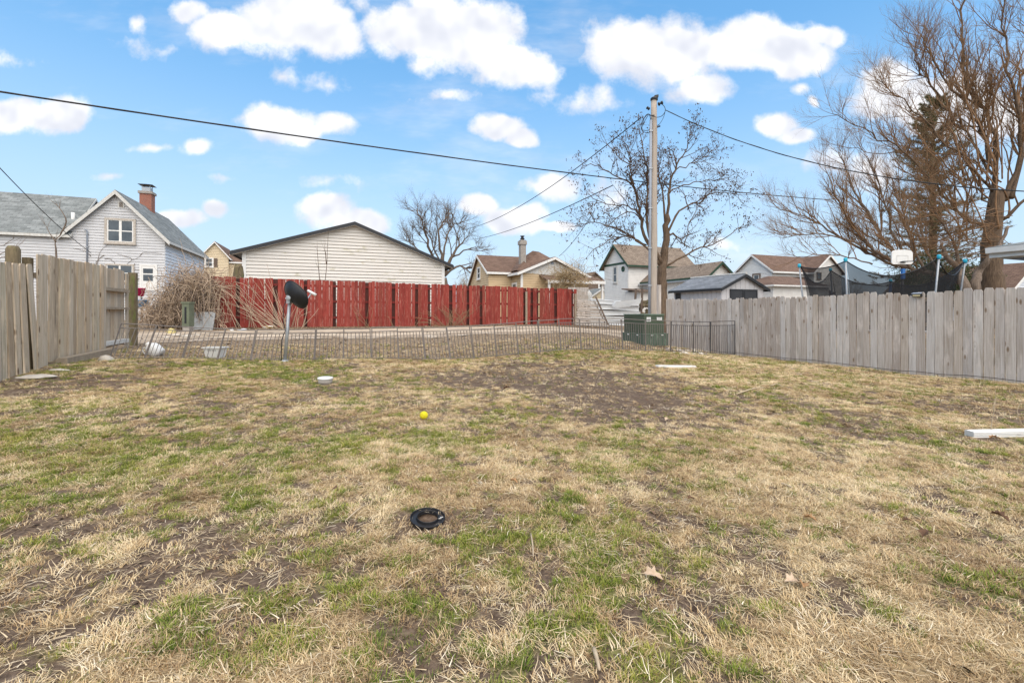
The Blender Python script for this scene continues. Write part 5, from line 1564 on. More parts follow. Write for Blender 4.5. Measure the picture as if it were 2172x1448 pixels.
mb.build('bolt_plate', M_plaswhite, root)

# ================================================================== trampoline and basketball hoop beyond the right fence
tz = 2.75
poles = [('C', 8.87, 12.1, tz), ('E', 10.72, 11.42, tz), ('F', 12.35, 12.4, tz), ('D', 12.15, 14.6, 2.36), ('B', 10.5, 15.0, tz), ('A', 8.62, 13.65, tz)]
tc_ = Vector((10.35, 13.1, 0)); tg = gz(10.3, 13.1)
root = thing('trampoline', 'round trampoline with black net and blue capped poles behind right fence', 'trampoline', (tc_.x, tc_.y, tg))
caps = []
for nm, x, y, zt in poles:
    topq = Vector((x, y, zt)); out = (topq - tc_); out.z = 0; out.normalize()
    bot = tc_ + out * ((Vector((x, y, 0)) - tc_).length * .86); bot.z = tg
    pl = MB().tube([bot, bot.lerp(topq, .62), topq], .023, 10).build('net_pole', M_galv, root, True)
    MB().lathe(topq - Z * .02, [(.028, -.05), (.04, -.035), (.046, .0), (.046, .035), (.035, .06), (0, .065)], 12).build('cap', M_aqua, pl, True)
    mid = bot.lerp(topq, .50); MB().tube([bot.lerp(topq, .30), bot.lerp(topq, .60 if nm != 'D' else .95)], .036, 10).build('sleeve', M_blue, pl, True)
    caps.append((topq + (-out) * .03, bot))
m = bpy.data.materials.new('black_net'); m.use_nodes = True
n_t = m.node_tree; b_ = n_t.nodes['Principled BSDF']; b_.inputs['Base Color'].default_value = (.012, .012, .014, 1); b_.inputs['Roughness'].default_value = .8
tr = n_t.nodes.new('ShaderNodeBsdfTransparent'); ms = n_t.nodes.new('ShaderNodeMixShader')
ck = n_t.nodes.new('ShaderNodeTexNoise'); ck.inputs['Scale'].default_value = 3.0; ck.inputs['Detail'].default_value = 3
mr = n_t.nodes.new('ShaderNodeMapRange'); mr.inputs[3].default_value = .66; mr.inputs[4].default_value = .86; n_t.links.new(ck.outputs['Fac'], mr.inputs[0])
n_t.links.new(mr.outputs[0], ms.inputs[0]); n_t.links.new(tr.outputs[0], ms.inputs[1]); n_t.links.new(b_.outputs[0], ms.inputs[2]); n_t.links.new(ms.outputs[0], n_t.nodes['Material Output'].inputs[0])
M_net = m
sags = {0: .42, 1: .40, 2: .35, 3: .25, 4: .45, 5: .12}
for i in range(6):
    (a, ab), (b, bb) = caps[i], caps[(i + 1) % 6]
    mb = MB(); n1, n2 = 16, 6; topl = []
    for ii in range(n1 + 1):
        t = ii / n1; tp = a.lerp(b, t); tp.z -= sags[i] * 4 * t * (1 - t) + .04; bt = ab.lerp(bb, t) ; bt.z = tg + .9
        inw = (tc_ - tp); inw.z = 0
        topl.append(tp)
        for jj in range(n2 + 1):
            s_ = jj / n2; q = tp.lerp(bt, s_) + inw.normalized() * (.10 * math.sin(s_ * math.pi) + .04 * math.sin(t * 9 + s_ * 3))
            mb.v.append(tuple(q))
    for ii in range(n1):
        for jj in range(n2):
            k0 = ii * (n2 + 1) + jj; mb.f.append((k0, k0 + n2 + 1, k0 + n2 + 2, k0 + 1))
    nt = mb.build('net', M_net, root, True)
    MB().tube(topl, .016, 5).build('net_hem', M_blackp, nt, True)
mb = MB(); ring = [tc_ + Vector((math.cos(t) * 1.75, math.sin(t) * 1.75, tg + .88)) for t in np.linspace(0, 2 * math.pi, 33)]
MB().tube(ring, .03, 8).build('frame', M_galv, root, True)
MB().lathe((tc_.x, tc_.y, tg + .86), [(0, 0), (1.5, .0), (1.7, .02), (1.7, .05), (0, .03)], 32).build('mat', M_blackp, root)
for k_ in range(6):
    t = k_ * math.pi / 3 + .3; p = tc_ + Vector((math.cos(t) * 1.7, math.sin(t) * 1.7, 0)); MB().tube([(p.x, p.y, tg - .02), (p.x, p.y, tg + .88)], .03, 8).build('leg', M_galv, root, True)

hp = P(1914, 640, 19.0); hz0 = gz(hp.x, hp.y); fwd = Vector((-.55, -.835, 0)); rt = Vector((.985, -.17, 0)).normalized()
root = thing('basketball_hoop', 'basketball hoop with rounded white backboard beyond the right fence', 'basketball hoop', (hp.x, hp.y, hz0))
MB().tube([(hp.x, hp.y, hz0), (hp.x, hp.y, 3.05)], .05, 10).build('pole', M_blackp, root, True)
MB().boxax((hp.x - .055, hp.y - .08, 2.72), (.11, 0, 0), (0, .10, 0), (0, 0, .42)).build('bracket', M_blue, root)
bc = P(1914, 545, 18.85); rt = Vector((1, 0, 0)); bw, bh = .87, .60
poly_ = [bc + rt * x + Z * y for x, y in [(-bw / 2 + .06, -bh / 2), (bw / 2 - .06, -bh / 2), (bw / 2, -bh / 2 + .06), (bw / 2, .10)] + [(bw / 2 - .03 - (bw / 2 - .03) * (1 - math.cos(t)) if False else bw / 2 * math.cos(t) ** .55, .10 + (bh / 2 - .10) * math.sin(t) ** .7) for t in np.linspace(.15, math.pi / 2, 7)] + [(-bw / 2 * math.cos(t) ** .55, .10 + (bh / 2 - .10) * math.sin(t) ** .7) for t in np.linspace(math.pi / 2 - .2, .15, 6)] + [(-bw / 2, .10), (-bw / 2, -bh / 2 + .06)]]
bb_ = MB().prism(poly_, (0, .05, 0)).build('backboard', M_white, root)
mb = MB()
for x0, x1, y0, y1 in ((-.24, .24, .05, .07), (-.24, .24, -.22, -.20), (-.24, -.22, -.2, .05), (.22, .24, -.2, .05)):
    mb.boxax(bc + rt * x0 + Z * y0 - Vector((0, .006, 0)), rt * (x1 - x0), (0, .004, 0), Z * (y1 - y0))
mb.build('target_square', M_trim_grey, bb_)
MB().boxax(bc + Vector((-.1, -.05, -.24)), (.2, 0, 0), (0, .05, 0), (0, 0, .045)).build('rim_plate', M_blackp, root)
MB().tube([bc + Vector((.23 * math.cos(t), -.29 + .23 * math.sin(t), -.21)) for t in np.linspace(0, 2 * math.pi, 25)], .011, 6).build('rim', M_blackp, root, True)

# solar lamp on the right fence
k_ = (1948 - CX) / F; t_ = (k_ * RF0.y - RF0.x) / (d.x - k_ * d.y); q = RF0 + d * t_ + nrm * .012; q.z = gz(q.x, q.y) + 1.71
root = thing('solar_fence_light', 'small black solar light fixed at the top of the right fence', 'lamp', q)
MB().boxax(q - d * .08, d * .16, nrm * .06, Z * .085).build('body', M_blackp, root)
MB().boxax(q - d * .068 + nrm * .061 + Z * .012, d * .136, nrm * .004, Z * .04).build('lens', pmat('lamp_lens', (.62, .52, .30), (.5, .42, .24), rough=.3), root)
MB().boxax(q - d * .085 + Z * .088 + nrm * .0, d * .17, nrm * .08 - Z * .02, Z * .012).build('solar_panel', M_conduit, root)

# ================================================================== back-left corner: pedestal, boards, pots
q = G(399, 690); q = Vector((q.x, min(q.y, 15.0), 0)); q = P(399, 690, 15.2); q.z = gz(q.x, q.y)
root = thing('cable_pedestal', 'narrow green cable pedestal standing in the dead vines left of red fence', 'pedestal', q)
def pedbox(w, z0, z1, mat, name): MB().boxax(q + Vector((-w / 2, -w / 2, z0)), (w, 0, 0), (0, w, 0), (0, 0, z1 - z0)).build(name, mat, root)
M_ped = pmat('faded_olive_plastic', (.16, .18, .12), (.11, .125, .085), scale=5)
hgt = EYE - (640 - HY) / F * q.y - q.z
pedbox(.22, 0, .18, M_concrete, 'foot'); pedbox(.24, .18, hgt - .06, M_ped, 'body'); pedbox(.28, hgt - .06, hgt, M_ped, 'cap')
MB().boxax(q + Vector((-.03, -.128, .28)), (.06, 0, 0), (0, .01, 0), (0, 0, hgt - .45)).build('door_slot', M_blackp, root)
def board_thing(px0, py0, px1, py1, Y, name, mat, label, cat, tilt=.25, th=.03, jag=0.0, notch=None):
    a, b = P(px0, py1, Y), P(px1, py1, Y); a.z = gz(a.x, a.y) - .02; b.z = gz(b.x, b.y) - .02
    h_ = (py1 - py0) / F * Y
    u_ = (b - a); up_ = Vector((0, tilt, 1)).normalized() * h_
    pr = [(0, 0), (1, 0), (1, .94), (.93, 1.0), (.05, .97), (0, .85)]
    mb = MB().prism([a + u_ * x + up_ * y for x, y in pr], Vector((0, th, -tilt * th)))
    return single(mb, name, mat, label, cat, a.lerp(b, .5))
board_thing(387, 650, 450, 691, 15.75, 'leaning_sheet', pmat('weathered_zinc', (.40, .41, .41), (.27, .28, .28), scale=5, c3=(.55, .55, .53), c3scale=3), 'grey weathered metal sheet leaning beside the red fence', 'sheet')
# light blue jug-shaped bucket and magenta basket beyond the panel fence
q = P(303, 655, 17.0); q.z = gz(q.x, q.y)
def bucket(name, px, py, Y, hpx, wpx, mat, label, taper=.85, lift=0):
    q = P(px, py, Y); q.z = EYE - (py - HY) / F * Y if lift else gz(q.x, q.y)
    h_ = hpx / F * Y; r_ = wpx / 2 / F * Y
    root = thing(name, label, 'bucket' if 'bucket' in name else 'basket', q)
    MB().lathe(q, [(0, .01), (r_ * taper, 0), (r_, h_), (r_ * 1.06, h_), (r_ * 1.06, h_ - .03), (r_ * .97, h_ - .03), (r_ * taper * .95, .03), (0, .03)], 24).build('shell', mat, root, True)
    MB().tube([q + Vector((r_ * math.cos(t), -r_ * .2, h_ * .95 + r_ * .55 * math.sin(t))) for t in np.linspace(0, math.pi, 14)], .008, 5).build('handle', M_plaswhite, root, True)
bucket('blue_bucket', 302, 655, 17.5, 20, 21, M_ltblue, 'light blue plastic bucket just right of the board panel end post', .95, 1)
bucket('magenta_basket', 298, 628, 19.0, 17, 17, M_magenta, 'magenta plastic basket hanging just right of the board panel end post', .7, 1)
tp = P(298, 655, 19.0); MB_ = MB().tube([(tp.x, tp.y + .05, gz(tp.x, tp.y)), (tp.x, tp.y + .05, EYE + .9)], .035, 7)
single(MB_, 'garden_stake', M_darkwood, 'dark wooden stake holding up the magenta basket', 'stake', (tp.x, tp.y + .05, gz(tp.x, tp.y)))
# white jug lying and white tub, behind the wire fence
x, y = wire_line(325); y += .45; x = (325 - CX) / F * y; q = on(x, y)
root = thing('white_jug', 'white plastic jug lying on its side behind the wire fence', 'jug', q)
ax_ = Vector((-.62, -.1, .62)).normalized(); c_ = q + Z * .13
MB().lathe(c_ - ax_ * .17, [(0, 0), (.11, .0), (.135, .03), (.14, .18), (.12, .24), (.06, .29), (.045, .30), (.045, .34), (0, .34)], 22, ax_).build('body', M_plaswhite, root, True)
sd_ = ax_.cross(Vector((0, 1, 0))).normalized()
MB().tube(smooth([c_ + ax_ * .12 + sd_ * .08, c_ + ax_ * .16 + sd_ * .14, c_ + ax_ * .06 + sd_ * .19, c_ - ax_ * .04 + sd_ * .13]), .014, 7).build('handle', M_plaswhite, root, True)
x, y = wire_line(457); y += .30; x = (457 - CX) / F * y; q = on(x, y)
root = thing('white_tub', 'white plastic planter tub standing behind the wire fence', 'tub', q)
def tubring(w, dpt, z): return [q + Vector((a * w, b * dpt, z)) for a, b in ((-1, -1), (1, -1), (1, 1), (-1, 1))]
mb = MB(); prof = [(.150, .09, .0), (.18, .115, .20), (.21, .135, .20), (.21, .135, .225), (.175, .11, .225), (.145, .085, .02)]
rings = [tubring(*p_) for p_ in prof]
for i in range(len(rings) - 1):
    for j in range(4): mb.poly([rings[i][j], rings[i][(j + 1) % 4], rings[i + 1][(j + 1) % 4], rings[i + 1][j]])
mb.poly(rings[0][::-1]); mb.poly(rings[-1]); body = mb.build('body', M_plaswhite, root)
mb = MB()
for k_ in range(4): mb.boxax(q + Vector((-.09 + .05 * k_, -.1195, .155)), (.02, 0, 0), (0, .006, 0), (0, 0, .012))
mb.build('drain_slot', M_blackp, body)
# white-grey rock, flat stones
def rock(name, c, sx, sy, sz, mat, label, seed, cat='stone'):
    r_ = random.Random(seed); bm = bmesh.new(); bmesh.ops.create_icosphere(bm, subdivisions=2, radius=1)
    ph = [r_.random() * 6 for _ in range(6)]
    for v in bm.verts:
        k_ = 1 + .16 * math.sin(3 * v.co.x + ph[0]) + .14 * math.sin(4 * v.co.y + ph[1]) + .10 * math.sin(5 * v.co.z + ph[2]) + r_.gauss(0, .035)
        v.co = Vector((v.co.x * sx * k_, v.co.y * sy * k_, max(v.co.z, -.35) * sz * k_))
    me = bpy.data.meshes.new(name); bm.to_mesh(me); bm.free(); me.materials.append(mat)
    for p_ in me.polygons: p_.use_smooth = True
    o = bpy.data.objects.new(name, me); COL.objects.link(o); o.location = c; tag(o, label, cat); return o
g_ = G(225, 764); rock('white_rock', g_, .16, .10, .09, M_stone, 'pale whitish rock lying at the foot of the board panel', 3)
for k_, (px, py, sx, sy, lb) in enumerate(((72, 800, .30, .14, 'flat paving stone at the foot of the leaning pickets'), (128, 786, .16, .09, 'small flat stone left of the timber sleeper'))):
    g_ = G(px, py); rock('flat_stone', g_ + Z * .005, sx, sy, .03, M_stone, lb, 8 + k_)

# ================================================================== pallet, sheet metal wall, wood pile (beside the pole)
c0 = P(1222, 694, 22.4); c1 = P(1292, 694, 22.9); c0.z = gz(c0.x, c0.y); c1.z = gz(c1.x, c1.y)
root = thing('leaning_pallet', 'grey slatted wooden pallet frame leaning at the right end of the red fence', 'pallet', c0.lerp(c1, .5))
hh = 1.28; u_ = (c1 - c0)
for k_ in range(11):
    t = k_ / 11; z_ = c0.z + hh * t + .03
    x0 = c0 + Vector((0, .35 * t, 0)); ln2 = lerp(1.0, .60, t) + random.gauss(0, .015)
    q0 = Vector((x0.x, x0.y, z_)) + u_ * random.uniform(-.02, .02); 
    MB().boxax(q0, u_ * ln2 + Z * random.gauss(-.01, .015), Vector((0, .025, 0)), Z * .085).build('slat', M_greywood, root)
for s0_, s1_ in ((.03, .03), (.33, .26), (.93, .56)):
    q0 = c0 + u_ * s0_ + Vector((0, .03, 0)); q1 = c0 + u_ * s1_ + Vector((0, .38, hh))
    MB().boxax(q0, u_.normalized() * .07, Vector((0, .06, 0)), q1 - q0).build('stringer', M_darkwood, root)
q0 = P(1262, 629, 22.8); q1 = P(1291, 694, 22.9)
MB().boxax(q1, u_.normalized() * .09, Vector((0, .05, 0)), q0 - q1).build('edge_board', M_darkwood, root)
q0 = P(1252, 690, 24.4); q1 = P(1358, 690, 24.9); q0.z = gz(q0.x, q0.y) - .05; q1.z = gz(q1.x, q1.y) - .05
root = thing('sheet_metal_wall', 'low wall of white horizontal metal sheets between pallet and utility pole', 'wall', q0.lerp(q1, .5))
u_ = (q1 - q0); zt = [0, .27, .54, .82, 1.10, 1.40]
M_sheet = pmat('white_painted_steel', (.72, .73, .73), (.62, .63, .63), scale=3, rough=.4, c3=(.40, .36, .32), c3scale=2.2, c3lo=.66, c3hi=.8)
MB().boxax(q0 + Vector((0, .07, 0)), u_ * .97, Vector((0, .04, 0)), Z * 1.36).build('backing', M_darkwood, root)
for k_ in range(5):
    mb = MB(); n2 = 12; z0_, z1_ = zt[k_] + .028, zt[k_ + 1]
    zs_ = [z0_, z0_ + .02, lerp(z0_, z1_, .5), z1_ - .02, z1_]; ys_ = [.015, -.035, -.012, -.035, .02]
    for i in range(n2 + 1):
        p_ = q0 + u_ * (i / n2 * (1.0 if k_ < 3 else .97)); b_ = .012 * math.sin(i * 1.3 + k_); w_ = .02 * math.sin(i * .5 + k_ * 1.7)
        mb.v += [(p_.x, p_.y + b_ + y_, p_.z + z_ + w_) for z_, y_ in zip(zs_, ys_)]
    for i in range(n2):
        for j in range(4):
            k0 = i * 5 + j; mb.f.append((k0, k0 + 5, k0 + 6, k0 + 1))
    mb.build('sheet', M_sheet, root)
bq = [P(1300, 646, 24.35), P(1302, 652, 24.3), P(1330, 649, 24.3), P(1360, 638, 24.35)]
mb = MB(); low = [P(1298, 650, 24.3), P(1306, 653, 24.25), P(1335, 650, 24.25), P(1358, 643, 24.3)]; hi_ = [P(1302, 640, 24.3), P(1308, 639, 24.2), P(1335, 637, 24.2), P(1361, 632, 24.3)]
for i in range(3): mb.poly([low[i], low[i + 1], hi_[i + 1], hi_[i]])
for i in range(3): mb.poly([low[i] + Vector((0, .06, 0)), hi_[i] + Vector((0, .06, 0)), hi_[i + 1] + Vector((0, .06, 0)), low[i + 1] + Vector((0, .06, 0))])
mb.build('bent_sheet', M_sheet, root)['label'] = 'bent loose sheet curling off the top'
for px, a, b in ((1343, 612, 640), (1357, 612, 640)):
    q = P(px, b + 30, 25.2); t_ = P(px + 4, a, 25.2); q.z = gz(q.x, q.y)
    MB().boxax(q, (.11, 0, 0), (0, .08, 0), t_ - q).build('post', M_darkwood, root)
q = P(1372, 690, 25.6); q.z = gz(q.x, q.y)
root = thing('wood_pile', 'heap of rough brown split logs behind the utility pole', 'wood pile', q)
r_ = random.Random(5)
for k_ in range(13):
    p0 = q + Vector((r_.uniform(-.35, .25), r_.uniform(-.25, .3), .12 + k_ * .10)); dd = Vector((r_.uniform(-.4, .4), -.2 + r_.uniform(-.3, .3), r_.uniform(-.3, .5))).normalized() * .28
    MB().tube([p0 - dd, p0 + dd], [.12, .10], 6).build('log', M_mosswood, root)
q = P(1372, 680, 23.5); q.z = gz(q.x, q.y)
# large pale boulder-like trunk section by the tan house corner
q = P(1242, 640, 26); q.z = gz(q.x, q.y)
mb = MB().lathe(q, [(.42, 0), (.42, 1.25), (.36, 1.65), (.22, 1.85), (0, 1.9)], 16)
mb.v = [(x, q.y + (y - q.y) * .4, z) for x, y, z in mb.v]
single(mb, 'round_topped_board', M_trim_grey, 'pale grey round topped board standing behind the right end of red fence', 'board', q)
# pale crate/board stack behind the red fence's right end
q = P(1226, 650, 24.8); q.z = gz(q.x, q.y)
root = thing('board_stack', 'stack of pale grey boards behind the right end of the red fence', 'boards', q)
for k_ in range(9):
    MB().boxax(q + Vector((-.55 + random.gauss(0, .02), 0, .22 * k_)), (1.15, .25, 0), (0, .05, 0), (0, 0, .205)).build('board', M_greywood, root)

# ================================================================== yard objects
# black rubber ring
g_ = G(907, 1106)
root = thing('black_ring', 'black plastic ring with a raised lip lying in the grass', 'ring', g_)
nrm_ = Vector((.10, -.12, 1)).normalized(); c_ = g_ + Z * .020
MB().lathe(c_, [(.064, -.006), (.066, .017), (.0680, .019), (.070, .017), (.073, .002), (.1045, .000), (.1085, .012), (.110, .013), (.1118, .012), (.109, -.006), (.104, -.008)], 64, nrm_, True).build('body', M_blackp, root)
mb = MB(); c2 = c_ + nrm_ * .0025
for k_ in range(2):
    a_ = -.5 + .25 * k_; mb.boxax(c2 + Vector((math.cos(a_) * .082, math.sin(a_) * .082 + .03, 0)), (.018, .004, 0), (-.002, .008, 0), nrm_ * .0015)
mb.build('moulded_mark', M_trim_grey, root)
# yellow ball
g_ = G(899, 888); r_ = 8.5 / F * g_.y
bm = bmesh.new(); bmesh.ops.create_icosphere(bm, subdivisions=4, radius=r_)
for v in bm.verts:
    n_ = v.co.normalized(); v.co *= 1 + .035 * math.sin(9 * n_.x + 2) * math.sin(9 * n_.y) * math.sin(8 * n_.z + 1)
me = bpy.data.meshes.new('yellow_ball'); bm.to_mesh(me); bm.free(); me.materials.append(M_yellow)
for p_ in me.polygons: p_.use_smooth = True
o = bpy.data.objects.new('yellow_ball', me); COL.objects.link(o); o.location = g_ + Z * (r_ * .9); tag(o, 'bright yellow ball lying in the grass', 'ball')
# round grey lid / bowl
g_ = G(690, 813)
rr = 15.5 / F * g_.y
root = thing('round_tub', 'short round grey tub with pale lid standing on the lawn', 'tub', g_)
MB().lathe(g_ - Z * .01, [(0, 0), (rr * .86, 0), (rr * .93, .085), (0, .09)], 32).build('body', M_concrete, root, True)
MB().lathe(g_ + Z * .078, [(rr * .95, 0), (rr * 1.02, .004), (rr * 1.02, .018), (rr * .97, .022), (rr * .6, .017), (0, .016)], 32, (.03, -.06, 1)).build('lid', M_trim_grey, root, True)
# white board
a = G(1397, 779); b = G(1477, 780); v_ = (b - a)
o_ = single(MB().boxax(a - Z * .005, v_, Vector((-.04, .11, 0)), Z * .05), 'white_board', M_white, 'white painted board lying on the lawn before the utility box', 'board', a.lerp(b, .5))
o_.modifiers.new('bevel', 'BEVEL').width = .004
# downspout
a = G(2056, 925); b = a + Vector((1.7, .10, 0)); b.z = gz(b.x, b.y)
root = thing('white_downspout', 'ribbed white metal downspout lying on bare soil at the right edge', 'downspout', a.lerp(b, .5))
v_ = b - a; side = Vector((-v_.y, v_.x, 0)).normalized()
prof = [(-.05, 0)]
for k_ in range(3):
    z_ = .012 + .017 * k_; prof += [(-.05, z_), (-.036, z_ + .005), (-.05, z_ + .010)]
prof += [(-.045, .066), (-.03, .070), (-.015, .065), (0, .070), (.015, .065), (.03, .070), (.045, .066), (.05, .055), (.05, 0)]
MB().prism([a + side * x + Z * (z_ - .004) for x, z_ in prof], v_).build('body', M_white, root)
MB().prism([a + side * x * .84 + Z * (.033 + (z_ - .035) * .8) - v_.normalized() * .002 for x, z_ in prof], v_.normalized() * .003).build('open_end', M_trim_grey, root)
# upright dead stalks by the downspout
def stalk(name, px, py, pts_px, r0, label, mat):
    g_ = G(px, py); pts = [P(a_, b_, g_.y) for a_, b_ in pts_px]
    root = thing(name, label, 'plant', g_)
    MB().tube(smooth(pts, 3), [lerp(r0, r0 * .35, i / (len(pts) * 3 - 3)) for i in range(len(pts) * 3 - 2)], 5).build('stem', mat, root, True)
    return root, g_
M_stalk = pmat('dead_stalk', (.52, .42, .29), (.36, .28, .19), scale=20)
rt_, g_ = stalk('dead_stalk', 2105, 925, [(2105, 926), (2103, 905), (2105, 888), (2110, 865), (2112, 845), (2111, 825)], .006, 'thin upright dead stalk in front of the white downspout', M_stalk)
MB().tube([P(2104, 893, g_.y), P(2099, 883, g_.y)], [.004, .002], 4).build('side_shoot', M_stalk, rt_, True)
MB().tube([P(2108, 875, g_.y), P(2107, 862, g_.y), P(2110, 852, g_.y)], [.007, .006, .002], 4).build('seed_head', M_stalk, rt_, True)
stalk('dead_stalk', 2170, 905, [(2172, 908), (2164, 893), (2158, 878), (2159, 866), (2166, 850), (2160, 838), (2154, 825)], .005, 'thin crooked dead stem at the right edge above the downspout', M_stalk)
# log at the foot of the fence, sticks on the lawn
g0 = G(1562, 748); g1 = G(1612, 756)
single(MB().tube(smooth([g0 + Z * .05, g0.lerp(g1, .5) + Z * .06, g1 + Z * .03], 4), [.06, .065, .07, .065, .06, .055, .05, .045, .035], 8), 'fallen_log', M_mosswood, 'short brown log lying at the foot of the right fence', 'log', g0, True)
sticks = [((1562, 838), (1600, 826), (1622, 824), 'pale forked stick lying on the right lawn', .011), ((1836, 856), (1856, 859), (1872, 855), 'short dark stick on the lawn below the right fence', .014), ((1636, 820), (1648, 817), (1660, 822), 'small dark twig on the right lawn near the pale stick', .010),
          ((1730, 962), (1745, 966), (1756, 972), 'small pale twig on the lawn right of centre', .008), ((1658, 1030), (1672, 1036), (1682, 1040), 'pale splinter of wood lying in dry grass', .008),
          ((1260, 1385), (1266, 1408), (1272, 1432), 'pale broken splinter near the bottom edge of the lawn', .009), ((1126, 1138), (1130, 1165), (1131, 1188), 'thin pale curved twig on the lawn below centre', .005),
          ((735, 1108), (755, 1092), (772, 1076), 'thin pale twig on the mud left of the black ring', .005)]
for (a_, b_, c_, lb, r_) in sticks:
    p0, p1, p2 = G(*a_), G(*b_), G(*c_)
    single(MB().tube(smooth([p0 + Z * .02, p1 + Z * .025, p2 + Z * .02], 3), [r_, r_ * 1.05, r_, r_ * .9, r_ * .8, r_ * .7, r_ * .45], 6), 'stick', M_stalk if 'pale' in lb else M_darkwood, lb, 'stick', p0, True)
# curled dead leaves big enough to see
def leaf(name, px, py, size, rot, mat, label):
    g_ = G(px, py); bm = bmesh.new(); n_ = 8
    pr = [(0, .0), (.14, .22), (.10, .38), (.30, .50), (.16, .62), (.26, .82), (.08, .86), (0, 1.0)]
    rows = []
    for (w_, l_) in pr:
        z_ = .16 * math.sin(l_ * 3.1) + .02
        rows.append([bm.verts.new((-w_, l_ - .5, z_ + abs(w_) * .75)), bm.verts.new((0, l_ - .5, z_)), bm.verts.new((w_, l_ - .5, z_ + abs(w_) * .95))])
    for i in range(len(rows) - 1):
        for j in range(2):
            try: bm.faces.new((rows[i][j], rows[i][j + 1], rows[i + 1][j + 1], rows[i + 1][j]))
            except ValueError: pass
    bmesh.ops.remove_doubles(bm, verts=bm.verts, dist=1e-5)
    me = bpy.data.meshes.new(name); bm.to_mesh(me); bm.free(); me.materials.append(mat)
    o = bpy.data.objects.new(name, me); COL.objects.link(o); o.location = g_ + Z * .022; o.scale = (size * 1.35,) * 3; o.rotation_euler = (random.uniform(-.3, .3), random.uniform(-.3, .3), rot)
    o.modifiers.new('thickness', 'SOLIDIFY').thickness = .02
    return tag(o, label, 'leaf')
M_leaf1 = pmat('tan_leaf', (.42, .25, .12), (.28, .15, .07), scale=6); M_leaf2 = pmat('brown_leaf', (.14, .075, .04), (.09, .05, .03), scale=6); M_leaf3 = pmat('pale_leaf', (.58, .45, .33), (.45, .33, .22), scale=6)
leaves = [(1385, 1232, .075, 1.2, M_leaf3, 'pale tan oak leaf on the lower right lawn'), (1718, 1108, .06, .6, M_leaf1, 'reddish brown curled leaf on the right lawn'), (1965, 1142, .075, 2.0, M_leaf2, 'large brown lobed leaf in dry grass on right'),
          (1925, 1112, .04, 1.0, M_leaf2, 'small blackish crumpled leaf on the right lawn'), (1680, 1246, .07, 1.7, M_leaf3, 'pair-sized pale leaf beside a bare patch on right'), (1702, 1252, .06, 2.6, M_leaf1, 'orange brown leaf next to the pale leaf on right'),
          (1090, 1028, .055, .9, M_leaf1, 'small orange brown leaf right of the black ring'), (1465, 1065, .05, 2.0, M_leaf2, 'dark crumpled leaf on the lawn right of centre'), (1848, 802, .07, .5, M_leaf1, 'orange brown leaf near the foot of right fence'),
          (2120, 1105, .08, .3, M_leaf2, 'brown leaf cluster piece near the right edge'), (1415, 895, .07, 2.2, M_leaf3, 'whitish leaf scrap on the bare patch right of centre'), (1700, 818, .06, 1.1, M_leaf2, 'dark brown leaf on the far right lawn'),
          (2110, 935, .08, 1.3, M_leaf1, 'tan leaf lying against the white downspout'), (1075, 828, .10, 1.6, M_leaf2, 'dark brown leaf on the bare soil at centre')]
for a_ in leaves: leaf('dead_leaf', *a_)
# litter by the alley
def scrap(name, px, py, Y, sx, sy, sz, mat, label, seed, cat='litter'):
    q = P(px, py, Y); q.z = gz(q.x, q.y) + .02; rock(name, q, sx, sy, sz, mat, label, seed, cat)
M_bagy = pmat('yellow_bag', (.62, .52, .22), (.5, .4, .15), scale=8, rough=.5)
scrap('crumpled_bag', 363, 690, 14.6, .16, .10, .14, M_bagy, 'crumpled yellow plastic bag below the dead vine heap', 21, 'bag')
scrap('plastic_bottle', 513, 693, 15.7, .15, .06, .07, pmat('clear_plastic', (.55, .62, .68), (.7, .72, .73), rough=.3), 'clear bluish plastic bottle lying before the red fence', 22, 'bottle')
scrap('white_cup', 491, 696, 15.6, .06, .05, .08, M_plaswhite, 'small white cup left of the bluish bottle before the red fence', 23, 'cup')
scrap('snack_wrapper', 570, 688, 16.9, .18, .07, .10, pmat('wrapper', (.7, .68, .62), (.25, .16, .05), scale=9, lo=.45, hi=.55), 'white and brown crumpled wrapper before the red fence', 24, 'wrapper')
for k_, (px, py, Y, s_, lb) in enumerate(((375, 697, 13.8, .13, 'grey white slab of rubble left end of the alley edge'), (395, 700, 13.6, .16, 'largest pale rubble lump on the alley edge'), (352, 699, 13.2, .10, 'small pale rubble lump nearest the board panel'), (420, 699, 14.0, .11, 'pale rubble lump right of the cable pedestal'), (497, 699, 15.0, .09, 'small pale rubble lump below the white cup'))):
    scrap('rubble', px, py, Y, s_, s_ * .6, s_ * .35, M_stone, lb, 30 + k_, 'rubble')
# pale stones and dark mulch between utility box and fence
pts = []; r_ = np.random.default_rng(77)
mb = MB(); stones = 0
bm = bmesh.new()
for k_ in range(260):
    t = r_.random(); u1 = G(lerp(1418, 1545, t), lerp(742, 750, t))
    px = lerp(1412, 1560, r_.random()); py = lerp(752, 728 + 22 * max(0, (px - 1430) / 120), r_.random() ** .8) if px > 1425 else lerp(745, 722, r_.random())
    g_ = G(px, py); s_ = abs(r_.normal(.035, .018)) + .012
    v0 = bmesh.ops.create_icosphere(bm, subdivisions=1, radius=1)['verts']
    sx, sy, sz = s_ * r_.uniform(.7, 1.5), s_ * r_.uniform(.6, 1.1), s_ * r_.uniform(.4, .8)
    for v in v0:
        k2 = 1 + r_.normal(0, .12); v.co = Vector((g_.x + v.co.x * sx * k2, g_.y + v.co.y * sy * k2, gz(g_.x, g_.y) + .005 + v.co.z * sz * k2))
me = bpy.data.meshes.new('pale_gravel'); bm.to_mesh(me); bm.free(); me.materials.append(pmat('pale_gravel', (.66, .60, .52), (.12, .09, .07), scale=7, lo=.42, hi=.62))
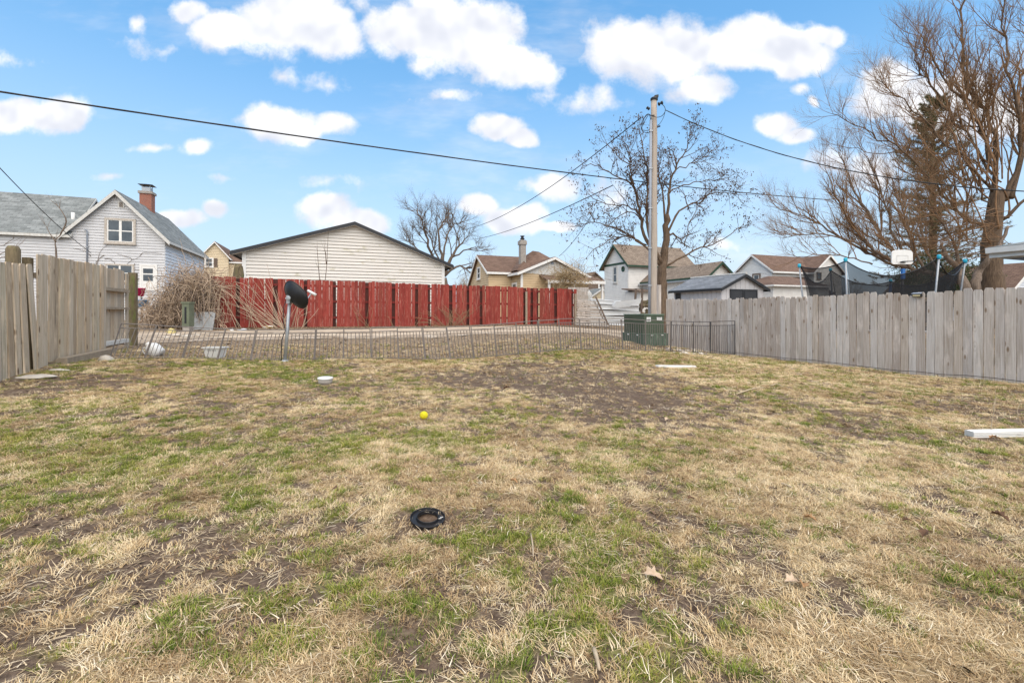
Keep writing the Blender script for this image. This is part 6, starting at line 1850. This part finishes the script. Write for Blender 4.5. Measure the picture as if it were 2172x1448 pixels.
o = bpy.data.objects.new('pale_gravel', me); COL.objects.link(o); o['kind'] = 'stuff'; tag(o, 'pale broken stones between the utility box and right fence', 'gravel')
# ================================================================== trees and dead vegetation
def unit(v):
    return v.normalized() if v.length > 1e-9 else Vector((0, 0, 1))
class Tree:
    """limbs traced through space, then branches and twigs grown from them"""
    def __init__(s, seed):
        s.r = random.Random(seed); s.trunk = MB(); s.br = MB(); s.tw = MB(); s.tips = []
    def limb(s, pts, r0, r1, spawn, mesh=None, sides=9, jit=.0):
        pts = smooth(pts, 4); n = len(pts)
        pts = [p + Vector((s.r.gauss(0, jit), s.r.gauss(0, jit), s.r.gauss(0, jit))) if 0 < i < n - 1 else p for i, p in enumerate(pts)]
        rad = [lerp(r0, r1, (i / (n - 1)) ** .8) for i in range(n)]
        (mesh or s.trunk).tube(pts, rad, sides)
        if spawn: s.grow(pts, rad, 1, spawn)
    def grow(s, pts, rad, lv, cfg):
        c = cfg[lv - 1]
        L = sum((pts[i + 1] - pts[i]).length for i in range(len(pts) - 1))
        n = max(1, int(c['n'] * (L if c.get('per_m') else 1) * s.r.uniform(.8, 1.2)))
        for k_ in range(n):
            t = s.r.uniform(c.get('t0', .2), 1.0) ** .9 if k_ else 1.0
            f = t * (len(pts) - 1); i = min(int(f), len(pts) - 2); p = pts[i].lerp(pts[i + 1], f - i); rr = lerp(rad[i], rad[i + 1], f - i)
            d = unit(pts[i + 1] - pts[i])
            az = s.r.uniform(0, 6.283); a = unit(d.cross(Vector((s.r.gauss(0, 1), s.r.gauss(0, 1), s.r.gauss(0, 1)))))
            ang = R(s.r.gauss(c['ang'], 10)) if k_ else R(s.r.gauss(8, 8))
            nd_ = unit(d * math.cos(ang) + a * math.sin(ang) + Vector(c.get('bias', (0, 0, .15))))
            ln = c['len'] * s.r.uniform(.5, 1.3) * (1.1 - .5 * t)
            r0 = min(rr * .75, c['r'] * s.r.uniform(.8, 1.2)); seg = c.get('seg', 5)
            q = [p]; dd = nd_
            for j in range(seg):
                dd = unit(dd + Vector((s.r.gauss(0, c['wob']), s.r.gauss(0, c['wob']), s.r.gauss(0, c['wob']))) + Vector(c.get('trop', (0, 0, .05))))
                q.append(q[-1] + dd * (ln / seg))
            rd = [lerp(r0, r0 * c.get('tip', .35), j / seg) for j in range(seg + 1)]
            last = lv >= len(cfg)
            (s.tw if last or lv >= 3 else s.br).tube(q, rd, 3 if lv >= 2 else 5, False)
            if last: s.tips.append((q[-1], dd)); s.tips.append((q[len(q) // 2], dd))
            else: s.grow(q, rd, lv + 1, cfg)
    def done(s, root, mt, mb_, mw):
        if s.trunk.v:
            vv = np.array(s.trunk.v); g_ = np.random.default_rng(5)
            vv = vv + .05 * np.stack([N1(vv[:, 2] * 1.6 + vv[:, 1] * 5, vv[:, 0] * 5, 3) - .5, N2(vv[:, 2] * 1.6 + vv[:, 0] * 5, vv[:, 1] * 5, 3) - .5, np.zeros(len(vv))], -1)
            s.trunk.v = [tuple(q) for q in vv]
            s.trunk.build('trunk', mt, root, True)
        if s.br.v: s.br.build('branches', mb_, root, True)
        if s.tw.v: s.tw.build('twigs', mw, root, kind='stuff')
def pl3(pts, Y, seed=0, amp=.35):
    r_ = random.Random(seed); out = []
    y = Y
    for i, (a, b) in enumerate(pts):
        if i: y += r_.gauss(0, amp)
        out.append(P(a, b, y))
    return out
M_bark_grey = pmat('grey_bark', (.26, .20, .155), (.10, .074, .055), scale=5, bump=1.0, stretch=(4, 4, .5), rough=.95)
M_bark_or = pmat('orange_brown_bark', (.30, .175, .092), (.17, .10, .056), scale=5, bump=.6, stretch=(2, 2, .7), rough=.9)
M_twig_or = pmat('orange_brown_twigs', (.31, .20, .115), (.20, .128, .075), scale=3, rough=.9)
M_twig_pale = pmat('pale_twigs', (.52, .40, .29), (.36, .265, .185), scale=3, rough=.9)
M_bark_br = pmat('furrowed_brown_bark', (.20, .138, .09), (.07, .048, .034), scale=5, bump=1.0, stretch=(5, 5, .55), rough=.95, c3=(.16, .115, .08), c3scale=2)
M_bark_dk = pmat('dark_bark', (.14, .085, .055), (.085, .055, .038), scale=6, bump=.8, stretch=(3, 3, .7), rough=.95)
M_twig_gr = pmat('grey_brown_twigs', (.19, .145, .115), (.13, .10, .08), scale=3, rough=.9)

# ---- big bare tree at the right edge
T = Tree(101); Yr = 22.5
cfg = [dict(n=2.6, per_m=True, ang=36, len=2.5, r=.042, wob=.10, seg=7, t0=.15, bias=(-.06, -.05, .30), trop=(0, 0, .07)),
       dict(n=8.5, ang=36, len=1.25, r=.017, wob=.14, seg=5, bias=(0, 0, .22), trop=(0, 0, .05)),
       dict(n=7.0, ang=38, len=.62, r=.0095, wob=.14, seg=4, bias=(0, 0, .15))]
tk = [P(2104, 680, Yr), P(2104, 620, Yr), P(2102, 560, Yr), P(2108, 480, Yr), P(2116, 405, Yr)]
tk[0].z = gz(tk[0].x, tk[0].y) - .1
T.limb(tk, .60, .27, None, sides=18, jit=.03)
for i, (pts, r0) in enumerate([([(2110, 425), (2105, 335), (2075, 265), (2040, 215), (2000, 165), (1965, 100), (1952, 55)], .19), ([(2115, 420), (2113, 310), (2085, 240), (2055, 185), (2040, 100), (2043, 0), (2042, -60)], .20),
                               ([(2130, 425), (2160, 340), (2163, 250), (2140, 150), (2125, 60), (2130, -40)], .20), ([(2145, 420), (2175, 300), (2172, 200), (2182, 80), (2190, -30)], .2),
                               ([(2125, 515), (2090, 488), (2036, 452), (1990, 402), (1960, 360), (1900, 312), (1830, 272), (1766, 242)], .15), ([(2104, 405), (2050, 345), (2000, 300), (1950, 248), (1905, 205), (1870, 172)], .11),
                               ([(2106, 370), (2060, 300), (2010, 240), (1975, 180), (1945, 130), (1925, 85)], .11), ([(2118, 470), (2180, 420), (2230, 340), (2260, 240)], .16), ([(2100, 440), (2070, 400), (2020, 370), (1960, 345), (1880, 325), (1800, 315)], .08)]):
    T.limb(pl3(pts, Yr, 200 + i, .35), r0 * .58, .014, cfg, jit=.07)
rs_ = random.Random(55)
for k_ in range(30):      # many thin upright stems filling the crown
    x0 = rs_.uniform(2040, 2160); y0 = rs_.uniform(330, 520); x1 = x0 - rs_.uniform(-30, 190); y1 = y0 - rs_.uniform(120, 330)
    T.limb(pl3([(x0, y0), (lerp(x0, x1, .35), lerp(y0, y1, .4)), (lerp(x0, x1, .7), lerp(y0, y1, .72)), (x1, y1)], Yr + rs_.uniform(-1.2, 1.0), 700 + k_, .3), rs_.uniform(.028, .05), .008, cfg[1:], T.br, 5, .05)
root = thing('bare_tree', 'big bare tree with thick grey brown trunk behind the fence at right edge', 'tree', (tk[0].x, tk[0].y, tk[0].z + .1))
T.done(root, M_bark_br, M_bark_or, M_twig_or)
# ---- spreading bare tree left of it
T = Tree(102); Yr = 21.6
cfg2 = [dict(n=3.4, per_m=True, ang=34, len=2.0, r=.034, wob=.10, seg=6, t0=.15, bias=(-.10, 0, .30), trop=(-.01, 0, .06)),
        dict(n=8.0, ang=34, len=1.05, r=.015, wob=.14, seg=5, bias=(0, 0, .22), trop=(0, 0, .05)),
        dict(n=6.0, ang=36, len=.55, r=.0095, wob=.14, seg=4, bias=(0, 0, .15))]
for i, (pts, r0, sp) in enumerate([([(2052, 690), (2050, 640), (2046, 605), (2034, 575), (2012, 545), (1998, 515)], .30, None), ([(2068, 660), (2068, 610), (2076, 575), (2096, 550), (2120, 520), (2138, 480)], .24, None),
                                   ([(2040, 600), (1990, 582), (1940, 572), (1905, 560), (1855, 530), (1815, 490), (1790, 450), (1768, 400), (1750, 350)], .13, cfg2), ([(1912, 565), (1870, 500), (1840, 450), (1815, 410), (1795, 360), (1778, 322)], .08, cfg2),
                                   ([(1905, 566), (1850, 540), (1800, 515), (1740, 480), (1690, 452), (1648, 440)], .075, cfg2), ([(1932, 570), (1895, 500), (1880, 440), (1860, 380), (1842, 335)], .07, cfg2),
                                   ([(1962, 574), (1930, 500), (1912, 430), (1905, 380)], .07, cfg2), ([(1860, 540), (1795, 508), (1730, 495), (1662, 505)], .055, cfg2), ([(1992, 582), (1962, 520), (1950, 450), (1945, 400)], .07, cfg2),
                                   ([(2036, 590), (2028, 530), (2000, 475), (1970, 430)], .09, cfg2), ([(1850, 560), (1800, 545), (1740, 540), (1690, 545)], .04, cfg2), ([(1940, 560), (1900, 535), (1850, 505), (1810, 480)], .05, cfg2)]):
    pp_ = pl3(pts, Yr, 300 + i, .28)
    if i == 0: pp_[0].z = gz(pp_[0].x, pp_[0].y) - .1; b0_ = pp_[0]
    T.limb(pp_, r0, .014 if sp else r0 * .22, sp, jit=.03, sides=9 if sp else 14)
T.r = random.Random(7)
for k_ in range(48):      # dense thin horizontal shoots in front of the trunks
    x0 = T.r.uniform(1990, 2150); y0 = T.r.uniform(440, 545); x1 = x0 - T.r.uniform(50, 150); y1 = y0 + T.r.uniform(-25, 45)
    T.limb([P(x0, y0, Yr + T.r.uniform(-.3, .8)), P((x0 + x1) / 2, (y0 + y1) / 2 - 6, Yr + T.r.uniform(-.8, .4)), P(x1, y1, Yr + T.r.uniform(-1.2, .4))], .018, .005, cfg2[1:], T.br, 4, .03)
root = thing('spreading_tree', 'bare orange brown tree fanning out to the left above the trampoline', 'tree', (b0_.x, b0_.y, b0_.z + .1))
T.done(root, M_bark_grey, M_bark_or, M_twig_or)
# ---- conifer behind them
Yc = 29.0; base = P(1978, 700, Yc); base.z = gz(base.x, base.y)
root = thing('pine_tree', 'thin brownish green conifer rising behind the bare trees on right', 'tree', base)
topc = P(1980, 205, Yc)
MB().tube([base, base.lerp(topc, .5), topc], [.28, .17, .03], 9).build('trunk', M_bark_dk, root, True)
r_ = random.Random(31); wb = MB(); nd_b = []; 
Ht = topc.z - base.z
for k_ in range(150):
    t = lerp(.12, .985, (k_ / 150) ** .85); o_ = base.lerp(topc, t)
    ln = (1 - t) ** .75 * 4.0 * r_.uniform(.7, 1.15) + .35; az_ = r_.uniform(0, 6.283)
    d_ = Vector((math.cos(az_), math.sin(az_), lerp(-.05, .7, t) + r_.gauss(0, .12))); q = [o_]
    for j in range(6):
        d_ = unit(d_ + Vector((r_.gauss(0, .08), r_.gauss(0, .08), .02 + r_.gauss(0, .05)))); q.append(q[-1] + d_ * (ln / 6))
    wb.tube(q, [lerp(.035, .008, j / 6) for j in range(7)], 4, False)
    for j in range(1, 7):
        for m_ in range(3):
            a_ = q[j].lerp(q[j - 1], r_.random()); dl = unit(q[j] - q[j - 1]); sdv = unit(dl.cross(Vector((r_.gauss(0, .4), r_.gauss(0, .4), 1)))) * r_.choice((-1, 1))
            e_ = a_ + unit(dl + sdv * .9 + Vector((0, 0, r_.uniform(-.1, .35)))) * ln * r_.uniform(.08, .2)
            wb.tube([a_, e_], [.010, .005], 3, False); nd_b.append((a_, e_, t))
wb.build('branches', M_bark_dk, root)
V_, F_ = [], []
rr_ = np.random.default_rng(32)
for (a_, e_, t) in nd_b:
    dens_ = 34 if t < .45 else 30
    if rr_.random() < .16: continue
    for m_ in range(dens_):
        s_ = rr_.random() ** .6; p = a_.lerp(e_, .2 + .8 * s_); d_ = unit(e_ - a_) * .7 + Vector(rr_.normal(0, .55, 3)); d_ = unit(d_)
        sdv = unit(d_.cross(Vector(rr_.normal(0, 1, 3)))) * .013; tip_ = p + d_ * rr_.uniform(.12, .26); i_ = len(V_)
        V_ += [tuple(p - sdv), tuple(p + sdv), tuple(tip_)]; F_.append((i_, i_ + 1, i_ + 2))
mb = MB(); mb.v, mb.f = V_, F_
mb.build('needles', pmat('pine_needles', (.155, .16, .07), (.28, .20, .115), scale=.9, rough=.8, lo=.4, hi=.6), root, kind='stuff')
# dense dark evergreen shrub at the trunks' feet
base = P(2000, 660, 24.5); base.z = gz(base.x, base.y)
root = thing('evergreen_shrub', 'dark green evergreen shrub behind the trampoline net', 'shrub', base)
mb = MB(); st_ = MB(); rr_ = np.random.default_rng(33)
for k_ in range(60):
    px = rr_.uniform(1905, 2105); q = P(px, 660, 24.5 + rr_.uniform(-.8, 1.2)); q.z = base.z; tp_ = P(px + rr_.normal(0, 10), rr_.uniform(528, 600), q.y)
    st_.tube([q, tp_], [.02, .006], 3, False)
    for m_ in range(150):
        p = q.lerp(tp_, rr_.uniform(.35, 1)) + Vector(rr_.normal(0, .22, 3)); d_ = unit(Vector(rr_.normal(0, 1, 3)) + Vector((0, 0, .4))); sdv = unit(d_.cross(Vector(rr_.normal(0, 1, 3)))) * .022
        i_ = len(mb.v); mb.v += [tuple(p - sdv), tuple(p + sdv), tuple(p + d_ * .16)]; mb.f.append((i_, i_ + 1, i_ + 2))
st_.build('stems', M_bark_dk, root); mb.build('leaves', pmat('evergreen_leaves', (.035, .065, .018), (.065, .09, .03), scale=1.5), root, kind='stuff')

# ---- tree with withered leaves behind the utility pole
T = Tree(103); Yp = 21.3
cfg3 = [dict(n=3.8, per_m=True, ang=46, len=1.15, r=.026, wob=.16, seg=6, t0=.2, bias=(0, 0, .15), trop=(0, 0, .02)),
        dict(n=6.2, ang=46, len=.58, r=.014, wob=.2, seg=4, bias=(0, 0, .08)),
        dict(n=3.2, ang=48, len=.32, r=.012, wob=.2, seg=3, bias=(0, 0, 0))]
tk = pl3([(1398, 700), (1402, 640), (1404, 600), (1408, 560), (1413, 510), (1413, 455)], Yp, 1, .02); tk[0].z = gz(tk[0].x, tk[0].y) - .1
T.limb(tk, .33, .12, None, sides=14, jit=.03)
for i, (pts, r0) in enumerate([([(1400, 560), (1370, 511), (1358, 453), (1349, 411), (1340, 387), (1338, 350), (1334, 320), (1322, 292)], .12), ([(1404, 560), (1378, 500), (1373, 423), (1375, 377), (1367, 332), (1355, 271)], .11),
                               ([(1412, 500), (1419, 411), (1431, 362), (1452, 323), (1470, 282)], .10), ([(1416, 495), (1443, 447), (1483, 429), (1522, 408), (1574, 414)], .07), ([(1412, 565), (1473, 532), (1522, 514), (1571, 481)], .07),
                               ([(1415, 497), (1434, 499), (1449, 517), (1464, 523)], .07), ([(1452, 523), (1464, 469), (1486, 435)], .03), ([(1396, 550), (1352, 511), (1315, 487), (1261, 472), (1226, 478)], .06),
                               ([(1356, 453), (1321, 435), (1276, 432), (1249, 411)], .045), ([(1341, 390), (1300, 368), (1261, 350), (1233, 356)], .045), ([(1411, 470), (1408, 420), (1398, 370), (1392, 330)], .08),
                               ([(1420, 410), (1460, 390), (1500, 385), (1530, 380)], .04), ([(1434, 360), (1470, 345), (1500, 330), (1525, 310)], .035), ([(1372, 520), (1330, 500), (1290, 510), (1250, 540)], .05), ([(1340, 350), (1310, 330), (1285, 300)], .035), ([(1360, 460), (1330, 450), (1300, 470), (1270, 500)], .04)]):
    T.limb(pl3(pts, Yp, 400 + i, .30), r0 * .8, .012, cfg3, jit=.035)
root = thing('leafy_tree', 'tree with sparse withered brown leaves standing right behind the utility pole', 'tree', (tk[0].x, tk[0].y, tk[0].z + .1))
mb = MB(); r_ = random.Random(9)
for (p, d_) in T.tips:
    if r_.random() > .24: continue
    for m_ in range(r_.choice((1, 2, 3, 4))):
        q = p + Vector((r_.gauss(0, .05), r_.gauss(0, .05), r_.gauss(0, .05))); dn = unit(Vector((r_.gauss(0, .5), r_.gauss(0, .5), -1))); sdv = unit(dn.cross(Vector((r_.gauss(0, 1), r_.gauss(0, 1), 0)))); w_ = r_.uniform(.018, .034); l_ = r_.uniform(.06, .11)
        cup = unit(dn.cross(sdv)) * (w_ * .5)
        mb.poly([q, q + dn * l_ * .4 + sdv * w_ + cup, q + dn * l_, q + dn * l_ * .45]); mb.poly([q, q + dn * l_ * .45, q + dn * l_, q + dn * l_ * .4 - sdv * w_ + cup])
T.done(root, M_bark_br, M_bark_dk, M_bark_dk)
mb.build('leaves', pmat('withered_leaves', (.075, .045, .03), (.13, .078, .046), scale=2), root, kind='stuff')

# ---- bare tree behind the garage, and distant tan trees
T = Tree(104); Yf = 46.0
cfg4 = [dict(n=1.5, per_m=True, ang=40, len=2.6, r=.06, wob=.14, seg=6, t0=.25, bias=(0, 0, .25), trop=(0, 0, .03)),
        dict(n=9, ang=42, len=1.4, r=.030, wob=.18, seg=4, bias=(0, 0, .15)),
        dict(n=6.5, ang=44, len=.8, r=.018, wob=.2, seg=3, bias=(0, 0, .08))]
tk = pl3([(948, 690), (946, 630), (940, 590)], Yf, 2, .02); tk[0].z = .6
T.limb(tk, .5, .36, None, sides=12)
for i, (pts, r0) in enumerate([([(940, 600), (925, 560), (905, 510), (895, 470), (885, 445)], .2), ([(938, 590), (935, 540), (930, 490), (950, 455), (962, 455)], .16), ([(942, 585), (955, 550), (975, 520), (995, 500)], .24), ([(942, 585), (968, 565), (990, 570), (1005, 590)], .16),
                               ([(925, 560), (900, 545), (875, 520), (862, 505)], .12), ([(940, 560), (945, 510), (960, 480), (985, 470)], .12), ([(960, 545), (990, 530), (1010, 525)], .1), ([(935, 560), (915, 510), (915, 470)], .10)]):
    T.limb(pl3(pts, Yf, 500 + i, .7), r0, .03, cfg4, jit=.06)
root = thing('far_bare_tree', 'bare grey brown tree standing behind the right end of the garage', 'tree', (tk[0].x, tk[0].y, .7))
T.done(root, M_bark_grey, M_twig_gr, M_twig_gr)
def bushy(name, label, px, Y, wpx, top, seed, mat, n=160, droop=.0):
    T = Tree(seed); b = P(px, 690, Y); b.z = .6; H_ = EYE - (top - HY) / F * Y; hw = wpx / 2 / F * Y
    for k_ in range(n):
        a_ = T.r.uniform(0, 6.283); rr = hw * math.sqrt(T.r.random()); tp_ = b + Vector((math.cos(a_) * rr, math.sin(a_) * rr, (H_ - b.z) * (1 - .5 * (rr / hw) ** 2) * T.r.uniform(.7, 1.0)))
        mid = b.lerp(tp_, .55) + Vector((0, 0, (H_ - b.z) * .12))
        T.limb([b + Vector((T.r.gauss(0, .1), T.r.gauss(0, .1), 0)), mid, tp_], .03, .012, [dict(n=7, ang=35, len=(H_ - b.z) * .22, r=.012, wob=.2, seg=4, t0=.4, bias=(0, 0, .1 - droop), trop=(0, 0, -droop))], T.br, 4)
    root = thing(name, label, 'tree', b); MB().tube([b, b + Vector((0, 0, (H_ - b.z) * .5))], [.2, .1], 8).build('trunk', M_bark_dk, root); T.done(root, mat, mat, mat)
M_tanbush = pmat('tan_twigs', (.46, .345, .20), (.36, .26, .15), scale=2)
bushy('willow_tree', 'far tan willow crown below the bare tree behind the garage', 985, 50, 58, 583, 61, M_tanbush, 110, .12)
bushy('far_tree', 'small distant brownish tree above the right side of the tan house roof', 1220, 60, 50, 545, 62, M_twig_gr, 60)
bushy('far_shrub', 'small distant tan treetop right of the white farmhouse', 1800, 70, 90, 590, 64, M_twig_gr, 60)

# ---- tan vine tangle climbing before the tan house porch
def tangle(mb, c, rad, n, ln, r0, seed, up=.3, wob=.45):
    r_ = random.Random(seed)
    for k_ in range(n):
        d_ = Vector((r_.gauss(0, 1), r_.gauss(0, 1), r_.gauss(0, 1))); p = c + Vector((d_.x * rad.x, d_.y * rad.y, d_.z * rad.z)) * .45; dr = unit(Vector((r_.gauss(0, 1), r_.gauss(0, .6), r_.gauss(up, .8)))); q = [p]
        for j in range(6):
            dr = unit(dr + Vector((r_.gauss(0, wob), r_.gauss(0, wob), r_.gauss(-.05, wob)))); q.append(q[-1] + dr * (ln * r_.uniform(.1, .22)))
        mb.tube(q, [lerp(r0, r0 * .5, j / 6) for j in range(7)], 3, False)
c_ = P(1208, 592, 27.0); gb = Vector((c_.x, c_.y, gz(c_.x, c_.y)))
root = thing('vine_bush', 'tangled tan vine bush in front of the tan house porch', 'bush', gb)
mb = MB(); tangle(mb, c_, Vector((1.2, .5, .65)), 420, 1.2, .012, 5); mb.build('stems', M_tanbush, root, kind='stuff')
MB().tube(smooth([gb, gb.lerp(c_, .5) + Vector((.1, 0, 0)), c_]), [.09, .085, .08, .075, .07, .065, .06, .055, .05, .045, .04], 7).build('trunk', M_bark_dk, root, True)

# ---- heap of dead vines left of the red fence
root = thing('dead_vine_heap', 'big heap of tangled dead vines left of the red fence', 'vines', on(-11.4, 15.8))
mb = MB(); mb2 = MB(); r_ = random.Random(17)
def heap_top(px):
    t = (px - 318) / 110
    return lerp(664, 582, max(0, min(1, t)) ** .8) if px < 428 else lerp(582, 600, (px - 428) / 30)
for k_ in range(620):
    px = r_.triangular(318, 440, 408) if r_.random() < .7 else r_.uniform(312, 440); Yh = r_.uniform(15.9, 17.3)
    p0 = P(px, 690, Yh); p0.z = gz(p0.x, p0.y)
    tp_ = heap_top(px) + abs(r_.gauss(0, 28)); zt_ = max(p0.z + .25, EYE - (tp_ - HY) / F * Yh)
    sgn = r_.choice((-1, 1, 1)); spanx = r_.uniform(.3, 1.0) * sgn * (1 if px < 410 or sgn < 0 else .45)
    q = smooth([p0 + Vector((r_.gauss(0, .15), 0, 0)), Vector((p0.x + spanx * .15 + r_.gauss(0, .1), Yh + r_.gauss(0, .15), lerp(p0.z, zt_, .65))), Vector((p0.x + spanx * .45, Yh + r_.gauss(0, .2), zt_)), Vector((p0.x + spanx * .85, Yh + r_.gauss(0, .25), lerp(p0.z, zt_, r_.uniform(.45, .85)))), Vector((p0.x + spanx * 1.0, Yh + r_.gauss(0, .3), lerp(p0.z, zt_, r_.uniform(.05, .55))))], 2)
    q = [v_ + Vector((r_.gauss(0, .03), r_.gauss(0, .03), r_.gauss(0, .02))) for v_ in q]
    rr = r_.uniform(.007, .016); (mb if r_.random() < .55 else mb2).tube(q, [lerp(rr, rr * .5, j / (len(q) - 1)) for j in range(len(q))], 3, False)
for (px, py, rx, n_) in ((410, 610, .9, 260), (385, 645, .9, 240), (352, 670, .6, 140), (428, 602, .55, 160), (400, 672, .9, 200)):
    tangle(mb2, P(px, py, 16.6), Vector((rx, .5, .45)), n_ // 2, .9, .010, px); tangle(mb, P(px, py, 16.4), Vector((rx * 1.1, .5, .5)), n_, 1.1, .010, px + 1)
mb.build('vine_stems', M_twig_pale, root, kind='stuff'); mb2.build('dark_stems', pmat('dark_vine', (.19, .14, .105), (.12, .085, .065), scale=3), root, kind='stuff')
# dry leaves caught in the heap
mb = MB()
for k_ in range(2600):
    px = r_.triangular(310, 448, 405); Yh = r_.uniform(16.1, 17.2); py = r_.uniform(heap_top(px) + 6, 690); p = P(px, py, Yh); d_ = unit(Vector((r_.gauss(0, 1), r_.gauss(0, 1), r_.gauss(0, 1)))); s_ = unit(d_.cross(Vector((r_.gauss(0, 1), r_.gauss(0, 1), 1)))) * r_.uniform(.015, .04)
    mb.poly([p, p + d_ * .05 + s_, p + d_ * .10, p + d_ * .05 - s_])
mb.build('caught_leaves', pmat('caught_leaves', (.27, .19, .125), (.15, .10, .07), scale=1.5), root, kind='stuff')

# ---- dead stalks standing in front of the red fence
def stalks(label, specs, seed, mat, n=1, r0=.011):
    r_ = random.Random(seed); mb = MB(); b = None
    for (x0, y0, x1, y1, Y) in specs:
        for m_ in range(n):
            a_ = P(x0 + r_.gauss(0, 4 if m_ else 0), y0, Y + r_.uniform(-.3, .3)); a_.z = gz(a_.x, a_.y); e_ = P(x1 + r_.gauss(0, 10 if m_ else 0), y1 + r_.gauss(0, 8 if m_ else 0), Y + r_.uniform(-.3, .2)); mid = a_.lerp(e_, .5) + Vector((r_.gauss(0, .08), 0, r_.uniform(.02, .15)))
            q = smooth([a_, mid, e_], 4); mb.tube(q, [lerp(r0, r0 * .45, j / (len(q) - 1)) for j in range(len(q))], 4, False); b = b or a_
            if r_.random() < .5:
                f_ = q[5]; mb.tube([f_, f_ + Vector((r_.gauss(0, .2), r_.gauss(0, .05), r_.uniform(.1, .3)))], [r0 * .5, r0 * .3], 3, False)
    root = thing('dead_stalks', label, 'stalks', b); mb.build('stems', mat, root)
stalks('pale dead stalks leaning left before the red fence beside the dish', [(600, 697, 500, 600, 17.2), (598, 697, 520, 590, 17.2), (604, 697, 548, 588, 17.2), (592, 697, 480, 640, 17.2), (600, 697, 560, 600, 17.2), (585, 697, 452, 625, 17.0), (610, 697, 580, 610, 17.2), (602, 697, 535, 640, 17.2), (575, 697, 500, 655, 17.0), (560, 697, 470, 600, 17.0), (540, 697, 500, 600, 17.0), (528, 697, 545, 600, 17.0), (512, 697, 470, 620, 16.9), (600, 697, 625, 610, 17.2), (618, 697, 640, 600, 17.4), (640, 697, 652, 640, 17.5), (632, 697, 660, 660, 17.5)], 3, M_twig_pale, 3)
stalks('low pale stalks in front of the middle of the red fence', [(940, 698, 905, 660, 19.6), (950, 698, 965, 650, 19.6), (960, 698, 990, 660, 19.6), (965, 698, 935, 650, 19.7), (975, 698, 1004, 655, 19.8), (985, 698, 960, 660, 19.8), (930, 698, 880, 685, 19.4), (958, 698, 948, 655, 19.6)], 4, M_twig_or, 5, .009)
stalks('few thin stalks before the red fence left of its middle', [(780, 697, 740, 655, 18.5), (775, 697, 785, 640, 18.5), (760, 697, 752, 660, 18.4), (835, 697, 815, 670, 18.9), (880, 697, 895, 665, 19.2)], 5, M_twig_or, 2, .008)
stalks('dead pale stems among the rubble near the vine heap', [(330, 694, 310, 600, 16.2), (345, 694, 352, 595, 16.2), (362, 694, 345, 625, 16.0), (455, 694, 470, 600, 16.3), (470, 695, 455, 640, 16.4), (480, 695, 465, 690, 15.8), (320, 690, 300, 650, 16.0), (430, 694, 470, 660, 16.0)], 6, M_twig_pale, 4, .010)
# thin saplings
def sapling(label, limbs, Y, seed, mat, r0=.03, cfg=None):
    T = Tree(seed)
    cfg = cfg or [dict(n=4, ang=35, len=.5, r=.007, wob=.1, seg=4, t0=.35, bias=(0, 0, .4)), dict(n=2, ang=35, len=.25, r=.004, wob=.1, seg=3)]
    b = None
    for pts in limbs:
        q = pl3(pts, Y, seed, .05)
        if b is None: q[0].z = gz(q[0].x, q[0].y); b = q[0]
        T.limb(q, r0 if pts is limbs[0] else r0 * .6, .005, cfg, sides=6)
    root = thing('sapling', label, 'sapling', b); T.done(root, mat, mat, mat)
sapling('thin bare sapling growing up in front of the red fence and garage', [[(681, 695), (683, 650), (681, 620), (679, 600)], [(681, 625), (690, 590), (694, 545), (697, 490)], [(682, 625), (676, 570), (673, 520)], [(692, 560), (688, 520)]], 19.0, 71, M_bark_dk, .035)
sapling('bare forked sapling behind the board panel in front of the blue grey house', [[(118, 640), (118, 545), (117, 512), (128, 498), (140, 480)], [(117, 512), (105, 495), (96, 478)], [(128, 498), (140, 470), (125, 440), (108, 425)]], 13.0, 72, M_bark_grey, .035)
sapling('bare twiggy sapling at the left edge behind the pickets', [[(-10, 600), (-12, 540), (10, 520), (30, 505)], [(-10, 545), (20, 530), (40, 520)], [(-12, 560), (5, 545), (24, 552)]], 13.0, 73, M_bark_grey, .02)
